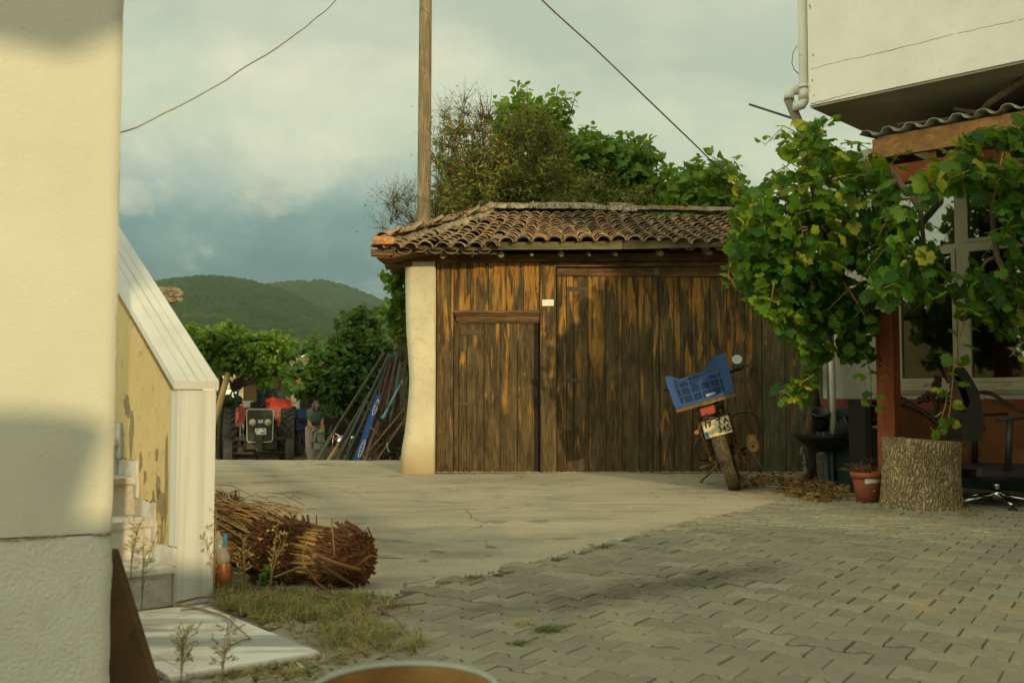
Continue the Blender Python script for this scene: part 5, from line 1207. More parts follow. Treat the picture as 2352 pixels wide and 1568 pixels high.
# clutter low under the sofa
for k, (x, y, ra, h_) in enumerate(((2268, 1122, .06, .10), (2305, 1126, .05, .08), (2340, 1120, .05, .09))):
    q = G(x, y); m = MB(); m.lathe([(0, 0), (ra*.7, 0), (ra, h_), (ra*1.12, h_), (ra*1.12, h_*1.2), (ra*.9, h_*1.2), (ra*.6, .02)], q, 18)
    tag(m.build('clay_pot', M_terra, org=q), ['orange clay pot in the dark just right of the tree stump', 'middle orange clay pot in the dark under the sofa', 'orange clay pot in the dark behind the office chair column'][k], 'pot')
# office chair
oc = P(2290, 1160, 7.45); oc.z = 0; chair = thing('office_chair', 'black office chair with chrome star base turned sideways beyond the stump', 'office chair', oc)
M_pad = basic('black leather', (.020, .016, .013), c2=(.012, .010, .008), scale=6, rough=.42, bs=.2, bscale=50)
M_chr = basic('chrome', (.75, .76, .72), c2=(.6, .6, .56), rough=.12, metal=1.0, bs=.02)
m = MB(); zs0 = P(2300, 1098, 7.45).z; zs1 = P(2300, 1066, 7.45).z; m.box(oc.x-.245, oc.y-.24, zs0, oc.x+.27, oc.y+.24, zs1, .5, None, .03); m.build('seat', M_pad, chair)
m = MB(); vs = []
pr = [(2238, 1010, 2192), (2240, 960, 2192), (2236, 925, 2193), (2228, 895, 2190), (2214, 870, 2185), (2205, 855, 2180), (2196, 845, 2173)]
for x1, y, x0 in pr:
    a = P(x0, y, 7.45); b_ = P(x1, y, 7.45)
    if y < 935: a = P(x1-26, y, 7.45)
    for (q, yy) in ((a, -.13), (b_, -.13), (b_, .13), (a, .13)): vs.append(Vector((q.x, oc.y+yy, q.z)))
m.add(vs, [(j*4+k, j*4+(k+1) % 4, (j+1)*4+(k+1) % 4, (j+1)*4+k) for j in range(len(pr)-1) for k in range(4)]+[(3, 2, 1, 0), tuple((len(pr)-1)*4+k for k in range(4))], .5); m.build('backrest', M_pad, chair)
m = MB(); a = P(2172, 843, 7.4); b_ = P(2208, 935, 7.4); m.hexa([P(2196, 938, 7.22), P(2214, 925, 7.22), P(2214, 925, 7.52), P(2196, 938, 7.52), P(2168, 846, 7.22), P(2184, 842, 7.22), P(2184, 842, 7.52), P(2168, 846, 7.52)], .5); m.build('headrest', basic('brown leather', (.065, .030, .017), rough=.5), chair)
for yy in (-.27, .27):
    m = MB(); az = P(2300, 962, 7.45).z+(.012 if yy > 0 else 0); x0 = oc.x-.11; m.tube([Vector((x0, oc.y+yy, az)), Vector((x0+.15, oc.y+yy, az+.012)), Vector((x0+.34, oc.y+yy, az+.022))], .018, 8, flat=.6)
    m.tube([Vector((x0+.09, oc.y+yy, az)), Vector((x0+.07, oc.y+yy*.95, zs1-.02))], .024, 8); m.build('armrest', M_pad, chair)
m = MB(); m.tube([oc+Vector((0, 0, zs0)), oc+Vector((0, 0, zs0-.06)), oc+Vector((0, 0, .12))], [.03, .024, .024], 12); m.lathe([(.02, .09), (.045, .09), (.045, .15), (.03, .16)], oc, 14); m.build('gas_column', M_chr, chair)
for k in range(5):
    q = R(-96)+k*2*pi/5; e_ = oc+Vector((math.cos(q)*.30, math.sin(q)*.30, .075)); m = MB(); m.tube([oc+Vector((math.cos(q)*.03, math.sin(q)*.03, .125)), e_], [.020, .013], 8, flat=.8); lg = m.build('leg', M_chr, chair)
    m = MB(); Mx = Matrix.Translation(e_+Vector((0, 0, -.045))) @ Matrix.Rotation(q, 4, 'Z') @ Matrix.Rotation(pi/2, 4, 'X')
    m.lathe([(0, -.022), (.028, -.022), (.030, -.005), (.030, .005), (.028, .022), (0, .022)], (0, 0, 0), 14, M=Mx); m.box(e_.x-.010, e_.y-.010, e_.z-.03, e_.x+.010, e_.y+.010, e_.z+.005); m.build('castor', M_black, lg)
# bucket, basin, clutter below the vine at the barn's right end
pc = G(1908, 1104); pc.y += .1; bk = thing('metal_bucket', 'grey green tapered metal bucket standing below the vine trunk', 'bucket', pc)
M_zinc = basic('dull zinc', (.17, .17, .12), c2=(.11, .11, .08), scale=8, rough=.55, dirt=.3)
zt_ = P(1905, 1042, pc.y-.1).z; m = MB(); m.lathe([(0, 0), (.10, 0), (.103, .01), (.145, zt_-.01), (.15, zt_), (.142, zt_), (.10, .03), (0, .03)], pc, 28); m.lathe([(.131, zt_*.66), (.137, zt_*.70), (.136, zt_*.74)], pc, 28); m.build('bucket_body', M_zinc, bk)
m = MB(); m.tube([pc+Vector((.148*math.cos(q), -.148*abs(math.sin(q))*.9, zt_-.02-.03*abs(math.sin(q)))) for q in np.linspace(0, pi, 12)], .003, 5); m.build('bucket_handle', M_zinc, bk)
q = P(1900, 1030, 9.6); bs_ = thing('garden_basin', 'wide black basin on a stand full of old plant pots', 'basin', (q.x, q.y, 0)); zc_ = P(1880, 1000, 9.6).z
m = MB(); m.lathe([(0, zc_-.14), (.12, zc_-.15), (.27, zc_-.03), (.31, zc_), (.30, zc_), (.25, zc_-.03), (0, zc_-.1)], (q.x-.02, q.y, 0), 30); m.build('basin_bowl', M_black, bs_)
for k in range(3):
    a = 2*pi*k/3+.5; MB().tube([Vector((q.x-.02+.09*math.cos(a), q.y+.09*math.sin(a), zc_-.12)), Vector((q.x-.02+.15*math.cos(a), q.y+.15*math.sin(a), 0))], .014, 8).build('leg', M_black, bs_)
def potl(x, y, Y, ra, h_, rot, mat, label, nm='plant_pot'):
    c = P(x, y, Y); m = MB(); Mx = Matrix.Rotation(R(rot), 4, 'Y') @ Matrix.Rotation(R(25), 4, 'X'); m.lathe([(0, 0), (ra*.75, 0), (ra, h_), (ra*1.08, h_), (ra*1.08, h_*1.12), (ra*.9, h_*1.1), (ra*.7, .02)], c, 20, M=Mx)
    for z in (.3, .5, .7): m.lathe([(ra*(.75+.25*z), h_*z), (ra*(.79+.25*z), h_*(z+.02)), (ra*(.76+.25*z), h_*(z+.05))], c, 20, M=Mx)
    return tag(m.build(nm, mat, org=c), label, 'pot')
M_dkp = basic('dark green plastic', (.035, .045, .035), rough=.5)
potl(1885, 985, 9.5, .085, .17, -8, M_dkp, 'upright stack of dark plant pots at the left side in the basin'); potl(1915, 995, 9.45, .105, .16, 60, M_dkp, 'dark grey green plant pot lying on its side in the basin')
m = MB(); a = P(1935, 985, 9.4); m.tube([a+Vector((-.1, 0, -.06)), a+Vector((-.02, 0, -.02)), a+Vector((.03, 0, .05)), a+Vector((.06, 0, .03))], [.03, .025, .02, .012], 8); tag(m.build('dry_root', basic('brown root', (.11, .07, .03)), org=a), 'twisted brown root lying in the basin beside the fallen pot', 'root')
m = MB(); a = P(1905, 950, 9.62); m.box(a.x-.09, a.y, a.z-.08, a.x+.06, a.y+.05, a.z+.06, .5, None, .01); m.box(a.x-.05, a.y+.01, 0, a.x+.03, a.y+.04, a.z-.081); tag(m.build('blue_can', basic('pale blue tin', (.10, .20, .24)), org=a), 'pale blue canister on a post behind the basin', 'canister')
# white rag behind the basin
m = MB(); vs = []; n = 14
for j in range(n+1):
    for i in range(n+1): p = P(1838+30*i/n+4*math.sin(j*.8), 1000+92*j/n, 10.2); d = .04*noise.noise(Vector((i*.5, j*.4, 3))); vs.append(p+Vector((d*.5, d, 0)))
m.add(vs, [(j*(n+1)+i, j*(n+1)+i+1, (j+1)*(n+1)+i+1, (j+1)*(n+1)+i) for j in range(n) for i in range(n) if abs(i-n/2) < n*(.22+.28*abs(math.sin(j*.7+1)))], .5, True); o = tag(m.build('plastic_bag', basic('dirty white plastic bag', (.30, .31, .28), rough=.5), org=P(1850, 1090, 10.2)), 'dirty white plastic bag hanging behind the basin', 'bag'); o.modifiers.new('t', 'SOLIDIFY').thickness = .004
# dead leaves pile
pts_, dirs, sz, rs = [], [], [], []
for k in range(1700):
    x = random.gauss(1885, 38); y = 1126+random.gauss(0, 9)+(x-1870)*.06
    if y > 1158 or x < 1785: continue
    hgt = .045*math.exp(-((x-1885)/50)**2)*random.random(); pts_.append(G(x, y, .02+hgt)); dirs.append((random.gauss(0, 1), random.gauss(0, 1), random.gauss(0, .3))); sz.append(random.uniform(.02, .06)); rs.append(random.random())
for k in range(500):
    pts_.append(G(random.uniform(1700, 1990), random.uniform(1088, 1118), .02)); dirs.append((random.gauss(0, 1), random.gauss(0, 1), random.gauss(0, .1))); sz.append(random.uniform(.015, .05)); rs.append(random.random())
m = MB(); leaves(m, 'grape', pts_, dirs, sz, rs); tag(m.build('dead_leaves', material('dead vine leaves', f_leaf, dark=(.07, .04, .015), mid=(.17, .10, .035), light=(.30, .17, .05), trans=.05, old=(.36, .20, .06), oldamt=.2)), 'pile of brown fallen vine leaves on the concrete', kind='stuff')
m = MB()
for k in range(60):
    a = G(random.gauss(1860, 50), random.gauss(1125, 14), .04); d = Vector((random.gauss(0, 1), random.gauss(0, .6), random.gauss(0, .08))); m.tube([a, a+d*.15, a+d*.3+Vector((0, 0, .01))], .0025, 4)
for x0, x1, y in ((1700, 1850, 1108), (1720, 1880, 1100), (1760, 1900, 1116)): m.tube([G(x0+(x1-x0)*k/8, y+3*math.sin(k), .025) for k in range(9)], .004, 5)
tag(m.build('twigs', M_reed), 'thin dry vine twigs lying among the fallen leaves', kind='stuff')

# ================================================================== GRAPEVINES
M_vine = material('grape leaves', f_leaf, dark=(.006, .032, .005), mid=(.018, .085, .007), light=(.15, .26, .018), trans=.50, old=(.36, .36, .03), oldamt=.06)
M_vbark = basic('vine bark', (.17, .12, .070), c2=(.08, .055, .03), scale=20, rough=.95, bscale=50, bs=1.0, bd=.012, stretch=(1, 1, .3))
M_vstem = basic('red brown shoots', (.30, .14, .05), c2=(.18, .16, .04), scale=10)
P0 = P
def P(x, y, Y): return P0(x, y, Y+.75)
def vine_mass(mb, st_, poly, Yr, n, size, rbias=0.0, edge=False, core=True):
    pts_, dirs, sz, rs = [], [], [], []
    for k in range(n):
        x, y = samp(poly); Y = random.uniform(*Yr)
        c_ = noise.noise(Vector((x*.013, y*.013, Y*1.5)))
        if c_ < -.25 and random.random() < .75: continue
        p = P(x, y, Y); pts_.append(p); dirs.append((random.gauss(0, .8)-.1, random.gauss(-.5, .5), random.gauss(-.75, .55)))
        sz.append(size*random.uniform(.42, 1.2)); rs.append(min(.999, max(0, random.betavariate(2, 2.6)+rbias+c_*.25)))
    leaves(mb, 'grape', pts_, dirs, sz, rs)
    for k in range(n//26):   # shoots
        x, y = samp(poly); p = P(x, y, random.uniform(*Yr)); d = Vector((random.gauss(0, 1), random.gauss(0, .4), random.gauss(-.2, .8))).normalized(); l_ = random.uniform(.15, .4)
        st_.tube([p, p+d*l_*.5+Vector((0, 0, -.02)), p+d*l_+Vector((0, 0, -.07))], [.005, .004, .002], 5)
def shoot(mb, st_, pix, Ya, Yb, nl, size, rb=0.1):
    pts = [P(x, y, Ya+(Yb-Ya)*k/(len(pix)-1)) for k, (x, y) in enumerate(pix)]; st_.tube(pts, [.0055-.003*k/(len(pts)-1) for k in range(len(pts))], 5)
    pts_, dirs, sz, rs = [], [], [], []
    for k in range(nl):
        t = (k+.5)/nl*(len(pts)-1); i = min(int(t), len(pts)-2); p = pts[i].lerp(pts[i+1], t-i); sd_ = 1 if k % 2 else -1; d = Vector((sd_*random.uniform(.4, 1), random.gauss(-.4, .4), random.gauss(-.3, .4)))
        st_.tube([p, p+d.normalized()*.05], .002, 4); pts_.append(p+d.normalized()*.05); dirs.append(d); sz.append(size*random.uniform(.7, 1.1)*(1-.35*k/nl)); rs.append(min(.98, max(0, random.betavariate(2, 2)+rb)))
    leaves(mb, 'grape', pts_, dirs, sz, rs)
gv = thing('grapevine', 'large leafy grapevine hanging over the right end of the barn with a gnarled trunk', 'grapevine', P(1868, 1092, 9.6))
fo, st_, tk = MB(), MB(), MB()
A = [(1775, 395), (1800, 370), (1835, 365), (1850, 330), (1870, 310), (1910, 330), (1960, 345), (2030, 380), (2062, 440), (2040, 520), (2040, 600), (1990, 640), (1960, 600), (1900, 620), (1880, 560), (1850, 500), (1800, 540), (1760, 480), (1745, 430)]
B = [(1760, 480), (1720, 450), (1695, 460), (1682, 510), (1682, 570), (1698, 630), (1715, 670), (1750, 720), (1790, 745), (1810, 770), (1830, 760), (1870, 740), (1890, 700), (1880, 600), (1830, 520)]
Cc = [(1720, 660), (1890, 600), (1960, 660), (1980, 720), (1970, 770), (1920, 740), (1890, 820), (1870, 850), (1850, 830), (1820, 780), (1800, 750), (1760, 720)]
D = [(1790, 905), (1790, 885), (1830, 860), (1860, 840), (1880, 870), (1875, 905), (1840, 915), (1800, 920)]
vine_mass(fo, st_, A, (6.6, 7.5), 680, .115, .28); vine_mass(fo, st_, B, (6.7, 7.7), 800, .112, .0); vine_mass(fo, st_, Cc, (6.8, 7.8), 640, .112, .0); vine_mass(fo, st_, D, (6.9, 7.2), 38, .10, .1)  # upper mass gets lighter leaf colours to look sunlit
vine_mass(fo, st_, [(1940, 640), (2010, 640), (2005, 800), (1975, 810), (1925, 790)], (6.8, 7.3), 130, .11, 0)
vine_mass(fo, st_, [(1930, 740), (2000, 760), (2005, 830), (1975, 850), (1925, 800)], (6.9, 7.3), 46, .11, -.1)
vine_mass(fo, st_, [(1920, 560), (1990, 570), (1990, 650), (1925, 650)], (7.2, 7.6), 60, .11, -.1)
vine_mass(fo, st_, [(1780, 335), (1815, 300), (1850, 280), (1875, 270), (1890, 330), (1860, 360), (1800, 350)], (6.7, 7.2), 60, .09, .2)
for pix, n in (([(1850, 330), (1822, 300), (1800, 290), (1770, 320), (1756, 335)], 9), ([(1860, 330), (1868, 290), (1872, 268)], 6), ([(1890, 340), (1885, 300), (1900, 275)], 6), ([(1700, 450), (1690, 420), (1672, 400)], 5), ([(1810, 380), (1780, 395), (1762, 420)], 6),
               ([(1990, 820), (2000, 860), (2002, 900), (1998, 935)], 8), ([(1870, 860), (1830, 885), (1790, 900)], 8), ([(1680, 600), (1672, 630), (1690, 660)], 5), ([(2030, 400), (2060, 360), (2070, 345)], 5), ([(1930, 330), (1965, 325), (2000, 345)], 6)):
    shoot(fo, st_, pix, 6.9, 6.8, n, .10, .2)
tk.tube([P(1868, 1098, 9.5), P(1858, 1000, 9.4), P(1872, 940, 9.2), P(1862, 860, 9.0), P(1880, 760, 8.7), P(1905, 680, 8.3), P(1915, 600, 8.0), P(1905, 520, 7.7), P(1880, 470, 7.3), P(1862, 400, 7.2), P(1835, 320, 7.1)], [.075, .060, .062, .05, .05, .05, .058, .055, .04, .032, .022], 12)
tk.tube([P(1915, 600, 8.0), P(1935, 540, 7.4), P(1950, 490, 7.3), P(1975, 420, 7.2), P(2000, 380, 7.1)], [.05, .045, .035, .03, .02], 10)
tk.tube([P(1908, 560, 7.85), P(1870, 520, 7.3), P(1830, 500, 7.2), P(1780, 470, 7.1)], [.04, .03, .025, .02], 8)
tk.tube([P(1878, 770, 8.7), P(1840, 700, 8.0), P(1790, 650, 7.3), P(1740, 600, 7.2)], [.03, .025, .02, .012], 8)
fo.build('foliage', M_vine, gv); st_.build('shoots', M_vstem, gv); tk.build('trunk', M_vbark, gv)
gv2 = thing('grapevine', 'grapevine trained along the canopy beam in front of the window at the right edge', 'grapevine', hp(TB0+3.2, NC-.1, 0))
fo, st_, tk = MB(), MB(), MB()
A = [(2085, 440), (2110, 400), (2140, 378), (2190, 350), (2215, 310), (2260, 288), (2300, 300), (2352, 280), (2460, 260), (2460, 470), (2352, 520), (2300, 480), (2250, 440), (2200, 430), (2150, 440), (2110, 470)]
B = [(2040, 560), (2075, 470), (2105, 470), (2110, 540), (2150, 560), (2140, 600), (2200, 640), (2240, 600), (2290, 620), (2352, 600), (2460, 600), (2460, 800), (2352, 760), (2280, 770), (2260, 720), (2200, 720), (2190, 690), (2140, 690), (2070, 660), (2020, 700), (1990, 690), (2000, 620)]
vine_mass(fo, st_, A, (5.9, 6.7), 560, .125, .16); vine_mass(fo, st_, B, (5.9, 6.6), 520, .120, .06); vine_mass(fo, st_, [(2030, 400), (2070, 430), (2075, 560), (2030, 640), (1990, 620), (2020, 520)], (6.3, 6.9), 170, .12, .08)
vine_mass(fo, st_, [(2270, 460), (2352, 470), (2460, 470), (2460, 600), (2352, 600), (2300, 560)], (5.9, 6.5), 130, .12, .05)
for pix, n, s2 in (([(2222, 700), (2210, 760), (2196, 800), (2190, 850), (2186, 900), (2180, 960), (2160, 985)], 13, .105), ([(2180, 880), (2172, 930), (2155, 985), (2140, 1000)], 6, .10), ([(2352, 760), (2340, 790), (2318, 820)], 4, .09), ([(2240, 330), (2200, 350), (2150, 385)], 8, .11), ([(2352, 300), (2300, 290), (2230, 300)], 9, .12)):
    shoot(fo, st_, pix, 6.2, 6.1, n, s2, .2)
tk.tube([P(2020, 362, 6.8), P(2060, 410, 6.7), P(2080, 440, 6.6), P(2140, 430, 6.5), P(2200, 415, 6.4), P(2300, 380, 6.2), P(2420, 360, 6.0)], [.02, .028, .03, .026, .024, .03, .03], 10)
tk.tube([P(2098, 455, 6.55), P(2115, 490, 6.5), P(2122, 560, 6.5)], [.024, .02, .015], 8); tk.tube([P(2278, 400, 6.3), P(2282, 520, 6.3), P(2290, 590, 6.2), P(2320, 650, 6.15), P(2352, 700, 6.1), P(2420, 800, 6.0), P(2470, 1000, 6.0), P(2480, 1250, 6.0)], [.02, .022, .022, .02, .022, .03, .04, .05], 9)
tk.tube([P(2190, 250, 6.9), P(2250, 260, 6.8), P(2275, 235, 6.7), P(2320, 205, 6.6), P(2400, 150, 6.4)], [.012, .022, .028, .030, .032], 10); tk.tube([P(2060, 285, 7.0), P(2150, 278, 6.9), P(2230, 262, 6.8)], [.006, .012, .016], 8)
tk.tube([P(2290, 590, 6.2), P(2265, 600, 6.2), P(2240, 640, 6.2)], [.015, .012, .008], 7)
fo.build('foliage', M_vine, gv2); st_.build('shoots', M_vstem, gv2); tk.build('trunk', M_vbark, gv2)
P = P0
# ================================================================== TREES AND SHRUBS BEHIND
M_almond = material('almond leaves', f_leaf, dark=(.055, .085, .012), mid=(.125, .155, .020), light=(.28, .27, .045), trans=.30, old=(.62, .36, .06), oldamt=.05)
M_mulb = material('mulberry leaves', f_leaf, dark=(.030, .090, .010), mid=(.080, .190, .018), light=(.20, .32, .030), trans=.38, old=(.30, .30, .04), oldamt=.03)
M_dshrub = material('dark shrub leaves', f_leaf, dark=(.010, .035, .008), mid=(.022, .075, .012), light=(.065, .13, .018), trans=.22, old=(.40, .18, .04), oldamt=.03)
M_twig = basic('grey brown bark', (.16, .11, .065), c2=(.08, .055, .035), scale=12, rough=.95, bscale=40, bs=.6)
def bez(a, b_, c, n): return [a*(1-t)**2+b_*2*t*(1-t)+c*t*t for t in [k/n for k in range(n+1)]]
def tree(name, label, cat, base, parts, group=None, trunk_r=.10, fork=.35, barktwigs=1.0, oldp=.012):
    """parts: list of (poly, Yrange, clusters, leaf kind, leaf size, leaves per cluster, cluster radius, material, tone)"""
    root = thing(name, label, cat, base, group=group); bk = MB(); base = Vector(base)
    allc = []
    for (poly, Yr, nc, kind, size, nl, cr, mat, tone) in parts:
        for k in range(nc): x, y = samp(poly); allc.append((P(x, y, random.uniform(*Yr)), kind, size, nl, cr, mat, tone))
    cen = sum((c[0] for c in allc), Vector())/len(allc); fk = base.lerp(Vector((cen.x, cen.y, cen.z)), fork)
    bk.tube(bez(base, base.lerp(fk, .5)+Vector((.06, .03, 0)), fk, 5), [trunk_r*(1-.08*k) for k in range(6)], 10)
    mains = [fk.lerp(random.choice(allc)[0], .5)+Vector((0, 0, .1)) for _ in range(6)]
    for mp in mains: bk.tube(bez(fk, fk.lerp(mp, .5)+Vector((random.gauss(0, .1), random.gauss(0, .1), -.05)), mp, 4), [trunk_r*.6, trunk_r*.5, trunk_r*.42, trunk_r*.35, trunk_r*.3], 7)
    by = {}
    for (c, kind, size, nl, cr, mat, tone) in allc:
        mp = min(mains, key=lambda q: (q-c).length); ctrl = mp.lerp(c, .5)+Vector((random.gauss(0, .12), random.gauss(0, .12), random.gauss(.02, .1)))
        bk.tube(bez(mp, ctrl, c, 4), [trunk_r*.16, trunk_r*.13, trunk_r*.1, trunk_r*.08, trunk_r*.04], 5)
        L = by.setdefault(mat.name, (mat, kind, [], [], [], [])); out_ = (c-fk).normalized()
        for t in range(int(5*barktwigs)):
            d = (out_*.5+Vector((random.gauss(0, .7), random.gauss(0, .7), random.gauss(.2, .6)))).normalized(); l_ = cr*random.uniform(.7, 1.25)
            bk.tube([c-d*.05, c+d*l_*.5, c+d*l_], [trunk_r*.06, trunk_r*.045, trunk_r*.02], 3)
            for k in range(max(1, int(nl/max(1, int(5*barktwigs))))):
                p = c+d*l_*random.uniform(.15, 1.05)+Vector((random.gauss(0, .12), random.gauss(0, .12), random.gauss(0, .12)))*cr
                L[2].append(p); L[3].append(d*.5+Vector((random.gauss(0, .8), random.gauss(-.2, .7), random.gauss(-.55, .5)))); L[4].append(size*random.uniform(.6, 1.15)); L[5].append(.99 if random.random() < oldp else min(.88, max(0, random.betavariate(2, 2.3)+tone+.25*noise.noise(c*1.7))))
    for nm, (mat, kind, a, b_, c, d) in by.items():
        m = MB(); leaves(m, kind, a, b_, c, d); m.build('crown', mat, root)
    bk.build('trunk', M_twig, root); return root
tb_ = lambda x, Y: Vector((P(x, 900, Y).x, Y, -.83))
# almond tree: thin, yellowish, half bare on its left
tree('almond_tree', 'half bare almond tree with small yellowish leaves behind the left part of the barn roof', 'tree', tb_(1180, 15.5), [
    ([(1010, 480), (1000, 400), (1020, 320), (1090, 290), (1150, 330), (1200, 480)], (14.6, 16.2), 60, 'almond', .10, 70, .34, M_almond, -.02),
    ([(1120, 480), (1150, 330), (1180, 280), (1240, 285), (1290, 330), (1320, 400), (1400, 430), (1480, 470), (1480, 500), (1130, 500)], (14.4, 16.2), 105, 'almond', .10, 95, .34, M_almond, .05),
    ([(1010, 500), (1060, 470), (1300, 470), (1440, 490), (1440, 510), (1020, 512)], (14.4, 15.6), 36, 'almond', .10, 85, .3, M_almond, -.1),
    ([(1040, 260), (1090, 250), (1130, 260), (1120, 330), (1050, 330)], (14.6, 15.8), 14, 'almond', .085, 16, .34, M_almond, .1)], trunk_r=.11, barktwigs=1.8, oldp=.05)
tree('almond_tree', 'nearly leafless almond tree left of the utility pole at the barn corner', 'tree', tb_(960, 15.2), [
    ([(870, 520), (900, 440), (940, 430), (1000, 520), (990, 560), (890, 560)], (14.8, 15.6), 30, 'almond', .07, 8, .42, M_almond, .15),
    ([(990, 350), (1010, 240), (1080, 225), (1100, 260), (1050, 330), (1010, 420)], (14.8, 15.6), 16, 'almond', .07, 8, .42, M_almond, .1)], trunk_r=.05, barktwigs=2.4)
# mulberry with big glossy leaves and tall shoots
mul = tree('mulberry_tree', 'bright green broad leaved mulberry tree with tall leafy shoots rising above the barn roof', 'tree', tb_(1330, 17.3), [
    ([(1140, 300), (1170, 250), (1230, 270), (1270, 260), (1300, 300), (1290, 400), (1200, 420), (1140, 400)], (16.2, 17.4), 48, 'broad', .145, 26, .32, M_mulb, .0),
    ([(1270, 420), (1290, 360), (1350, 330), (1400, 350), (1450, 340), (1500, 380), (1530, 430), (1540, 500), (1280, 500)], (15.8, 17.2), 100, 'broad', .145, 30, .34, M_mulb, .06),
    ([(1010, 500), (1000, 420), (1050, 380), (1110, 420), (1140, 500)], (16.4, 17.4), 36, 'broad', .13, 24, .34, M_mulb, -.25),
    ([(1150, 500), (1150, 430), (1300, 430), (1500, 480), (1500, 505)], (16.0, 17.2), 50, 'broad', .13, 26, .34, M_mulb, -.2)], trunk_r=.13)
def shoots_up(root, pixs, Y, size, mat):
    m = MB(); bk = MB(); a_, d_, s_2, r_ = [], [], [], []
    for (x0, y0, x1, y1, n) in pixs:
        p0 = P(x0, y0, Y); p1 = P(x1, y1, Y+random.uniform(-.3, .3)); bk.tube([p0, p0.lerp(p1, .5)+Vector((.03, 0, 0)), p1], [.018, .012, .005], 5)
        for k in range(n):
            t = (k/n)**.8; p = p0.lerp(p1, t); q = k*2.4; d = Vector((math.cos(q), math.sin(q)*.7, .15-.3*(1-t)+(.6 if t > .9 else 0))); a_.append(p+d*.03); d_.append(d+Vector((0, 0, -.35))); s_2.append(size*random.uniform(.75, 1.15)*(1-.3*t)); r_.append(min(.9, max(0, random.gauss(.45, .15))))
    leaves(m, 'broad', a_, d_, s_2, r_); m.build('leafy_shoots', mat, root); bk.build('shoot_stems', M_twig, root)
shoots_up(mul, [(1192, 300, 1188, 190, 26), (1205, 300, 1210, 195, 24), (1195, 290, 1200, 215, 18), (1160, 310, 1152, 228, 20), (1155, 330, 1150, 250, 14), (1265, 300, 1280, 205, 24), (1280, 300, 1300, 215, 22), (1290, 310, 1322, 215, 20), (1225, 300, 1228, 232, 16), (1325, 400, 1345, 290, 26), (1345, 400, 1360, 285, 24), (1310, 400, 1318, 300, 16), (1400, 400, 1405, 312, 20), (1425, 400, 1428, 330, 18), (1440, 420, 1460, 340, 16), (1480, 430, 1495, 338, 18), (1500, 440, 1520, 385, 14), (1075, 400, 1085, 290, 14), (1290, 340, 1296, 260, 14)], 16.4, .15, M_mulb)
m2 = tree('mulberry_tree', 'lower bright green mulberry tree between the big tree and the grapevine', 'tree', tb_(1640, 15.6), [
    ([(1540, 500), (1545, 440), (1570, 400), (1620, 390), (1680, 430), (1720, 480), (1700, 520), (1560, 515)], (14.6, 16.0), 62, 'broad', .14, 28, .3, M_mulb, .08)], trunk_r=.09)
shoots_up(m2, [(1585, 440, 1600, 362, 20), (1575, 450, 1578, 380, 14), (1625, 450, 1635, 380, 18), (1650, 440, 1660, 368, 16), (1670, 440, 1688, 362, 20), (1560, 470, 1552, 400, 12)], 15.2, .14, M_mulb)
# climber at the barn's left corner
tree('climbing_vine', 'dark heart leaved climber growing up beside the plaster pillar of the barn', 'climber', Vector((P(960, 900, 13.2).x, 13.2, -.83)), [
    ([(887, 632), (912, 636), (922, 660), (924, 700), (905, 690), (892, 660)], (12.0, 12.6), 18, 'broad', .10, 12, .11, M_mulb, -.15),
    ([(905, 690), (928, 690), (930, 760), (930, 800), (910, 780), (905, 740), (880, 745), (882, 722)], (12.0, 13.0), 34, 'broad', .10, 13, .12, M_mulb, -.2)], trunk_r=.016)
# big dark shrub
def zz(pts): return [(392+.25*x, 705.6+.25*y) for x, y in pts]
tree('dark_shrub', 'large dark green leafy shrub between the tractor trailer and the stacked poles', 'shrub', Vector((P(800, 900, 19.5).x, 19.8, -.83)), [
    (zz([(1240, 690), (1330, 620), (1450, 600), (1700, 600), (1800, 700), (1720, 880), (1600, 960), (1480, 900), (1430, 830), (1330, 740)]), (18.4, 20.4), 135, 'broad', .11, 64, .26, M_dshrub, .06),
    (zz([(1480, 600), (1500, 440), (1540, 320), (1600, 230), (1700, 170), (1800, 170), (1850, 300), (1930, 420), (1900, 560), (1800, 700)]), (18.6, 20.8), 150, 'broad', .11, 64, .26, M_dshrub, .10),
    (zz([(1560, 240), (1640, 150), (1730, 90), (1830, 60), (1850, 140), (1750, 210)]), (19.0, 20.4), 26, 'almond', .16, 26, .26, M_dshrub, .15),
    (zz([(1300, 600), (1350, 520), (1470, 470), (1480, 620)]), (18.2, 20.0), 26, 'broad', .14, 40, .24, M_dshrub, .15),
    (zz([(1120, 650), (1180, 630), (1260, 680), (1280, 780), (1200, 760)]), (18.2, 19.4), 16, 'almond', .16, 36, .22, M_dshrub, .3),
    (zz([(1900, 500), (2100, 500), (2150, 800), (2000, 900), (1850, 800)]), (19.4, 20.9), 40, 'broad', .13, 45, .38, M_dshrub, -.1)], trunk_r=.09, fork=.5, oldp=.003)
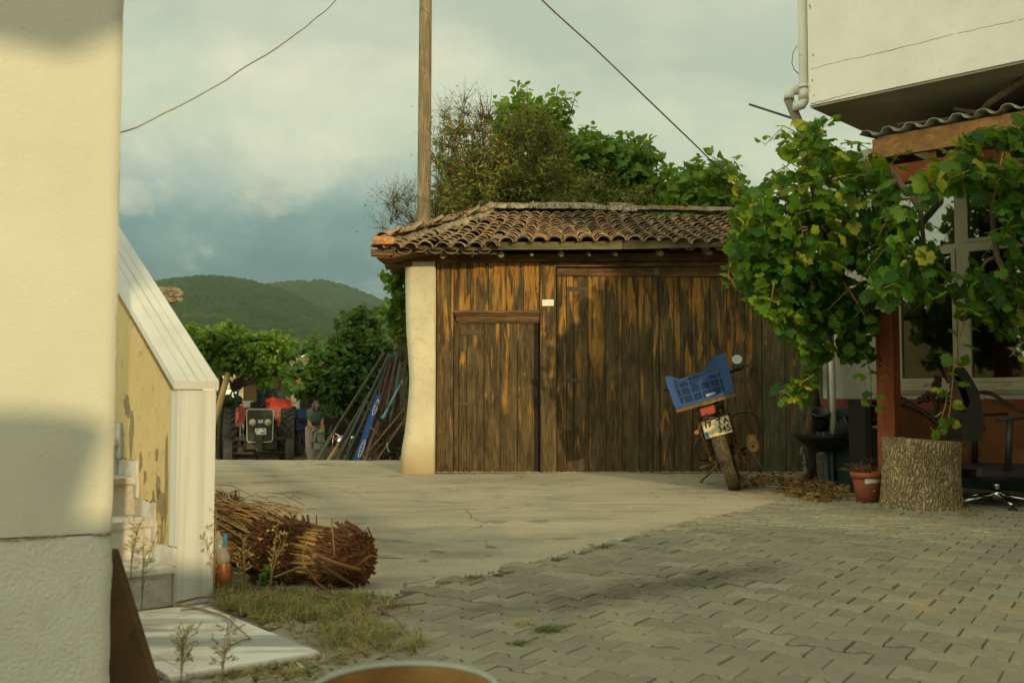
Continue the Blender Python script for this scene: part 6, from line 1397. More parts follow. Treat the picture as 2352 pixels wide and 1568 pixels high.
# pergola vine over the tractor
PGP = zz([(150, 330), (230, 290), (300, 300), (380, 270), (520, 230), (610, 260), (720, 300), (850, 310), (1000, 320), (1080, 360), (1110, 410), (1090, 450), (980, 470), (930, 540), (860, 570), (780, 600), (660, 600), (560, 540), (440, 590), (370, 540), (260, 420)])
tree('pergola_vine', 'spreading vine covering a pergola above the tractor', 'grapevine', Vector((P(430, 900, 27).x, 27.6, -.83)), [
    (PGP, (24.8, 27.8), 320, 'broad', .13, 64, .28, material('pergola leaves', f_leaf, dark=(.020, .065, .010), mid=(.065, .155, .016), light=(.18, .28, .030), trans=.35, old=(.5, .42, .05), oldamt=.03), .05),
    (zz([(830, 640), (880, 640), (870, 740), (840, 750)]), (25, 26), 9, 'broad', .15, 24, .18, M_mulb, 0), (zz([(950, 530), (1000, 530), (990, 590), (960, 590)]), (25, 26), 8, 'broad', .15, 24, .18, M_mulb, 0),
    (zz([(195, 210), (225, 200), (220, 270), (190, 270)]), (25, 26), 6, 'broad', .14, 22, .17, M_mulb, .1), (zz([(500, 210), (520, 160), (540, 210)]), (25, 26), 6, 'broad', .14, 22, .17, M_mulb, .1)], trunk_r=.05, oldp=.003)
# far vegetation below the hills
for k, (x0, x1, y0, y1, Y) in enumerate(((640, 900, 800, 842, 90), (380, 560, 815, 870, 70), (560, 720, 812, 850, 120), (1950, 2300, 800, 880, 60))):
    tree('roadside_bush', ['bushy green growth in the distance behind the shed and the dark shrub', 'distant bushes glimpsed through the pergola at left', 'distant bushes below the field behind the pergola', 'distant bushes far behind the house'][k], 'bush', tb_((x0+x1)/2, Y), [([(x0, y1), (x0, y0+15), ((x0+x1)/2, y0), (x1, y0+12), (x1, y1)], (Y-6, Y+6), 50, 'broad', .45, 90, 1.6, M_dshrub, .25)], trunk_r=.2, oldp=0)
# ================================================================== FIELD BETWEEN YARD AND HILLS
m = MB(); vs = []; n = 30
for j in range(n+1):
    Y = 48+(345-48)*j/n
    for i in range(41):
        X = (i-20)*Y*.075; z = -.84+(H+tanel(838)*330+.84)*(j/n)**1.25+.3*fbm(X, Y, .03); vs.append((X, Y, z))
m.add(vs, [(j*41+i, j*41+i+1, (j+1)*41+i+1, (j+1)*41+i) for j in range(n) for i in range(40)], .5, True)
tag(m.build('field', basic('stubble field', (.40, .28, .12), c2=(.24, .20, .08), scale=.06, bscale=1.0)), kind='structure')
GZ = -.83
# ================================================================== SHED BEHIND THE TRACTOR
def zp(x, y, Y): return P(392+.25*x, 705.6+.25*y, Y)
shed = thing('concrete_shed', 'dark open shed with a flat concrete roof slab behind the trailer', 'shed', (zp(1100, 0, 30).x, 31, GZ))
M_con = basic('grey concrete slab', (.28, .26, .18), c2=(.19, .17, .11), scale=5, dirt=.3)
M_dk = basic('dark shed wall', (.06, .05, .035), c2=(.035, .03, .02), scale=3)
a = zp(860, 550, 29); b_ = zp(2250, 520, 29); m = MB(); m.box(a.x, 29, a.z-.02, b_.x, 34, a.z+.27, .5); m.build('roof_slab', M_con, shed)
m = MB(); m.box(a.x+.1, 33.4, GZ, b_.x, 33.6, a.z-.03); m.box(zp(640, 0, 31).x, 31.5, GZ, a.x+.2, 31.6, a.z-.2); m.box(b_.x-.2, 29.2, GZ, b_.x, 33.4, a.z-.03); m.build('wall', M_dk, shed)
c = zp(935, 0, 29.3); d = zp(1010, 0, 29.3); m = MB(); m.box(c.x, 29.3, GZ, d.x, 29.6, a.z-.03); m.build('post', basic('weathered post', (.22, .16, .06), c2=(.14, .10, .04), scale=4), shed)
m = MB(); c = zp(1018, 0, 29.25); m.box(c.x, 29.25, GZ, c.x+.05, 29.3, a.z-.03); m.build('thin_post', basic('weathered post'.strip(), (.2, .2, .1)), shed)
m = MB(); a1, a2 = zp(760, 860, 30), zp(800, 720, 30); m.box(zp(690, 0, 30).x, 30, GZ, zp(800, 0, 30).x, 30.05, a2.z, .5); tag(m.build('leaning_board', basic('ochre plywood', (.20, .12, .025), c2=(.12, .055, .02), scale=3), org=(zp(740, 0, 30).x, 30, GZ)), 'yellow brown wooden board standing in the dark shed', 'board')
m = MB(); m.box(zp(622, 0, 30).x, 29.95, GZ, zp(634, 0, 30).x, 30.05, zp(0, 700, 30).z); tag(m.build('blue_post', basic('blue paint', (.05, .12, .20)), org=(zp(628, 0, 30).x, 30, GZ)), 'thin blue post at the left side of the shed', 'post')
# white tarp on the slab
m = MB(); vs = []; n = 30
for j in range(9):
    for i in range(n+1):
        x = 1150+450*i/n; bmp = 75*math.sin(pi*min(1, i/n*1.02))**.8; q = zp(x, 518, 29.3+.35*j); hgt = (bmp*.25/F*29)*(math.sin(pi*(j+.6)/9.2))*(1+.35*noise.noise(Vector((i*.45, j*.8, 0))))
        vs.append((q.x, q.y, a.z+.28+max(0, hgt)))
m.add(vs, [(j*(n+1)+i, j*(n+1)+i+1, (j+1)*(n+1)+i+1, (j+1)*(n+1)+i) for j in range(8) for i in range(n)], .5, True)
o = tag(m.build('white_tarpaulin', basic('white tarp', (.72, .76, .74), c2=(.5, .54, .54), scale=2, rough=.5), org=(zp(1370, 0, 30).x, 30, a.z+.28)), 'crumpled white tarpaulin lying on the flat shed roof', 'tarpaulin')
# far cream building and white car behind the pergola
Yb = 46; bd = thing('cream_building', 'pale cream building behind the pergola at far left', 'building', (zp(500, 0, Yb).x, Yb, GZ))
m = MB(); m.box(zp(130, 0, Yb).x, Yb, GZ, zp(622, 0, Yb).x, Yb+5, zp(0, 560, Yb).z); m.build('wall', basic('cream wall', (.80, .70, .42), c2=(.72, .62, .36), scale=1), bd)
m = MB(); z_ = zp(0, 660, Yb-.6).z; m.box(zp(455, 0, Yb-.6).x, Yb-.6, GZ, zp(618, 0, Yb-.6).x, Yb-.1, z_); m.build('annex', basic('pale annex', (.78, .80, .66), c2=(.7, .72, .58), scale=1), bd)
m = MB(); m.box(zp(120, 0, Yb).x, Yb-.3, zp(0, 560, Yb).z, zp(635, 0, Yb).x, Yb+5.3, zp(0, 548, Yb).z); m.build('roof', M_con, bd)
m = MB(); q0, q1 = zp(548, 800, Yb-.62), zp(628, 745, Yb-.62); pts = [(q0.x, q0.z), (q1.x, q0.z), (q1.x, q0.z+.35), (q1.x-.2, q1.z-.1), (q0.x+.55, q1.z), (q0.x+.15, q0.z+.5)]
n = len(pts); m.add([(x, Yb-.66, z) for x, z in pts]+[(x, Yb-.60, z) for x, z in pts], [tuple(range(n))[::-1], tuple(range(n, 2*n))]+[(i, (i+1) % n, n+(i+1) % n, n+i) for i in range(n)]); m.build('window', basic('pale window', (.42, .46, .42), rough=.2), bd)
m = MB(); q = zp(430, 822, Yb-.9); m.box(q.x, Yb-1.0, q.z-.05, zp(628, 0, Yb-.9).x, Yb-.62, q.z+.22); m.build('ledge', basic('white ledge', (.8, .82, .76)), bd)
m = MB(); m.box(zp(80, 0, 40).x, 38, GZ, zp(640, 0, 40).x, 38.15, zp(0, 935, 38).z); tag(m.build('garden_wall', basic('pale green wall', (.50, .52, .36)), org=(zp(360, 0, 40).x, 38, GZ)), 'low pale wall in front of the cream building', 'wall')
# ladder and props of the pergola
Yl = 25.5; ld_ = thing('black_ladder', 'thin black metal stepladder standing left of the tractor', 'ladder', (zp(520, 0, Yl).x, Yl, GZ)); M_lad = basic('black tube', (.02, .025, .02))
for (x0, y0, x1, y1, dy) in ((470, 640, 455, 1340, 0), (530, 640, 615, 880, 0), (486, 660, 470, 1340, .35)):
    m = MB(); p0, p1 = zp(x0, y0, Yl+dy), zp(x1, y1, Yl+dy); d = (p1-p0)/(p1.z-p0.z); p1 = p0+d*(GZ-p0.z); m.tube([p0, p1], .018, 6); m.build('leg', M_lad, ld_)
for (x0, x1, y) in ((478, 565, 748), (482, 600, 838), (480, 640, 925)):
    m = MB(); m.tube([zp(x0, y, Yl), zp(x1, y, Yl)], .014, 6); m.build('rung', M_lad, ld_)
p0, p1 = zp(530, 595, 25), zp(405, 1000, 25); d = (p1-p0)/(p1.z-p0.z); p2 = p0+d*(GZ-p0.z); m = MB(); m.tube([p0, p0.lerp(p2, .5)+Vector((.04, 0, 0)), p2], [.075, .08, .085], 8); tag(m.build('pergola_prop', basic('pale pole wood', (.50, .34, .14), c2=(.38, .26, .11)), org=p2), 'pale slanting wooden prop holding up the pergola vine', 'prop')
m = MB()
for x, y in ((250, 560), (455, 560)): q = zp(x, y, 26.5); m = MB(); m.tube([Vector((q.x, q.y, GZ)), q], .05, 8); tag(m.build('pergola_post', M_twig, org=(q.x, q.y, GZ)), 'grey post of the pergola hidden behind the pilaster' if x == 250 else 'grey brown post of the pergola behind the ladder', 'post')
tree('garden_hedge', 'low dark hedge along the left side of the tractor', 'hedge', Vector((zp(470, 0, 28).x, 28, GZ)), [(zz([(380, 1300), (380, 940), (450, 900), (560, 905), (640, 930), (640, 1300)]), (27, 29), 60, 'broad', .14, 55, .4, M_dshrub, .12)], trunk_r=.05)
p = zp(1242, 400, 110); tag(MB().tube([Vector((p.x, 110, GZ)), zp(1242, 342, 110)], .10, 8).build('far_post', M_con, org=(p.x, 110, GZ)), 'tiny distant post standing in the field below the hill', 'post')

# ================================================================== TRACTOR (local frame: front faces the camera, -y)
def loc(o, name, mat, par): return o.build(name, mat, par, local=True)
TS = .00281*(24.6/25.7); TY = 24.6; tr_p = zp(843, 0, TY); tr_p.z = GZ
trac = thing('tractor', 'old red tractor with a dark slatted grille facing the yard', 'tractor', tr_p, (0, 0, R(13.5)))
M_tred = basic('faded red paint', (.30, .055, .022), c2=(.17, .032, .015), scale=5, rough=.45, dirt=.3)
M_tpink = basic('sun faded red paint', (.50, .14, .09), c2=(.36, .07, .04), scale=4, rough=.5, dirt=.25)
M_rub = basic('muddy rubber', (.075, .062, .042), c2=(.032, .032, .030), scale=9, rough=.9, bs=.5)
M_mach = basic('oily machinery', (.065, .048, .025), c2=(.028, .024, .016), scale=8, rough=.7, bs=.5, bd=.01)
M_grl = basic('grille grey', (.045, .042, .025), c2=(.03, .03, .02), scale=8, rough=.6)
M_trim = basic('pale grille trim', (.38, .42, .34), c2=(.24, .27, .2), scale=8, rough=.4)
M_plate = basic('white plate', (.66, .66, .60), c2=(.58, .58, .52), scale=10, rough=.4, bs=.05)
M_ink = basic('black lettering', (.012, .012, .012), rough=.5); M_blue = basic('plate blue', (.02, .14, .42)); 
def X_(z): return (z-843)*TS
def Z_(y): return P(600, 705.6+.25*y, TY-1.2).z-GZ
def wheel(par, x, y, rad, wid, lugs, name='wheel', rimr=.55, lugh=.035, rim_mat=None):
    m = MB(); M_ = Matrix.Translation((x, y, rad)) @ Matrix.Rotation(pi/2, 4, 'Y'); w = wid/2
    m.lathe([(rad*rimr, -w*.8), (rad*.78, -w), (rad*.93, -w*.95), (rad-.012, -w*.75), (rad-.004, 0), (rad-.012, w*.75), (rad*.93, w*.95), (rad*.78, w), (rad*rimr, w*.8)], (0, 0, 0), 40, M=M_)
    for k in range(lugs):
        for sd_ in (-1, 1):
            q = 2*pi*(k+(.5 if sd_ > 0 else 0))/lugs; dq = 2*pi/lugs*.85; vs = []
            for (u, a) in ((.03, 0), (.5, .55), (.98, 1.0)):
                for s2 in (-1, 1):
                    for rr in (rad-.02, rad+lugh*(1 if u < .9 else .5)):
                        an = q+dq*a*-1+s2*dq*.16; vs.append(M_ @ Vector((math.cos(an)*rr, math.sin(an)*rr, sd_*w*u*.98)))
            m.add(vs, [(0, 1, 3, 2), (1, 5, 7, 3), (5, 9, 11, 7), (0, 2, 6, 4), (0, 4, 5, 1), (4, 8, 9, 5), (2, 3, 7, 6), (6, 7, 11, 10), (8, 10, 11, 9)])
    o = loc(m, name, M_rub, par); m = MB(); m.lathe([(0, -w*.3), (rad*.2, -w*.35), (rad*.25, -w*.1), (rad*rimr*.9, -w*.15), (rad*rimr*1.02, -w*.8), (rad*rimr*1.02, w*.8), (rad*rimr*.9, w*.1), (0, w*.2)], (0, 0, 0), 24, M=M_); loc(m, 'rim', rim_mat or M_mach, o); return o
wheel(trac, X_(565), 1.15, .665, .37, 22, 'rear_wheel'); wheel(trac, X_(1080), 1.15, .665, .37, 22, 'rear_wheel')
wheel(trac, X_(572), -.85, .335, .20, 30, 'front_wheel', lugh=.008); wheel(trac, X_(1095), -.85, .335, .20, 30, 'front_wheel', lugh=.008)
g0, g1 = X_(727), X_(955); gz0, gz1 = Z_(1238), Z_(938)
def rrect(x0, z0, x1, z1, rb_, rt, n=5):
    pts = []
    for cx_, cz_, r_, a0 in ((x1-rb_, z0+rb_, rb_, -90), (x1-rt, z1-rt, rt, 0), (x0+rt, z1-rt, rt, 90), (x0+rb_, z0+rb_, rb_, 180)):
        for k in range(n): a = R(a0+90*k/(n-1)); pts.append((cx_+math.cos(a)*r_, cz_+math.sin(a)*r_))
    return pts
Mz = Matrix(((1, 0, 0, 0), (0, 0, 1, 0), (0, 1, 0, 0), (0, 0, 0, 1)))   # prism xy -> xz
def pr_xz(mb, pts, y0, y1): mb.prism(pts, y1-y0, M=Matrix.Translation((0, y0, 0)) @ Mz)
tw_ = .02
gp = rrect(g0, gz0, g1, gz1, .06, .06); gp = [(x+(.02 if x < 0 else -.02)*(1-(z-gz0)/(gz1-gz0)), z) for x, z in gp]
m = MB(); pr_xz(m, gp, -1.20, .35); hood = loc(m, 'hood', M_tred, trac)
m = MB(); m.tube([Vector((x, -1.215, z)) for x, z in gp], .014, 6, closed=True); loc(m, 'grille_trim', M_trim, hood)
m = MB(); zz0 = gz0+.03
k = 0
while zz0 < gz1-.03:
    if not (Z_(1085) < zz0+.01 < Z_(1018)): w = g1-.035-.02*(1-(zz0-gz0)/(gz1-gz0)); m.box(-w, -1.225, zz0, w, -1.20, zz0+.020)
    zz0 += .035
m.box(g0+.03, -1.212, gz0+.03, g1-.03, -1.201, gz1-.03); loc(m, 'grille', M_grl, hood)
m = MB(); m.box(g0+.025, -1.228, Z_(1085), g1-.025, -1.213, Z_(1020)); loc(m, 'lamp_panel', basic('dark lamp panel', (.045, .048, .042)), hood)
for x in (778, 908):
    m = MB(); Mx = Matrix.Translation((X_(x), -1.225, Z_(1056))) @ Matrix.Rotation(pi/2, 4, 'X'); m.lathe([(0, .035), (.03, .034), (.06, .022), (.068, .010), (.076, .012), (.078, 0)], (0, 0, 0), 20, M=Mx); loc(m, 'headlight', basic('dull headlight glass', (.42, .40, .28), c2=(.30, .28, .18), scale=20, rough=.25, bs=.05), hood)
m = MB(); m.box(X_(825), -1.236, Z_(1061), X_(866), -1.229, Z_(1034)); bb = loc(m, 'badge', basic('pinkish white badge', (.66, .56, .52)), hood)
m = MB(); m.box(X_(830), -1.238, Z_(1048), X_(861), -1.2365, Z_(1044)); m.box(X_(834), -1.238, Z_(1054), X_(857), -1.2365, Z_(1052)); loc(m, 'badge_mark', basic('red mark', (.5, .06, .05)), bb)
m = MB(); px0, px1, pz0, pz1 = X_(800), X_(893), Z_(1168), Z_(1111); m.box(px0, -1.245, pz0, px1, -1.236, pz1); npl = loc(m, 'number_plate', M_plate, trac)
def fmat(x, z, y): return Matrix.Translation((x, y, z)) @ Matrix.Rotation(pi/2, 4, 'X')
pw, ph = px1-px0, pz1-pz0
text_obj('17', ph*.46, M_ink, npl, fmat(px0+pw*.20, pz0+ph*.72, -1.2465)); text_obj('TL', ph*.46, M_ink, npl, fmat(px0+pw*.78, pz0+ph*.72, -1.2465)); text_obj('048', ph*.46, M_ink, npl, fmat(px0+pw*.72, pz0+ph*.25, -1.2465))
m = MB(); m.box(px0+.001, -1.247, pz0+.002, px0+pw*.12, -1.2452, pz0+ph*.38); loc(m, 'blue_band', M_blue, npl)
m = MB(); m.box(X_(806), -1.26, Z_(1320), X_(866), -1.18, Z_(1180), None, None, .01); m.box(X_(725), -1.15, Z_(1305), X_(960), -.9, Z_(1245), None, None, .01); m.box(X_(630), -.92, Z_(1230), X_(1050), -.78, Z_(1200), None, None, .01)
m.tube([(X_(590), -.85, .335), (X_(1080), -.85, .335)], .035, 8); m.box(X_(700), -.3, .35, X_(985), 1.1, .72, None, None, .03); m.box(X_(560), 1.0, .5, X_(1120), 1.3, .75, None, None, .03); m.box(X_(640), -.2, .3, X_(700), .2, .5); m.tube([(X_(640), -.5, .45), (X_(700), -.4, .9)], .02, 6); loc(m, 'chassis', M_mach, trac)
for s2 in (-1, 1):   # fenders
    m = MB(); vs = []; xi = X_(690) if s2 < 0 else X_(985); xo = X_(612) if s2 < 0 else X_(1018); n = 14
    for k in range(n+1):
        a = R(22)+R(92)*k/n; rr = .74; y = 1.15-math.cos(a)*rr; z = .665+math.sin(a)*rr; vs += [(xo, y, z), (xi, y, z)]
    b0 = len(vs); vs += [(x, y+(0), z) for x, y, z in vs]
    for k in range(n+1): vs[b0+2*k] = (xo, vs[2*k][1]+.0, vs[2*k][2]-.02); vs[b0+2*k+1] = (xi, vs[2*k+1][1], vs[2*k+1][2]-.02)
    m.add(vs, [(2*k, 2*k+1, 2*k+3, 2*k+2) for k in range(n)]+[(b0+2*k, b0+2*k+2, b0+2*k+3, b0+2*k+1) for k in range(n)], .5, True)
    # front skirt of the fender seen from ahead
    sk = [(xo, Z_(925)), (X_(720) if s2 < 0 else X_(955), Z_(925)), (X_(725) if s2 < 0 else X_(955), Z_(1000)), (X_(680) if s2 < 0 else X_(985), Z_(1075)), (X_(640) if s2 < 0 else X_(1000), Z_(1040)), (xo, Z_(960))]
    if s2 < 0: sk = sk[::-1]
    pr_xz(m, sk, .60, .66); loc(m, 'fender', M_tred, trac)
    m = MB(); xa_ = X_(612) if s2 < 0 else X_(1020); vs = []
    for k in range(9): t = k/8; vs += [(xa_+s2*-.0, .50, Z_(935+145*t)), (xa_-s2*(.012+.075*math.sin(pi*t)**.9), .48, Z_(935+145*t))]
    m.add(vs, [(2*k, 2*k+1, 2*k+3, 2*k+2) for k in range(8)], .5, True); loc(m, 'fender_edge', M_tpink, trac)
m = MB(); m.lathe([(.05, .9), (.05, 1.15)], (0, .9, 0), 10); pts = [Vector((.20*math.cos(a), .85+.05*math.sin(a), Z_(898)+.085*math.sin(a))) for a in np.linspace(0, 2*pi, 24)[:-1]]; m.tube(pts, .016, 6, closed=True); m.tube([(-.19, .86, Z_(898)), (.19, .86, Z_(898))], .014, 5); m.tube([(0, .6, Z_(940)), (0, .86, Z_(898))], .02, 6); loc(m, 'steering_wheel', M_black, trac)
m = MB(); m.box(X_(735), 1.3, Z_(930), X_(888), 1.42, Z_(874), None, None, .03); m.box(X_(745), 1.0, .8, X_(880), 1.35, .92, None, None, .02); loc(m, 'seat', M_black, trac)
m = MB(); m.tube([(X_(663), -.1, .5), (X_(663), -.1, .95)], .012, 6); m.tube([(X_(690), -.1, .6), (X_(690), -.1, 1.0)], .014, 6); loc(m, 'side_rod', M_trim, trac)
# ------------------------------------------------------------------ trailer with load
ty = 27.3; tl_ = thing('farm_trailer', 'blue flatbed farm trailer standing behind the tractor', 'trailer', (zp(1000, 0, ty).x, ty, GZ)); M_tbl = basic('chipped blue paint', (.025, .10, .30), c2=(.015, .055, .13), scale=4, rough=.5, dirt=.55, dirtc=(.06, .045, .03))
Yt = 26.6; a = zp(575, 925, Yt); b_ = zp(1152, 925, Yt); zt2_ = a.z; zb2_ = zp(0, 1010, Yt).z
m = MB(); m.box(a.x, Yt, zb2_, b_.x, Yt+.05, zt2_, .5); m.box(a.x, Yt+2.9, zb2_, b_.x+1.0, Yt+2.95, zt2_-.05, .5); loc_ = m.build('front_board', M_tbl, tl_)
m = MB(); c = zp(1275, 990, Yt+2.2); q = [Vector((b_.x, Yt+.05, zb2_-.35)), Vector((c.x, Yt+2.9, zb2_-.3)), Vector((c.x, Yt+2.9, zt2_-.15)), Vector((b_.x, Yt+.05, zt2_-.02))]; m.add(q+[v+Vector((.04, -.03, 0)) for v in q], [(0, 1, 2, 3), (7, 6, 5, 4), (0, 4, 5, 1), (1, 5, 6, 2), (2, 6, 7, 3), (3, 7, 4, 0)], .5); m.build('side_board', M_tbl, tl_)
m = MB(); m.box(a.x, Yt+.05, zb2_-.08, b_.x+.3, Yt+2.9, zb2_-.01); m.box(a.x+.5, Yt+.3, GZ+.45, b_.x-.4, Yt+2.8, zb2_-.09); m.box(zp(1140, 0, Yt).x, Yt-.05, GZ+.3, zp(1152, 0, Yt).x, Yt, zt2_); m.build('bed', M_mach, tl_)
for x in (zp(640, 0, Yt+1.6).x, zp(1195, 0, Yt+1.6).x):
    m = MB(); Mx = Matrix.Translation((x, Yt+1.6, GZ+.4)) @ Matrix.Rotation(pi/2, 4, 'Y'); m.lathe([(.12, -.08), (.36, -.1), (.4, -.05), (.4, .05), (.36, .1), (.12, .08)], (0, 0, 0), 28, M=Mx); m.build('wheel', M_rub, tl_)
# red netting heap
def heap(name, label, cat, zpts, Y, D_, mat, amp, zbase, n=44, k_=9):
    m = MB(); vs = []; xs_ = [p[0] for p in zpts]; nj = 14
    for j in range(nj+1):
        for i in range(n+1):
            x = xs_[0]+(xs_[-1]-xs_[0])*i/n; y = float(np.interp(x, xs_, [p[1] for p in zpts])); top = zp(x, y, Y).z; f_ = math.sin(pi*min(1, (j+.01)/nj))**.5
            n_ = noise.noise(Vector((i*.42, j*.5, k_)))*amp+noise.noise(Vector((i*1.1, j*1.1, k_)))*amp*.5; q = zp(x, y, Y); vs.append((q.x+n_*.4, Y-.15+D_*j/nj, zbase+(top-zbase)*f_*(1+n_*1.2)+.0))
    m.add(vs, [(j*(n+1)+i, j*(n+1)+i+1, (j+1)*(n+1)+i+1, (j+1)*(n+1)+i) for j in range(nj) for i in range(n)], .5, False)
    return tag(m.build(name, mat, org=(zp((xs_[0]+xs_[-1])/2, 0, Y).x, Y, zbase)), label, cat)
M_net = basic('red plastic netting', (.72, .075, .022), c2=(.46, .035, .015), scale=6, rough=.6, bs=.8, bscale=30, bd=.02)
heap('red_netting', 'heap of crumpled red netting on the trailer behind the tractor seat', 'netting', [(845, 900), (850, 842), (880, 834), (905, 832), (930, 850), (1000, 850), (1030, 856), (1050, 885), (1100, 918)], 26.9, 1.2, M_net, .16, zt2_-.12)
heap('red_sack', 'low red cloth heap left of the tractor seat on the trailer', 'sack', [(620, 925), (640, 895), (690, 890), (740, 900), (760, 925)], 26.75, .7, M_net, .12, zt2_-.12, k_=4)
m = MB(); c = zp(715, 893, 26.65); m.box(c.x-.13, 26.55, zt2_, c.x+.13, 26.75, c.z+.10, None, None, .03); tag(m.build('white_sack', basic('white sack', (.68, .66, .58)), org=(c.x, 26.65, zt2_)), 'small white sack on the front board of the trailer', 'sack')
def crate(name, label, cx_, Y, zb__, w, h_, d_, mat, group=None):
    m = MB(); x0, x1 = cx_-w/2, cx_+w/2
    for yy in (Y, Y+d_):
        for k in range(9): xx = x0+w*k/8; m.box(xx-.008, yy-.008, zb__, xx+.008, yy+.008, zb__+h_)
        for z in (0, .33, .66, 1): m.box(x0-.01, yy-.012, zb__+h_*z-.012, x1+.01, yy+.012, zb__+h_*z+.012)
    m.box(x0, Y, zb__, x1, Y+d_, zb__+.02); m.box(x0-.01, Y, zb__, x0+.01, Y+d_, zb__+h_); m.box(x1-.01, Y, zb__, x1+.01, Y+d_, zb__+h_)
    return tag(m.build(name, mat, org=(cx_, Y, zb__)), label, 'crate', group)
M_gc = basic('grey plastic crate', (.11, .125, .11), c2=(.08, .09, .085))
q = zp(950, 850, 28.2); crate('plastic_crate', 'grey plastic crate on the trailer to the left of the man in the pale shirt', q.x, 28.0, zt2_+.1, .50, .42, .4, M_gc); q = zp(885, 850, 28.2); crate('plastic_crate', 'dark crate left of the grey one behind the red netting', q.x, 28.1, zt2_+.08, .50, .42, .4, basic('dark blue grey crate', (.06, .09, .10)))
# wood scraps and crate on the side board
for k in range(6):
    q = zp(1165+k*17, 960+5*random.random(), 28.6); m = MB(); m.box(q.x-.06, 28.5, zt2_-.30, q.x+.06, 28.53, q.z+.08, None, None); tag(m.build('wood_offcut', basic('tan offcut', (.28, .19, .07), c2=(.2, .13, .05)), org=(q.x, 28.5, zt2_-.3)), ['first', 'second', 'third', 'fourth', 'fifth', 'sixth'][k]+' tan wooden board end from the left above the blue side of the trailer', 'board', 'board ends standing in the trailer')
# ================================================================== PEOPLE
M_skin = basic('tanned skin', (.30, .15, .08), c2=(.24, .115, .06), scale=8, rough=.6, bs=.05)
M_hair = basic('dark hair', (.02, .014, .010), rough=.6, bscale=200)
def skinned(name, mat, verts, edges, radii, par, sub=2):
    me = bpy.data.meshes.new(name); me.from_pydata([tuple(v) for v in verts], edges, []); me.materials.append(mat)
    o = bpy.data.objects.new(name, me); COL.objects.link(o); o.parent = par; ORG[o.name] = Vector()
    sk = o.modifiers.new('skin', 'SKIN'); sk.use_smooth_shade = True
    for i, r_ in enumerate(radii): v = me.skin_vertices[0].data[i]; v.radius = (r_, r_) if not isinstance(r_, tuple) else r_
    me.skin_vertices[0].data[0].use_root = True
    ss = o.modifiers.new('sub', 'SUBSURF'); ss.levels = sub; ss.render_levels = sub
    dg = bpy.context.evaluated_depsgraph_get(); nm = bpy.data.meshes.new_from_object(o.evaluated_get(dg)); o.modifiers.clear(); o.data = nm; nm.name = name
    if not nm.materials: nm.materials.append(mat)
    for p in nm.polygons: p.use_smooth = True
    at = nm.attributes.get('rnd') or nm.attributes.new('rnd', 'FLOAT', 'POINT')
    return o
def head(par, c, yaw, tilt, bald=False, hair=True):
    """head as one mesh with brow, nose, chin, ears; c = centre of the head"""
    m = MB(); M_ = Matrix.Translation(c) @ Matrix.Rotation(yaw, 4, 'Z') @ Matrix.Rotation(tilt, 4, 'X'); vs = []; fs = []; ns, nr = 24, 18
    for i in range(nr+1):
        th = pi*i/nr; z = math.cos(th); 
        for k in range(ns):
            q = 2*pi*k/ns; sx = math.sin(th)*math.cos(q); sy = math.sin(th)*math.sin(q); x, y, zz_ = sx*.076, sy*.098, z*.118
            if sy < 0 and z < 0: x *= 1-.28*(-z); y *= 1-.05*(-z)
            if sy < -.2:   # face is toward -y
                fx = x/.076
                y -= .026*math.exp(-(fx/.20)**2)*math.exp(-((zz_+.022)/.022)**2)   # nose
                y += .013*math.exp(-((abs(fx)-.42)/.2)**2)*math.exp(-((zz_-.008)/.016)**2)   # eye sockets
                y -= .006*math.exp(-(fx/.5)**2)*math.exp(-((zz_-.030)/.012)**2)   # brow
                y -= .007*math.exp(-(fx/.3)**2)*math.exp(-((zz_+.062)/.010)**2)   # lips
                y -= .010*math.exp(-(fx/.3)**2)*math.exp(-((zz_+.098)/.016)**2)   # chin
            if abs(sx) > .85 and abs(zz_+.005) < .03: x *= 1.13
            vs.append(M_ @ Vector((x, y, zz_)))
    for i in range(nr):
        for k in range(ns): fs.append((i*ns+k, (i+1)*ns+k, (i+1)*ns+(k+1) % ns, i*ns+(k+1) % ns))
    m.add(vs, fs, .5, True); return m, M_
def features(par, M_):
    for s2 in (-1, 1):
        m = MB(); m.sphere(M_ @ Vector((s2*.031, -.083, .008)), .0085, 8, 6); m.build('eye', basic('dark eye', (.03, .02, .015), rough=.3), par, local=True)
        m = MB(); m.tube([M_ @ Vector((s2*.017, -.0965, .026)), M_ @ Vector((s2*.034, -.094, .031)), M_ @ Vector((s2*.050, -.080, .024))], [.004, .005, .003], 6); m.build('eyebrow', M_hair, par, local=True)
        m = MB(); m.sphere(M_ @ Vector((s2*.079, .006, -.008)), .026, 8, 6, None, (.35, .65, 1)); m.build('ear', M_skin, par, local=True)
    m = MB(); m.tube([M_ @ Vector((-.023, -.094, -.062)), M_ @ Vector((0, -.104, -.060)), M_ @ Vector((.023, -.094, -.062))], [.003, .005, .003], 6); m.build('mouth', basic('lip', (.20, .07, .05)), par, local=True)
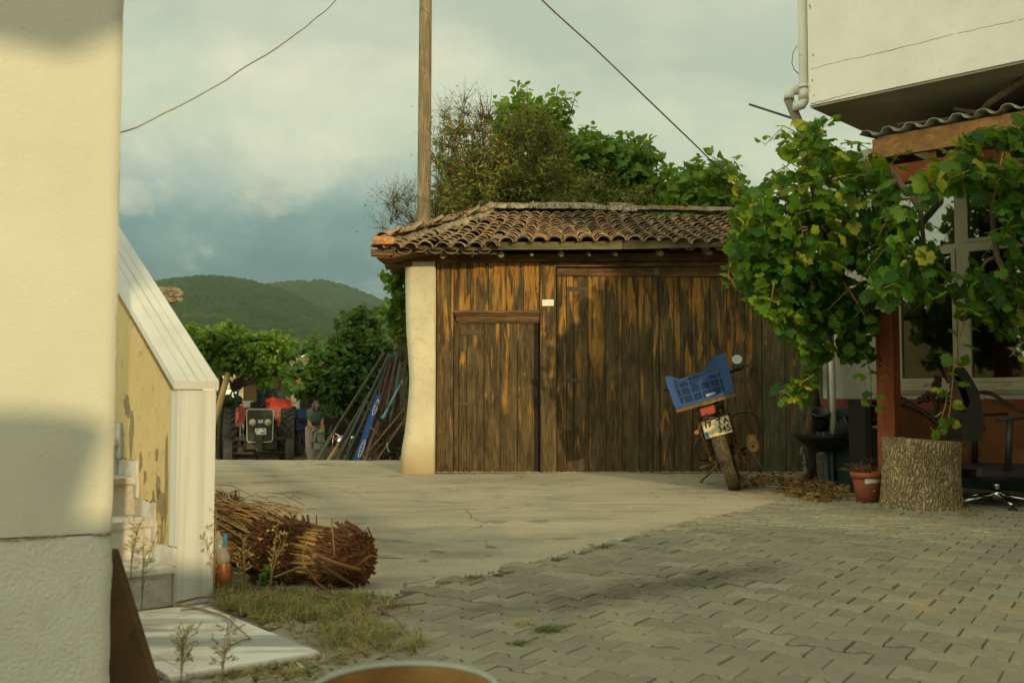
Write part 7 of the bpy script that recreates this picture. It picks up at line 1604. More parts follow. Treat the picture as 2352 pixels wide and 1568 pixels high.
def hand(verts, edges, radii, wi, w, d, side):
    """palm, four bent fingers and a thumb added to a skin graph below wrist index wi; d = hand direction"""
    d = d.normalized(); sd_ = d.cross(Vector((0, 1, 0))); sd_ = sd_.normalized() if sd_.length > .1 else Vector((1, 0, 0)); pi_ = len(verts); verts.append(w+d*.045); edges.append((wi, pi_)); radii.append((.034, .018))
    k_ = len(verts); verts.append(w+d*.085); edges.append((pi_, k_)); radii.append((.036, .016))
    for f_ in range(4):
        o_ = (f_-1.5)*.018; L_ = (.062, .072, .068, .052)[f_]; b0 = w+d*.088+sd_*o_; i0 = len(verts); nrm = Vector((0, -1, 0))
        verts.extend([b0+d*L_*.4, b0+d*L_*.75+nrm*.012*(1+.2*f_), b0+d*L_*.95+nrm*.03*(1+.2*f_)]); edges.extend([(k_, i0), (i0, i0+1), (i0+1, i0+2)]); radii.extend([.0095, .0085, .007])
    i0 = len(verts); verts.extend([w+d*.045+sd_*side*.035, w+d*.075+sd_*side*.05+Vector((0, -.015, 0))]); edges.extend([(pi_, i0), (i0, i0+1)]); radii.extend([.012, .009])
def person(label, loc_, pose):
    root = thing('person', label, 'person', loc_); body, cloth = pose['body'], pose['cloth']
    return root
# man in a pale blue shirt behind the trailer, looking down
MY = 28.9; q = zp(1085, 850, MY); man = thing('person', 'balding man in a pale blue shirt standing behind the trailer and looking down', 'person', (q.x+.05, MY, GZ)); hz = q.z-GZ
V = [Vector(v) for v in ((0, 0, .95), (0, .0, 1.15), (0, -.01, 1.35), (0, -.03, 1.47), (-.05, -.05, hz-.10), (.18, 0, 1.42), (.24, -.08, 1.16), (.16, -.30, 1.06), (-.18, 0, 1.42), (-.25, -.08, 1.16), (-.14, -.30, 1.06), (.10, 0, .90), (.11, .0, .50), (.11, .02, .09), (.11, -.12, .04), (-.10, 0, .90), (-.11, .0, .50), (-.11, .02, .09), (-.11, -.12, .04))]
Eg = [(0, 1), (1, 2), (2, 3), (3, 4), (2, 5), (5, 6), (6, 7), (2, 8), (8, 9), (9, 10), (0, 11), (11, 12), (12, 13), (13, 14), (0, 15), (15, 16), (16, 17), (17, 18)]
Rr = [.15, .145, .16, .065, .055, .075, .046, .030, .075, .046, .030, .10, .065, .045, .04, .10, .065, .045, .04]
# the whole figure is raised on the step behind the trailer so that the head clears the netting
lift = max(0, hz-1.62); V = [Vector((v.x, v.y, v.z+lift if i != 4 else v.z)) for i, v in enumerate(V)]
hand(V, Eg, Rr, 7, V[7], Vector((-.3, -.8, -.3)), 1); hand(V, Eg, Rr, 10, V[10], Vector((.3, -.8, -.3)), -1)
skinned('body', M_skin, V, Eg, Rr, man)
M_shirt = basic('pale blue shirt', (.42, .50, .52), c2=(.30, .38, .42), scale=12, rough=.85)
Vs = V[:3]+[V[5], V[6].lerp(V[7], .1), V[8], V[9].lerp(V[10], .1), V[2]+Vector((0, -.0, .05))]; skinned('shirt', M_shirt, Vs, [(0, 1), (1, 2), (2, 3), (3, 4), (2, 5), (5, 6), (2, 7)], [.172, .165, .180, .094, .066, .094, .066, .10], man)
Vt = [V[0]+Vector((0, 0, .05)), V[11], V[12], V[13], V[15], V[16], V[17]]; skinned('trousers', basic('dark trousers', (.04, .045, .05)), Vt, [(0, 1), (1, 2), (2, 3), (0, 4), (4, 5), (5, 6)], [.17, .12, .085, .07, .12, .085, .07], man)
m, M_ = head(man, Vector((-.05, -.07, hz)), R(-12), R(22)); hd_ = m.build('head', M_skin, man, local=True); features(man, M_)
m = MB(); vs = []
for i in range(9):
    for k in range(20):
        th = R(18)+R(72)*i/8; q_ = R(-8)+R(196)*k/19; vs.append(M_ @ Vector((math.sin(th)*math.cos(q_)*.081, math.sin(th)*math.sin(q_)*.104+.004, math.cos(th)*.120+.002)))
m.add(vs, [(i*20+k, i*20+k+1, (i+1)*20+k+1, (i+1)*20+k) for i in range(8) for k in range(19)], .5, True); m.build('hair', M_hair, man, local=True)
m = MB()
for k in range(7): m.sphere(M_ @ Vector((-.042+.014*k, -.082-.012*math.cos((k-3)*.5), -.086-.012*math.cos((k-3)*.5))), .012, 7, 5, None, (1, .5, .9))
m.build('beard', M_hair, man, local=True)
# dark haired person bending left of the tractor, face to the right
DY = 28.0; q = zp(640, 862, DY); kid = thing('person', 'dark haired person in a blue top bending over the trailer at its left side', 'person', (q.x-.15, DY, GZ)); hz = q.z-GZ; hx_ = .15
V = [Vector(v) for v in ((-.10, .05, .92), (-.06, .0, 1.10), (.0, -.05, 1.28), (.08, -.08, hz-.16), (hx_-.02, -.10, hz-.10), (.14, -.16, 1.28), (.26, -.24, 1.08), (.36, -.30, 1.16), (-.12, .02, 1.28), (-.05, -.2, 1.06), (.16, -.30, 1.08), (-.05, .05, .85), (-.02, .05, .47), (-.02, .08, .08), (.0, -.08, .04), (-.22, .05, .85), (-.24, .05, .47), (-.24, .08, .08), (-.22, -.08, .04))]
Rr = [.13, .125, .135, .055, .05, .065, .042, .028, .065, .042, .028, .09, .06, .042, .038, .09, .06, .042, .038]; Eg = [(0, 1), (1, 2), (2, 3), (3, 4), (2, 5), (5, 6), (6, 7), (2, 8), (8, 9), (9, 10), (0, 11), (11, 12), (12, 13), (13, 14), (0, 15), (15, 16), (16, 17), (17, 18)]
hand(V, Eg, Rr, 7, V[7], Vector((.8, -.4, -.2)), 1); hand(V, Eg, Rr, 10, V[10], Vector((.8, -.4, -.2)), -1); skinned('body', M_skin, V, Eg, Rr, kid)
Vs = V[:3]+[V[5], V[6], V[8], V[9], V[2]+Vector((.02, -.0, .05))]; skinned('shirt', basic('blue top', (.05, .13, .22), c2=(.04, .09, .15)), Vs, [(0, 1), (1, 2), (2, 3), (3, 4), (2, 5), (5, 6), (2, 7)], [.15, .145, .155, .085, .06, .085, .06, .08], kid)
Vt = [V[0]+Vector((0, 0, .05)), V[11], V[12], V[13], V[15], V[16], V[17]]; skinned('trousers', basic('dark trousers', (.04, .045, .05)), Vt, [(0, 1), (1, 2), (2, 3), (0, 4), (4, 5), (5, 6)], [.15, .11, .08, .065, .11, .08, .065], kid)
m, M_ = head(kid, Vector((hx_, -.12, hz)), R(62), R(25)); m.build('head', M_skin, kid, local=True); features(kid, M_)
m = MB(); m.sphere((0, 0, 0), 1, 18, 12, None, (.088, .105, .112), M=M_ @ Matrix.Translation((0, .022, .028))); m.build('hair', M_hair, kid, local=True)
# woman with a headscarf, bending forward and holding something green
WY = 22.9; wp = zp(1335, 0, WY); wm = thing('person', 'woman in a green top, patterned headscarf and pale baggy trousers standing by the green chair', 'person', (wp.x, WY, GZ))
def WP(x, y): q = zp(x, y, WY); return Vector((q.x-wp.x, 0, q.z-GZ))
hp0 = WP(1325, 1085); 
V = [hp0, WP(1330, 1020)+Vector((0, -.05, 0)), WP(1335, 960)+Vector((0, -.10, 0)), WP(1345, 925)+Vector((0, -.16, 0)), WP(1352, 912)+Vector((0, -.20, 0)),
     WP(1383, 970)+Vector((0, -.12, 0)), WP(1398, 1045)+Vector((0, -.12, 0)), WP(1406, 1098)+Vector((0, -.2, 0)), WP(1292, 975)+Vector((0, -.05, 0)), WP(1285, 1040)+Vector((0, -.15, 0)), WP(1310, 1080)+Vector((0, -.30, 0)),
     hp0+Vector((.09, 0, -.08)), hp0+Vector((.09, -.02, -.45)), Vector((hp0.x+.08, .04, .08)), Vector((hp0.x+.09, -.1, .04)), hp0+Vector((-.09, 0, -.08)), hp0+Vector((-.08, -.02, -.45)), Vector((hp0.x-.08, .04, .08)), Vector((hp0.x-.08, -.1, .04))]
Rr = [.17, .165, .16, .06, .055, .07, .045, .030, .07, .045, .030, .11, .07, .045, .04, .11, .07, .045, .04]
hand(V, Eg[:0] or (Eg2 := list(Eg[:18])), Rr, 7, V[7], Vector((.05, -.2, -1)), 1); hand(V, Eg2, Rr, 10, V[10], Vector((.6, -.5, -.4)), -1); skinned('body', M_skin, V, Eg2, Rr, wm)
skinned('top', basic('dark green top', (.045, .085, .055), c2=(.03, .06, .04), scale=9), V[:3]+[V[5], V[5].lerp(V[6], .75), V[8], V[8].lerp(V[9], .9), V[3]], [(0, 1), (1, 2), (2, 3), (3, 4), (2, 5), (5, 6), (2, 7)], [.205, .205, .195, .12, .09, .12, .085, .085], wm)
skinned('baggy_trousers', basic('pale patterned cloth', (.30, .24, .21), c2=(.16, .12, .11), scale=60), [V[0]+Vector((0, 0, .07)), V[11], V[12], V[13]+Vector((0, 0, .1)), V[15], V[16], V[17]+Vector((0, 0, .1))], [(0, 1), (1, 2), (2, 3), (0, 4), (4, 5), (5, 6)], [.165, .15, .14, .085, .15, .14, .085], wm)
hc = WP(1356, 908)+Vector((.0, -.24, 0)); m, M_ = head(wm, hc, R(25), R(40)); m.build('head', M_skin, wm, local=True); features(wm, M_)
m = MB(); vs = []; ns = 20
for i in range(12):
    for k in range(ns):
        t = i/11; th = R(4)+R(150)*t; q_ = R(-38)+R(256)*k/(ns-1); e_ = 1+.12*t+.05*math.sin(q_*5)*t; vs.append(M_ @ Vector((math.sin(th)*math.cos(q_)*.094*e_, math.sin(th)*math.sin(q_)*.115*e_+.004, math.cos(th)*.134)))
m.add(vs, [(i*ns+k, i*ns+k+1, (i+1)*ns+k+1, (i+1)*ns+k) for i in range(11) for k in range(ns-1)], .5, True); m.build('headscarf', basic('dark patterned scarf', (.13, .085, .085), c2=(.03, .03, .04), scale=45), wm, local=True)
hnd = V[7]+Vector((.01, -.05, -.12)); m = MB(); 
for k in range(9): m.sphere((wp.x+hnd.x+random.gauss(0, .03), WY+hnd.y+random.gauss(0, .03), GZ+hnd.z+random.gauss(0, .035)), .035, 8, 6)
tag(m.build('green_peppers', basic('yellow green peppers', (.22, .30, .03), c2=(.12, .2, .02)), org=(wp.x+hnd.x, WY+hnd.y, GZ+hnd.z)), 'bunch of yellow green peppers held in the right hand of the woman', 'vegetables')
# green plastic chair and bucket
CY = 20.8; c0_ = zp(1370, 0, CY); ch = thing('plastic_chair', 'dark green plastic armchair turned sideways in front of the woman', 'chair', (c0_.x, CY, GZ)); M_gch = basic('green plastic', (.045, .10, .065), c2=(.035, .08, .055), rough=.45, bs=.05)
def CP(x, y, dy): q = zp(x, y, CY+dy); return q
zs_ = zp(0, 1232, CY).z
m = MB(); m.box(CP(1290, 0, 0).x, CY-.02, zs_-.035, CP(1445, 0, 0).x, CY+.42, zs_, None, None, .012); m.build('seat', M_gch, ch)
m = MB()
for dy in (0, .1, .2, .3, .4): m.hexa([CP(1428, 1235, dy), CP(1446, 1235, dy), CP(1446, 1235, dy+.07), CP(1428, 1235, dy+.07), CP(1468, 1080, dy), CP(1482, 1080, dy), CP(1482, 1080, dy+.07), CP(1468, 1080, dy+.07)])
m.hexa([CP(1466, 1092, -.02), CP(1484, 1092, -.02), CP(1484, 1092, .48), CP(1466, 1092, .48), CP(1470, 1074, -.02), CP(1486, 1074, -.02), CP(1486, 1074, .48), CP(1470, 1074, .48)]); m.build('backrest', M_gch, ch)
for dy in (-.03, .43):
    m = MB(); m.tube([CP(1448, 1168, dy), CP(1380, 1158, dy), CP(1345, 1155, dy), CP(1338, 1180, dy), CP(1335, 1232, dy)], .020, 8); m.build('armrest', M_gch, ch)
    for (x0, x1) in ((1296, 1284), (1420, 1432), (1400, 1426)):
        if x0 == 1400 and dy > 0: continue
        p1 = CP(x1, 1370, dy); p1.z = GZ; m = MB(); m.tube([CP(x0, 1240, dy), p1], [.026, .018], 8); m.build('leg', M_gch, ch)
q = zp(1337, 0, 20.2); m = MB(); zt_ = zp(0, 1296, 20.2).z-GZ; m.lathe([(0, 0), (.105, 0), (.145, zt_-.01), (.150, zt_), (.143, zt_), (.10, .02), (0, .02)], (q.x, 20.2, GZ), 24); b3 = tag(m.build('metal_bucket', basic('pale zinc', (.24, .23, .17), c2=(.16, .16, .12)), org=(q.x, 20.2, GZ)), 'pale metal bucket on the ground in front of the green chair', 'bucket')
# ochre pipe, moped parts
p0, p1 = zp(1490, 1370, 17.0), zp(1568, 1250, 17.0); d = (p1-p0).normalized(); p0 = p0+(p0-p1)*((p0.z-GZ)/(p1.z-p0.z)); m = MB(); m.tube([p0, p1], .060, 14); tag(m.build('drain_pipe', basic('ochre pipe', (.40, .24, .05), c2=(.28, .16, .035), rough=.5), org=p0), 'thick ochre pipe leaning on the slab edge right of the green chair', 'pipe')
# moped front just behind
q = zp(1565, 1230, 18.2); mp_ = thing('moped', 'small moped with chrome headlight standing in the dark below the shrub', 'moped', (q.x, 18.2, GZ))
for nm, fn in (('headlight', lambda m: m.lathe([(0, -.05), (.055, -.03), (.07, .03), (.065, .05), (0, .055)], q, 16, M=Matrix.Rotation(pi/2, 4, 'X'))), ('front_panel', lambda m: m.box(q.x-.08, 18.22, q.z-.16, q.x+.08, 18.3, q.z+.1, None, None, .02))):
    m = MB(); fn(m); m.build(nm, M_chr if nm == 'headlight' else basic('pale moped paint', (.42, .45, .42), rough=.4), mp_)
m = MB(); m.tube([q+Vector((-.14, .05, .15)), q+Vector((0, .05, .08)), q+Vector((.22, .05, .04))], .012, 6); m.sphere(q+Vector((.20, .0, .06)), .05, 10, 7, None, (1, .4, .8)); m.tube([q+Vector((-.13, 0, .16)), q+Vector((-.17, 0, -.2))], .01, 6); m.build('handlebar', M_chr, mp_)
m = MB(); m.box(q.x-.14, 18.15, q.z+.02, q.x-.07, 18.2, q.z+.07); m.build('indicator', basic('red lens', (.4, .03, .02)), mp_)
for yy in (-.0, 1.1):
    m = MB(); Mx = Matrix.Translation((q.x, 18.25+yy, GZ+.25)) @ Matrix.Rotation(pi/2, 4, 'Y'); m.lathe([(.17, -.03), (.22, -.04), (.25, -.02), (.25, .02), (.22, .04), (.17, .03)], (0, 0, 0), 28, M=Mx); m.build('wheel', M_rub, mp_)
m = MB(); m.box(q.x-.06, 18.3, GZ+.25, q.x+.06, 19.3, GZ+.5, None, None, .03); m.box(q.x-.1, 18.7, GZ+.6, q.x+.1, 19.4, GZ+.7, None, None, .03); m.tube([(q.x, 18.25, GZ+.25), (q.x, 18.35, q.z)], .03, 8); m.build('frame', M_mach, mp_)
# ------------------------------------------------------------------ leaning poles
pal = {'wood': basic('grey green pole', (.085, .075, .040), c2=(.042, .038, .024), scale=10, rough=.95), 'steel': basic('dull steel pipe', (.055, .068, .060), c2=(.032, .04, .036), scale=8, rough=.5), 'red': basic('red brown rusty pipe', (.15, .045, .025), c2=(.08, .03, .02), scale=8), 'tan': basic('tan batten', (.24, .13, .06), c2=(.16, .085, .045), scale=8)}  # pole colours darkened to carry the shade they stand in
def lean(x0, y0, x1, y1, Y0, Y1, ra, mat, label, name='leaning_pole', group='poles and pipes leaning beside the barn', flat=None):
    a = zp(x0, y0, Y0); b_ = zp(x1, y1, Y1); d = (b_-a); a2 = a-d*((a.z-GZ)/d.z)
    m = MB()
    if flat: m.tube([a2, b_], ra, 4, flat=flat)
    else: ra *= .82; m.tube([a2, a2.lerp(b_, .5)+Vector((random.gauss(0, .015), 0, random.gauss(0, .015))), b_], ra, 8)
    return tag(m.build(name, mat, org=a2), label, 'pole', group)
PL = [(1370, 1370, 1960, 420, .032, 'wood', 'outermost rough grey green pole at the left edge of the leaning stack'), (1500, 1365, 1830, 790, .038, 'wood', 'short thick weathered pole leaning at the left of the stack'), (1560, 1365, 2010, 430, .030, 'steel', 'dull steel pipe just right of the outermost pole'), (1610, 1365, 2035, 440, .032, 'steel', 'green grey pipe leaning left of the blue level'), (1660, 1365, 2070, 420, .028, 'steel', 'thin dark pipe directly behind the blue level'),
      (1800, 1365, 2020, 520, .030, 'red', 'red brown pipe with its top beside the shrub'), (1850, 1365, 2040, 530, .028, 'red', 'second red brown pipe parallel to the first'), (1900, 1365, 2100, 520, .026, 'red', 'red brown pipe near the middle of the stack'), (1880, 1365, 2085, 420, .030, 'wood', 'greenish pole rising highest behind the red brown pipes'), (1950, 1365, 2110, 430, .028, 'wood', 'dark greenish pole in the middle of the stack'), (1980, 1365, 2130, 430, .030, 'steel', 'steel pipe behind the pale blue stick'), (2000, 1365, 2140, 560, .028, 'red', 'short red brown pipe close to the barn pillar'), (2050, 1365, 2160, 480, .028, 'wood', 'grey green pole next to the barn pillar'), (2080, 1365, 2170, 640, .026, 'steel', 'dull pipe almost touching the barn pillar'), (2100, 1365, 2180, 850, .026, 'red', 'rusty pipe lowest by the barn pillar'),
      (1740, 1365, 1990, 560, .024, 'wood', 'thin greenish pole behind the blue level'), (1930, 1365, 2060, 620, .022, 'wood', 'thin brown pole between red brown pipes'), (1640, 1365, 1980, 640, .026, 'wood', 'mossy pole left behind the blue level'), (2020, 1365, 2120, 700, .022, 'wood', 'short thin pole beside the pale blue stick'), (1700, 1365, 2050, 600, .022, 'steel', 'slim steel pipe hidden mostly by the blue level')]
for k, (x0, y0, x1, y1, ra, mt, lb) in enumerate(PL): lean(x0, y0, x1, y1, 15.2+.06*(k % 7), 16.6+.05*(k % 5), ra, pal[mt], lb)
BT = [(1910, 1380, 2160, 1010, .034, 'tan broken batten crossing low in front of the stack towards the pillar'), (1800, 1365, 1910, 1040, .026, 'tan batten leaning in front just right of the blue level'), (1835, 1300, 1930, 1060, .030, 'tan upright batten piece beside the blue level'), (2010, 1095, 2165, 910, .026, 'tan batten high at the right side of the stack'), (1960, 1240, 2165, 1040, .022, 'thin tan batten slanting to the barn pillar')]
for k, (x0, y0, x1, y1, ra, lb) in enumerate(BT): lean(x0, y0, x1, y1, 14.6+.07*k, 14.9+.07*k, ra, pal['tan'], lb, 'wooden_batten', 'broken battens leaning on the poles', flat=.5)
a, b_ = zp(1838, 1100, 14.6), zp(1975, 1232, 14.7); m = MB(); m.tube([a, b_], .028, 4, flat=.5); tag(m.build('wooden_batten', pal['tan'], org=a), 'tan batten crossing the others downwards to the right', 'pole', 'broken battens leaning on the poles')
# blue spirit level
a, b_ = zp(1728, 1365, 14.35), zp(1912, 820, 15.2); d = (b_-a).normalized(); a2 = a-d*((a.z-GZ)/d.z)
lv = thing('blue_beam', 'bright blue flat beam with white oval marks leaning among the poles', 'beam', a2); M_lvl = basic('bright blue enamel', (.012, .075, .32), c2=(.01, .05, .22), scale=3, rough=.4, bs=.03)
sdv = d.cross(Vector((0, 1, 0))).normalized(); fw = sdv.cross(d).normalized(); 
if fw.y > 0: fw = -fw
w_ = .042; t_ = .03; m = MB(); c8 = []
for e_ in (a2, b_): c8 += [e_-sdv*w_+fw*t_, e_+sdv*w_+fw*t_, e_+sdv*w_-fw*t_, e_-sdv*w_-fw*t_]
m.hexa(c8, .5); m.hexa([v+d*(-.001 if i < 4 else .001)+fw*.006 for i, v in enumerate([a2+sdv*w_*.55+fw*t_, a2+sdv*w_+fw*t_, a2+sdv*w_, a2+sdv*w_*.55, b_+sdv*w_*.55+fw*t_, b_+sdv*w_+fw*t_, b_+sdv*w_, b_+sdv*w_*.55])], .2); m.build('beam_body', M_lvl, lv)
L_ = (b_-a2).length
for zy in (935, 1295):
    pz_ = zp(0, zy, 14.9).z; t = (pz_-a2.z)/(b_.z-a2.z); c = a2.lerp(b_, t)+fw*(t_+.008)-sdv*.015; m = MB(); m.tube([c+d*math.cos(q_)*.17+sdv*math.sin(q_)*.026 for q_ in np.linspace(0, 2*pi, 25)[:-1]], .006, 4, closed=True)
    mk = m.build('oval_mark', basic('white print', (.7, .74, .74)), lv); m = MB()
    for k in range(7): cc = c+d*(-.11+.037*k); m.tube([cc-sdv*.016, cc+sdv*.016+d*(.012 if k % 2 else -.006)], .005, 4)
    m.build('print', basic('white print', (.7, .74, .74)), mk)
a, b_ = zp(1945, 1020, 14.9), zp(2135, 665, 15.4); m = MB(); m.tube([a, a.lerp(b_, .12), b_], [.05, .026, .024], 4, flat=.4); tag(m.build('pale_blue_stick', basic('pale blue paint', (.22, .38, .42), c2=(.06, .22, .34), scale=3), org=a), 'pale blue painted stick lying across the leaning poles', 'stick')
a = zp(1990, 1240, 14.4); m = MB(); m.tube([a, zp(1992, 1290, 14.4), zp(2005, 1320, 14.4), zp(2012, 1335, 14.4)], .009, 6); tag(m.build('white_hook', basic('white plastic hook', (.5, .52, .5)), org=a), 'small curved white strip hanging low on the stack', 'strip')
# brush of dry sticks in the stack
m = MB()
for k in range(120):
    a = zp(random.uniform(1850, 2140), random.uniform(1050, 1360), 15.0+random.random()*.5); d = Vector((random.gauss(.2, .5), random.gauss(0, .2), random.gauss(.3, .7))).normalized()*random.uniform(.2, .6); m.tube([a, a+d*.5+Vector((.02, 0, 0)), a+d], .007, 4)
tag(m.build('brushwood', pal['wood']), 'tangle of dry sticks at the foot of the leaning poles', kind='stuff')
# ================================================================== UNSEEN SHADE CASTERS ADDED BEHIND THE CAMERA (for the long evening shadows)
M_gw = material('shade caster render', f_plaster, base=(.45, .40, .28), alt=(.38, .33, .22))
wl = thing('garden_wall', 'unseen rendered wall added behind the camera to shade the near ground', 'wall', (1.0, -4.1, 0))  # added out of view, height set by the shadow it must throw
m = MB(); m.box(-3.4, -4.2, 0, 2.7, -4.0, 2.17); m.box(-3.45, -4.24, 2.17, 2.72, -3.96, 2.22); m.box(2.72, -4.2, 0, 6.6, -4.0, 1.4); m.build('wall', M_gw, wl)
m = MB(); m.lathe([(0, 2.22), (.17, 2.22), (.22, 2.40), (.25, 2.47), (0, 2.46)], (1.12, -4.1, 0), 20); tag(m.build('planter_shade_caster', M_terra, org=(1.12, -4.1, 2.22)), 'unseen clay planter added on the wall behind the camera to round its shadow', 'planter')  # added to make the rounded bump in the wall's shadow
aw = thing('awning_shade_caster', 'unseen board awning added behind the camera to shade the top of the plaster wall', 'awning', (0, -4.4, 0))  # added out of view to throw the upper shadow on the near wall
m = MB(); m.hexa([Vector(v) for v in ((-2.6, -4.5, 3.69), (1.4, -4.5, 3.59), (1.4, -3.9, 3.59), (-2.6, -3.9, 3.69), (-2.6, -4.5, 3.9), (1.4, -4.5, 4.2), (1.4, -3.9, 4.2), (-2.6, -3.9, 3.9))]); m.build('board', M_gut, aw)
for x in (-2.5, -1.2): m = MB(); m.box(x-.04, -4.5, 2.2, x+.04, -4.42, 3.5); m.build('post', M_pole, aw)
hm = MB(); pts_, dirs, sz, rs = [], [], [], []
for k in range(6500):
    x = random.uniform(2.7, 7.0); z = random.uniform(1.2, 2.62+.16*noise.noise(Vector((x*1.6, 0, 2)))); pts_.append((x, random.uniform(-4.5, -3.9), z)); dirs.append((random.gauss(0, 1), random.gauss(0, 1), random.gauss(0, 1))); sz.append(random.uniform(.06, .13)); rs.append(random.random()*.9)
leaves(hm, 'broad', pts_, dirs, sz, rs); hg = thing('hedge_shade_caster', 'unseen green hedge added behind the camera to shade the paving', 'hedge', (4.7, -4.2, 0)); hm.build('crown', M_dshrub, hg); m = MB()  # leaf mass added out of view to keep sun off the paving
for k in range(8): m.tube([(3+k*.5, -4.35, 0), (3+k*.5, -4.3, 2.0)], .03, 6)
m.build('trunk', M_twig, hg)
nb = thing('house_shade_caster', 'unseen plastered house block added behind the camera at right to block the sun', 'house', (10, -8, 0))  # added sun blocker, footprint cut so the barn front stays lit
fp_ = [(9.9, -12), (15, -12), (15, -6), (7.35, -6)]; m = MB(); m.hexa([Vector((x, y, 0)) for x, y in fp_]+[Vector((x, y, 9)) for x, y in fp_]); m.build('wall', M_gw, nb); fp_ = [(9.7, -12.3), (15.3, -12.3), (15.3, -5.8), (7.15, -5.8)]; m = MB(); m.hexa([Vector((x, y, 9)) for x, y in fp_]+[Vector((x, y, 9.3)) for x, y in fp_]); m.build('roof', M_con, nb)
for x in (8.0, 10.4, 12.8):
    for z in (1.0, 4.2): m = MB(); m.box(x, -6.0, z, x+1.1, -5.97, z+1.3); m.build('window', M_frame, nb); 

hm = MB(); pts_, dirs, sz, rs = [], [], [], []
for k in range(5200):
    q = NR.normal(size=3); q /= np.linalg.norm(q); r_ = random.random()**.4; pts_.append((5.0+2.4*q[0]*r_, -12+1.2*q[1]*r_, 10.2+1.6*q[2]*r_)); dirs.append((random.gauss(0, 1), random.gauss(0, 1), random.gauss(0, 1))); sz.append(random.uniform(.16, .34)); rs.append(random.random()*.9)
leaves(hm, 'broad', pts_, dirs, sz, rs); tt_ = thing('tree_shade_caster', 'unseen tall tree added far behind the camera to shade the tractor', 'tree', (6.3, -12.6, 0)); hm.build('crown', M_mulb, tt_)  # crown added and placed only to shade the tractor
m = MB(); m.tube([(6.3, -12.6, 0), (6.2, -12.6, 4), (5.6, -12.3, 7.4), (4.0, -12, 10.5)], [.25, .2, .14, .05], 10); m.build('trunk', M_twig, tt_)
# ================================================================== MOTORCYCLE (local frame: y forward, away from the camera; z up; leaning left on its stand)
bp0 = G(1690, 1126); bike = thing('motorcycle', 'dusty old motorcycle leaning left on its side stand before the barn door, seen from behind', 'motorcycle', bp0, (0, R(-16.5), R(-13)))
M_dust = basic('dusty black paint', (.060, .045, .025), c2=(.028, .022, .014), scale=14, rough=.75, dirt=.5, dirtc=(.13, .085, .035))
M_rustm = basic('rusty dusty metal', (.24, .125, .035), c2=(.11, .060, .022), scale=18, rough=.65, bs=.5, bscale=80, dirt=.3, dirtc=(.06, .04, .02))
M_tyre = basic('dusty tyre', (.120, .088, .042), c2=(.055, .042, .024), scale=14, rough=.95, bs=.4, bscale=60)
M_alloy = basic('dull alloy', (.34, .30, .22), c2=(.20, .16, .10), scale=10, rough=.45, metal=.6, bs=.1)
def bm(m, name, mat, par=None, kids=None): return m.build(name, mat, par or bike, local=True)
def bwheel(y, rad, w, name, front=False):
    m = MB(); M_ = Matrix.Translation((0, y, rad)) @ Matrix.Rotation(pi/2, 4, 'Y'); h = w/2
    m.lathe([(rad-.075, -h*.75), (rad-.05, -h), (rad-.02, -h*.9), (rad-.004, -h*.55), (rad, 0), (rad-.004, h*.55), (rad-.02, h*.9), (rad-.05, h), (rad-.075, h*.75)], (0, 0, 0), 64, M=M_)
    n = 44
    for k in range(n):   # block tread, herringbone
        for sd_ in (-1, 1):
            for (u0, u1, sh_) in ((.06, .48, 0), (.54, .98, .5)):
                q = 2*pi*(k+(.5 if sd_ > 0 else 0)+sh_)/n; dq = 2*pi/n*.40; vs = []
                for u, a in ((u0, 0), (u1, .35)):
                    prof = rad+.002-(u**2)*.020
                    for s2 in (-1, 1):
                        for rr in (prof-.008, prof+.006):
                            an = q+a*dq*1.4+s2*dq; vs.append(M_ @ Vector((math.cos(an)*rr, math.sin(an)*rr, sd_*h*u)))
                m.add(vs, [(0, 1, 3, 2), (0, 4, 5, 1), (2, 3, 7, 6), (4, 6, 7, 5), (1, 5, 7, 3)], None)
    o = bm(m, name, M_tyre); m = MB(); m.lathe([(rad-.080, -h*.72), (rad-.062, -h*.75), (rad-.068, 0), (rad-.062, h*.75), (rad-.080, h*.72), (rad-.09, 0), (rad-.080, -h*.72)], (0, 0, 0), 40, M=M_); bm(m, 'rim', M_alloy, o)
    m = MB(); m.lathe([(0, -.055), (.03, -.055), (.05, -.045), (.055, 0), (.05, .045), (.03, .055), (0, .055)], (0, 0, 0), 20, M=M_); m.tube([M_ @ Vector((0, 0, -.11)), M_ @ Vector((0, 0, .11))], .009, 8); bm(m, 'hub', M_rustm, o)
    m = MB()
    for k in range(28): q = 2*pi*k/28; q2 = q+.35*(1 if k % 2 else -1); s2 = .04 if k % 4 < 2 else -.04; m.tube([M_ @ Vector((math.cos(q)*.045, math.sin(q)*.045, s2)), M_ @ Vector((math.cos(q2)*(rad-.082), math.sin(q2)*(rad-.082), 0))], .0018, 4)
    bm(m, 'spokes', M_alloy, o); return o
bwheel(0, .305, .112, 'rear_wheel'); bwheel(1.26, .300, .080, 'front_wheel')
m = MB()   # rear fender
for (r_, a0, a1, w, mt) in ((.345, 60, 190, .125, 0),):
    vs = []; n = 16
    for k in range(n+1):
        a = R(a0+(a1-a0)*k/n); y, z = math.cos(a)*r_, .305+math.sin(a)*r_
        for (x, dr) in ((-w/2, -.03), (-w/2*.8, 0), (0, .008), (w/2*.8, 0), (w/2, -.03)): vs.append((x, math.cos(a)*(r_+dr), .305+math.sin(a)*(r_+dr)+.04))
    m.add(vs, [(5*k+i, 5*k+i+1, 5*k+i+6, 5*k+i+5) for k in range(n) for i in range(4)], .5, True)
fd = bm(m, 'rear_fender', M_dust); fd.modifiers.new('t', 'SOLIDIFY').thickness = .004
m = MB()   # frame
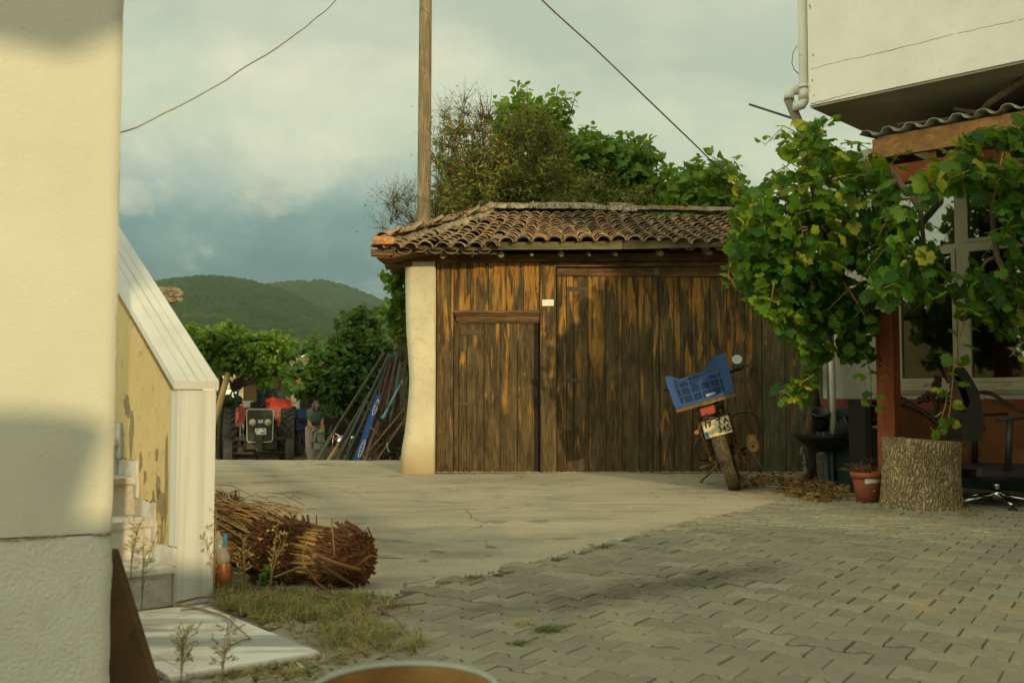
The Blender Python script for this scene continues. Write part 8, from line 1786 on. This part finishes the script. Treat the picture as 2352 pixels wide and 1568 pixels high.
for s2 in (-1, 1):
    m.tube([(s2*.10, .02, .74), (s2*.11, .30, .74), (s2*.07, .60, .80), (0, .98, .92)], .014, 8); m.tube([(s2*.10, -.20, .72), (s2*.10, .02, .74)], .012, 8)
    m.tube([(s2*.10, 0, .305), (s2*.11, .28, .33), (s2*.12, .42, .30), (s2*.12, .80, .30), (0, .98, .85)], .016, 8); m.tube([(s2*.11, .28, .33), (s2*.10, .30, .74)], .014, 8)
m.tube([(0, 1.02, .98), (0, .95, .78)], .03, 10); bm(m, 'frame', M_dust)
for s2 in (-1, 1):   # shocks
    m = MB(); a, b_ = Vector((s2*.125, -.02, .70)), Vector((s2*.125, .0, .33)); m.tube([a, a.lerp(b_, .45)], .030, 12); m.tube([a.lerp(b_, .4), b_], .018, 10); m.sphere(b_, .024, 10, 7); m.sphere(a, .024, 10, 7); sh_ = bm(m, 'shock_absorber', M_rustm)
    m = MB(); n = 90; m.tube([a.lerp(b_, .28+.55*k/n)+Vector((math.cos(k*.62)*.030, math.sin(k*.62)*.030, 0)) for k in range(n+1)], .0050, 5); bm(m, 'spring', M_rustm, sh_)
m = MB(); m.tube([(s2*.0+.095, -.05, .29), (.105, .25, .30), (.10, .45, .33)], .022, 8, flat=1.3) ; bm(m, 'swingarm', M_rustm)
m = MB(); m.tube([(-.095, -.05, .29), (-.10, .45, .33)], .022, 8); m.hexa([Vector(v) for v in ((.06, -.02, .42), (.088, -.02, .42), (.088, .03, .42), (.06, .03, .42), (.05, -.02, .66), (.10, -.02, .66), (.10, .04, .66), (.05, .04, .66))]); bm(m, 'side_cover', basic('orange brown dusty cover', (.26, .10, .025), c2=(.16, .06, .018)))
m = MB(); n = 46   # chain and sprocket on the left
for k in range(n): t = k/n; y = -.05+.5*t; m.box(-.088, y, .225+.055*t, -.076, y+.008, .240+.055*t); m.box(-.088, y, .36-.01*t, -.076, y+.008, .372-.01*t)
Ms = Matrix.Translation((-.08, 0, .305)) @ Matrix.Rotation(pi/2, 4, 'Y'); m.lathe([(0, -.003), (.085, -.003), (.085, .003), (0, .003)], (0, 0, 0), 36, M=Ms); bm(m, 'chain', basic('oily chain', (.05, .04, .03), rough=.5, metal=.5))
m = MB(); m.box(-.11, .42, .27, .11, .80, .52, None, None, .04); M_c = Matrix.Translation((0, .68, .52)) @ Matrix.Rotation(R(-20), 4, 'X')
for k in range(7): m.lathe([(0, .02+k*.022), (.075, .02+k*.022), (.075, .028+k*.022), (0, .028+k*.022)], (0, 0, 0), 20, M=M_c)
m.lathe([(0, 0), (.055, 0), (.055, .19), (0, .19)], (0, 0, 0), 16, M=M_c); bm(m, 'engine', M_mach)
m = MB(); m.sphere((0, .66, .83), 1, 18, 12, None, (.13, .24, .11)); bm(m, 'fuel_tank', basic('dark red tank', (.16, .03, .02), c2=(.1, .02, .015), rough=.4, dirt=.3))
m = MB(); m.box(-.12, -.20, .755, .12, .46, .82, None, None, .028); bm(m, 'seat', M_black)
m = MB()   # rack under the crate
for s2 in (-1, 1): m.tube([(s2*.09, .18, .80), (s2*.10, -.05, .835), (s2*.10, -.30, .835), (s2*.06, -.345, .835), (0, -.35, .835)], .009, 6); m.tube([(s2*.10, -.25, .835), (s2*.105, -.02, .70)], .008, 6)
m.tube([(-.10, -.12, .835), (.10, -.12, .835)], .008, 6); bm(m, 'rack', M_rustm)
m = MB(); m.tube([(-.055, -.30, .815), (-.03, -.33, .82), (.06, -.33, .822), (.085, -.31, .83)], .010, 6); bm(m, 'yellow_bar', basic('yellowed grab bar', (.36, .25, .07), c2=(.26, .17, .05)), bike)
# tail light and licence plate
m = MB(); m.box(-.095, -.315, .715, .055, -.22, .800, None, None, .016); tl2 = bm(m, 'tail_light_body', M_dust)
m = MB(); m.box(-.080, -.332, .722, .046, -.316, .792, None, None, .006); bm(m, 'tail_light', basic('dusty red lens', (.38, .045, .025), c2=(.25, .05, .03), scale=20, rough=.35, dirt=.25), tl2)
PLx, PLz = .018, .600; rotp = Matrix.Translation((PLx, -.30, PLz)) @ Matrix.Rotation(R(1.5), 4, 'Y') @ Matrix.Rotation(R(-10), 4, 'X')
m = MB(); m.box(-.122, -.002, -.080, .122, .002, .080, None, rotp, .001); pl2 = bm(m, 'number_plate', basic('dusty cream plate', (.60, .50, .31), c2=(.48, .38, .21), scale=12, rough=.5, dirt=.25, dirtc=(.30, .20, .08)))
m = MB(); fr_ = [(-.119, -.077), (.119, -.077), (.119, .077), (-.119, .077)]; m.tube([rotp @ Vector((x, -.003, z)) for x, z in fr_], .0022, 5, closed=True); bm(m, 'plate_rim', M_dust, pl2)
def pmat(x, z): return rotp @ Matrix.Translation((x, -.0042, z)) @ Matrix.Rotation(pi/2, 4, 'X')
text_obj('17', .072, M_ink, pl2, pmat(-.073, .035)); text_obj('T A', .072, M_ink, pl2, pmat(.062, .037), spacing=.9); text_obj('345', .078, M_ink, pl2, pmat(.058, -.033))
m = MB(); m.box(-.116, -.0045, -.074, -.088, -.0025, -.022, None, rotp); bm(m, 'blue_band', basic('faded plate blue', (.03, .17, .34)), pl2)
m = MB()
for x, z in ((-.088, .028), (.072, .040)): m.sphere(rotp @ Vector((x, -.005, z)), .006, 8, 5)
m.box(.018, -.0042, -.006, .052, -.0025, .004, None, rotp @ Matrix.Rotation(R(-20), 4, 'Y')); bm(m, 'plate_bolt', M_rustm, pl2)
m = MB(); m.tube([(-.075, -.27, .72), (-.06, -.295, .66)], .008, 5); m.tube([(.055, -.27, .72), (.06, -.295, .66)], .008, 5); m.box(-.03, -.29, .50, .03, -.25, .70); bm(m, 'plate_bracket', M_dust)
for s2 in (-1, 1):   # indicators, one bent down
    m = MB(); p = Vector((s2*.17, -.22, .66 if s2 > 0 else .60)); m.tube([(s2*.06, -.20, .70), p], .009, 6); m.sphere(p, .026, 12, 8, None, (1, .8, .8)); bm(m, 'indicator', basic('dusty amber lens', (.42, .18, .03), c2=(.25, .12, .03)) if s2 < 0 else M_dust)
# exhaust on the right
m = MB(); m.tube([(.10, .72, .40), (.15, .60, .28), (.16, .35, .27), (.20, .15, .31)], .020, 10); bm(m, 'exhaust_pipe', M_rustm)
Me = Matrix.Translation((.265, -.10, .345)) @ Matrix.Rotation(R(-83), 4, 'X'); m = MB(); m.lathe([(0, .0), (.042, .004), (.050, -.004), (.054, .0), (.054, .35), (.03, .42), (.022, .46)], (0, 0, 0), 24, M=Me); mf = bm(m, 'muffler', basic('dusty brass muffler', (.38, .21, .05), c2=(.26, .14, .035), scale=16, rough=.5, metal=.2))
m = MB(); m.tube([Me @ Vector((0, 0, -.004)), Me @ Vector((0, 0, .002))], .011, 12); bm(m, 'tail_pipe_hole', M_ink, mf)
# crash bars, foot rests
m = MB(); m.tube([(.10, .55, .62), (.22, .50, .66), (.34, .48, .64), (.38, .48, .56), (.37, .50, .44), (.30, .55, .34), (.12, .60, .30)], .013, 8); m.tube([(-.10, .50, .50), (-.22, .45, .52), (-.27, .45, .46), (-.25, .48, .32), (-.12, .55, .28)], .013, 8); bm(m, 'crash_bar', M_dust)
m = MB(); m.tube([(-.10, .18, .27), (-.26, .16, .27)], .014, 8); m.tube([(.10, .18, .27), (.22, .14, .24)], .014, 8); m.tube([(.14, -.02, .30), (.16, -.10, .22), (.18, -.05, .12)], .006, 5); bm(m, 'foot_rest', M_rustm)
# side stand on the left: tip touches the ground
Mi = (Matrix.Translation(bp0) @ Matrix.Rotation(R(-13), 4, 'Z') @ Matrix.Rotation(R(-16.5), 4, 'Y')).inverted()
ft_ = G(1610, 1109); ft_.z = .014; tip = Mi @ ft_; m = MB(); m.tube([Vector((-.08, .38, .25)), tip+Vector((.03, 0, .02)), tip], [.016, .013, .013], 8); m.tube([tip+Vector((-.03, 0, -.003)), tip+Vector((.02, -.0, -.003))], .016, 8, flat=.6); bm(m, 'side_stand', M_rustm)
# front end
m = MB()
for s2 in (-1, 1): m.tube([(s2*.085, 1.26, .30), (s2*.085, 1.06, .72), (s2*.085, .96, .98)], .02, 8)
bm(m, 'fork', M_alloy); m = MB(); m.tube([(-.38, .82, 1.07), (-.30, .88, 1.06), (-.14, .94, 1.05), (-.08, .96, 1.0), (.08, .96, 1.0), (.14, .94, 1.05), (.30, .88, 1.06), (.38, .82, 1.07)], .012, 8); hbars = bm(m, 'handlebar', M_alloy)
for s2 in (-1, 1): m = MB(); m.tube([(s2*.27, .895, 1.06), (s2*.40, .80, 1.07)], .019, 10); m.tube([(s2*.24, .93, 1.06), (s2*.38, .90, 1.05)], .006, 6); bm(m, 'grip', M_black, hbars)
mp0 = Mi @ P(1693, 825, bp0.y+.78); m = MB(); m.tube([Vector((.22, .90, 1.06)), mp0+Vector((-.01, .0, -.08)), mp0], .006, 6); Mm = Matrix.Translation(mp0) @ Matrix.Rotation(R(16), 4, 'Y') @ Matrix.Rotation(R(90), 4, 'X'); m.lathe([(0, -.018), (.04, -.014), (.052, 0), (.050, .008)], (0, 0, 0), 24, M=Mm @ Matrix.Diagonal((1.05, .95, 1, 1))); mr = bm(m, 'mirror', M_black)
m = MB(); m.lathe([(0, .0085), (.048, .0085)], (0, 0, 0), 24, M=Mm @ Matrix.Diagonal((1.05, .95, 1, 1))); bm(m, 'mirror_glass', material('mirror glass', f_basic, c1=(.62, .66, .60), c2=(.35, .36, .32), scale=14, rough=.25, metal=.55, bs=.05), mr)
m = MB(); m.lathe([(0, 0), (.075, .01), (.085, .06), (.07, .12), (0, .14)], (0, 1.04, .92), 18, M=Matrix.Rotation(R(90), 4, 'X')); bm(m, 'headlamp', M_dust)
m = MB(); vs = []; n = 12
for k in range(n+1):
    a = R(30+130*k/n)
    for x in (-.05, 0, .05): vs.append((x, 1.26+math.cos(a)*.335, .30+math.sin(a)*(.335 if x == 0 else .325)))
m.add(vs, [(3*k+i, 3*k+i+1, 3*k+i+4, 3*k+i+3) for k in range(n) for i in range(2)], .5, True); bm(m, 'front_fender', M_dust)
m = MB(); m.tube([(.20, .10, .40), (.26, -.05, .30), (.27, -.08, .18), (.33, -.1, .03)], .0035, 5); bm(m, 'green_string', basic('green string', (.04, .22, .12)))
m = MB(); m.tube([(.06, -.1, .74), (.12, -.2, .62), (.14, -.2, .50), (.13, -.1, .42)], .005, 5); m.tube([(-.08, -.1, .74), (-.12, -.2, .62), (-.12, -.12, .50)], .005, 5); bm(m, 'cable', M_black)
# ------------------------------------------------------------------ blue crate tied on the rack (its own thing)
Mw = Matrix.Translation(bp0) @ Matrix.Rotation(R(-13), 4, 'Z') @ Matrix.Rotation(R(-16.5), 4, 'Y'); co = Mw @ Vector((-.012, -.16, .85))
crt = thing('plastic_crate', 'blue plastic fruit crate with raised corners tied on the back of the motorcycle', 'crate', co, (0, R(-16), R(-13)))
M_cb = basic('faded blue plastic', (.018, .080, .28), c2=(.012, .05, .16), scale=9, rough=.45, bs=.1, dirt=.35, dirtc=(.06, .08, .11))
CW, CD, CH = .555, .36, .27
def ctop(u):   # top edge of the long sides: high corner posts, low in between, higher at the right
    u = u+.5; l = CH-.012
    if u < .07: return l+.040
    if u < .20: return l+.040-.055*(u-.07)/.13
    if u < .62: return l-.015+.012*(u-.2)/.42
    if u < .82: return l-.003+.105*((u-.62)/.20)**1.2
    return l+.100
m = MB(); fl = 1.06
def cpt(u, v, d, out=0.0):   # u along width -.5..5, v height, d -1 front / 1 back
    k = 1-.045*(1-v/CH); return Vector((u*CW*k, d*(CD/2*k+out), v))
NXc = 56
for d in (-1, 1):
    for zb, zt in ((0, .026), (.085, .097), (.155, .167), (.215, .227)):
        for i in range(NXc):
            u0, u1 = -.5+i/NXc, -.5+(i+1)/NXc; t = min(ctop(u0)-.012, zt); 
            m.hexa([cpt(u0, zb, d, 0), cpt(u1, zb, d, 0), cpt(u1, zb, d, -.010), cpt(u0, zb, d, -.010), cpt(u0, zt, d, 0), cpt(u1, zt, d, 0), cpt(u1, zt, d, -.010), cpt(u0, zt, d, -.010)], .4)
    for i in range(NXc):
        u0, u1 = -.5+i/NXc, -.5+(i+1)/NXc; a, b_ = ctop(u0+1e-4), ctop(u1-1e-4)
        m.hexa([cpt(u0, a-.022, d, .006), cpt(u1, b_-.022, d, .006), cpt(u1, b_-.022, d, -.014), cpt(u0, a-.022, d, -.014), cpt(u0, a, d, .008), cpt(u1, b_, d, .008), cpt(u1, b_, d, -.014), cpt(u0, a, d, -.014)], .4)
        uc = (u0+u1)/2; w = .0019; thick = i % 9 == 0 or uc < -.40 or uc > .36
        if thick: w = .0050
        m.hexa([cpt(uc, .02, d, .004 if thick else 0)+Vector((-w, 0, 0)), cpt(uc, .02, d, .004 if thick else 0)+Vector((w, 0, 0)), cpt(uc, .02, d, -.009)+Vector((w, 0, 0)), cpt(uc, .02, d, -.009)+Vector((-w, 0, 0)), cpt(uc, ctop(uc)-.02, d, .004 if thick else 0)+Vector((-w, 0, 0)), cpt(uc, ctop(uc)-.02, d, .004 if thick else 0)+Vector((w, 0, 0)), cpt(uc, ctop(uc)-.02, d, -.009)+Vector((w, 0, 0)), cpt(uc, ctop(uc)-.02, d, -.009)+Vector((-w, 0, 0))], .4)
    m.hexa([cpt(-.13, .167, d, .003), cpt(.14, .167, d, .003), cpt(.14, .167, d, -.008), cpt(-.13, .167, d, -.008), cpt(-.13, .216, d, .003), cpt(.14, .216, d, .003), cpt(.14, .216, d, -.008), cpt(-.13, .216, d, -.008)], .4)
    for (ua, ub) in ((-.5, -.44), (.44, .5)): m.hexa([cpt(ua, 0, d, .006), cpt(ub, 0, d, .006), cpt(ub, 0, d, -.012), cpt(ua, 0, d, -.012), cpt(ua, ctop(ua*.99)-.01, d, .006), cpt(ub, ctop(ub*.99)-.01, d, .006), cpt(ub, ctop(ub*.99)-.01, d, -.012), cpt(ua, ctop(ua*.99)-.01, d, -.012)], .4)
for s2 in (-1, 1):
    zt = ctop(s2*.499)
    def ep(d, v, o=0.0): k = 1-.045*(1-v/CH); return Vector((s2*(CW/2*k+o), d*CD/2*k, v))
    for zb, z2 in ((0, .026), (.085, .097), (.155, .167), (.215, .227), (zt-.025, zt)): m.hexa([ep(-1, zb), ep(1, zb), ep(1, zb, -.010), ep(-1, zb, -.010), ep(-1, z2), ep(1, z2), ep(1, z2, -.010), ep(-1, z2, -.010)], .4)
    for i in range(25):
        d = -1+2*i/24; w = .006 if i % 6 == 0 else .003; m.hexa([ep(d-w/.18, .02, .003), ep(d+w/.18, .02, .003), ep(d+w/.18, .02, -.009), ep(d-w/.18, .02, -.009), ep(d-w/.18, zt-.02, .003), ep(d+w/.18, zt-.02, .003), ep(d+w/.18, zt-.02, -.009), ep(d-w/.18, zt-.02, -.009)], .4)
m.build('crate_walls', M_cb, crt, local=True)
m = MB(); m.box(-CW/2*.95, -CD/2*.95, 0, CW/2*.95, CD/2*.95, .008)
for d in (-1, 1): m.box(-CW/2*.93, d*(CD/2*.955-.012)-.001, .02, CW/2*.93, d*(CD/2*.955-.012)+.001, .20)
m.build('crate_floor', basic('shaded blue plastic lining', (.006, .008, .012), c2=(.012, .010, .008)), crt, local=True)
m = MB(); m.box(.02, -CD/2-.0075+.004, .030, .105, -CD/2-.002+.004, .052, None, None); m.build('sticker', basic('torn pale sticker', (.42, .45, .46), c2=(.10, .16, .28), scale=60), crt, local=True)
m = MB(); m.box(-CW/2*.96, -CD/2*.96, -.035, CW/2*.97, CD/2*.96, -.004); m.build('crate_base_board', basic('brown base board', (.17, .10, .035), c2=(.10, .06, .02)), crt, local=True)

# ================================================================== THIN EVENING HAZE ROUND THE WHOLE SCENE
m = MB(); m.box(-3200, -70, -2.0, 3800, 2900, 330); hz_ = m.build('haze', material('haze', lambda nt: nd(nt, 'ShaderNodeOutputMaterial', {'Volume': nd(nt, 'ShaderNodeVolumePrincipled', {'Color': (.72, .86, .88), 'Density': .00008, 'Anisotropy': .1})})))
tag(hz_, 'thin pale air fading the far hills', kind='stuff'); hz_.display_type = 'WIRE'
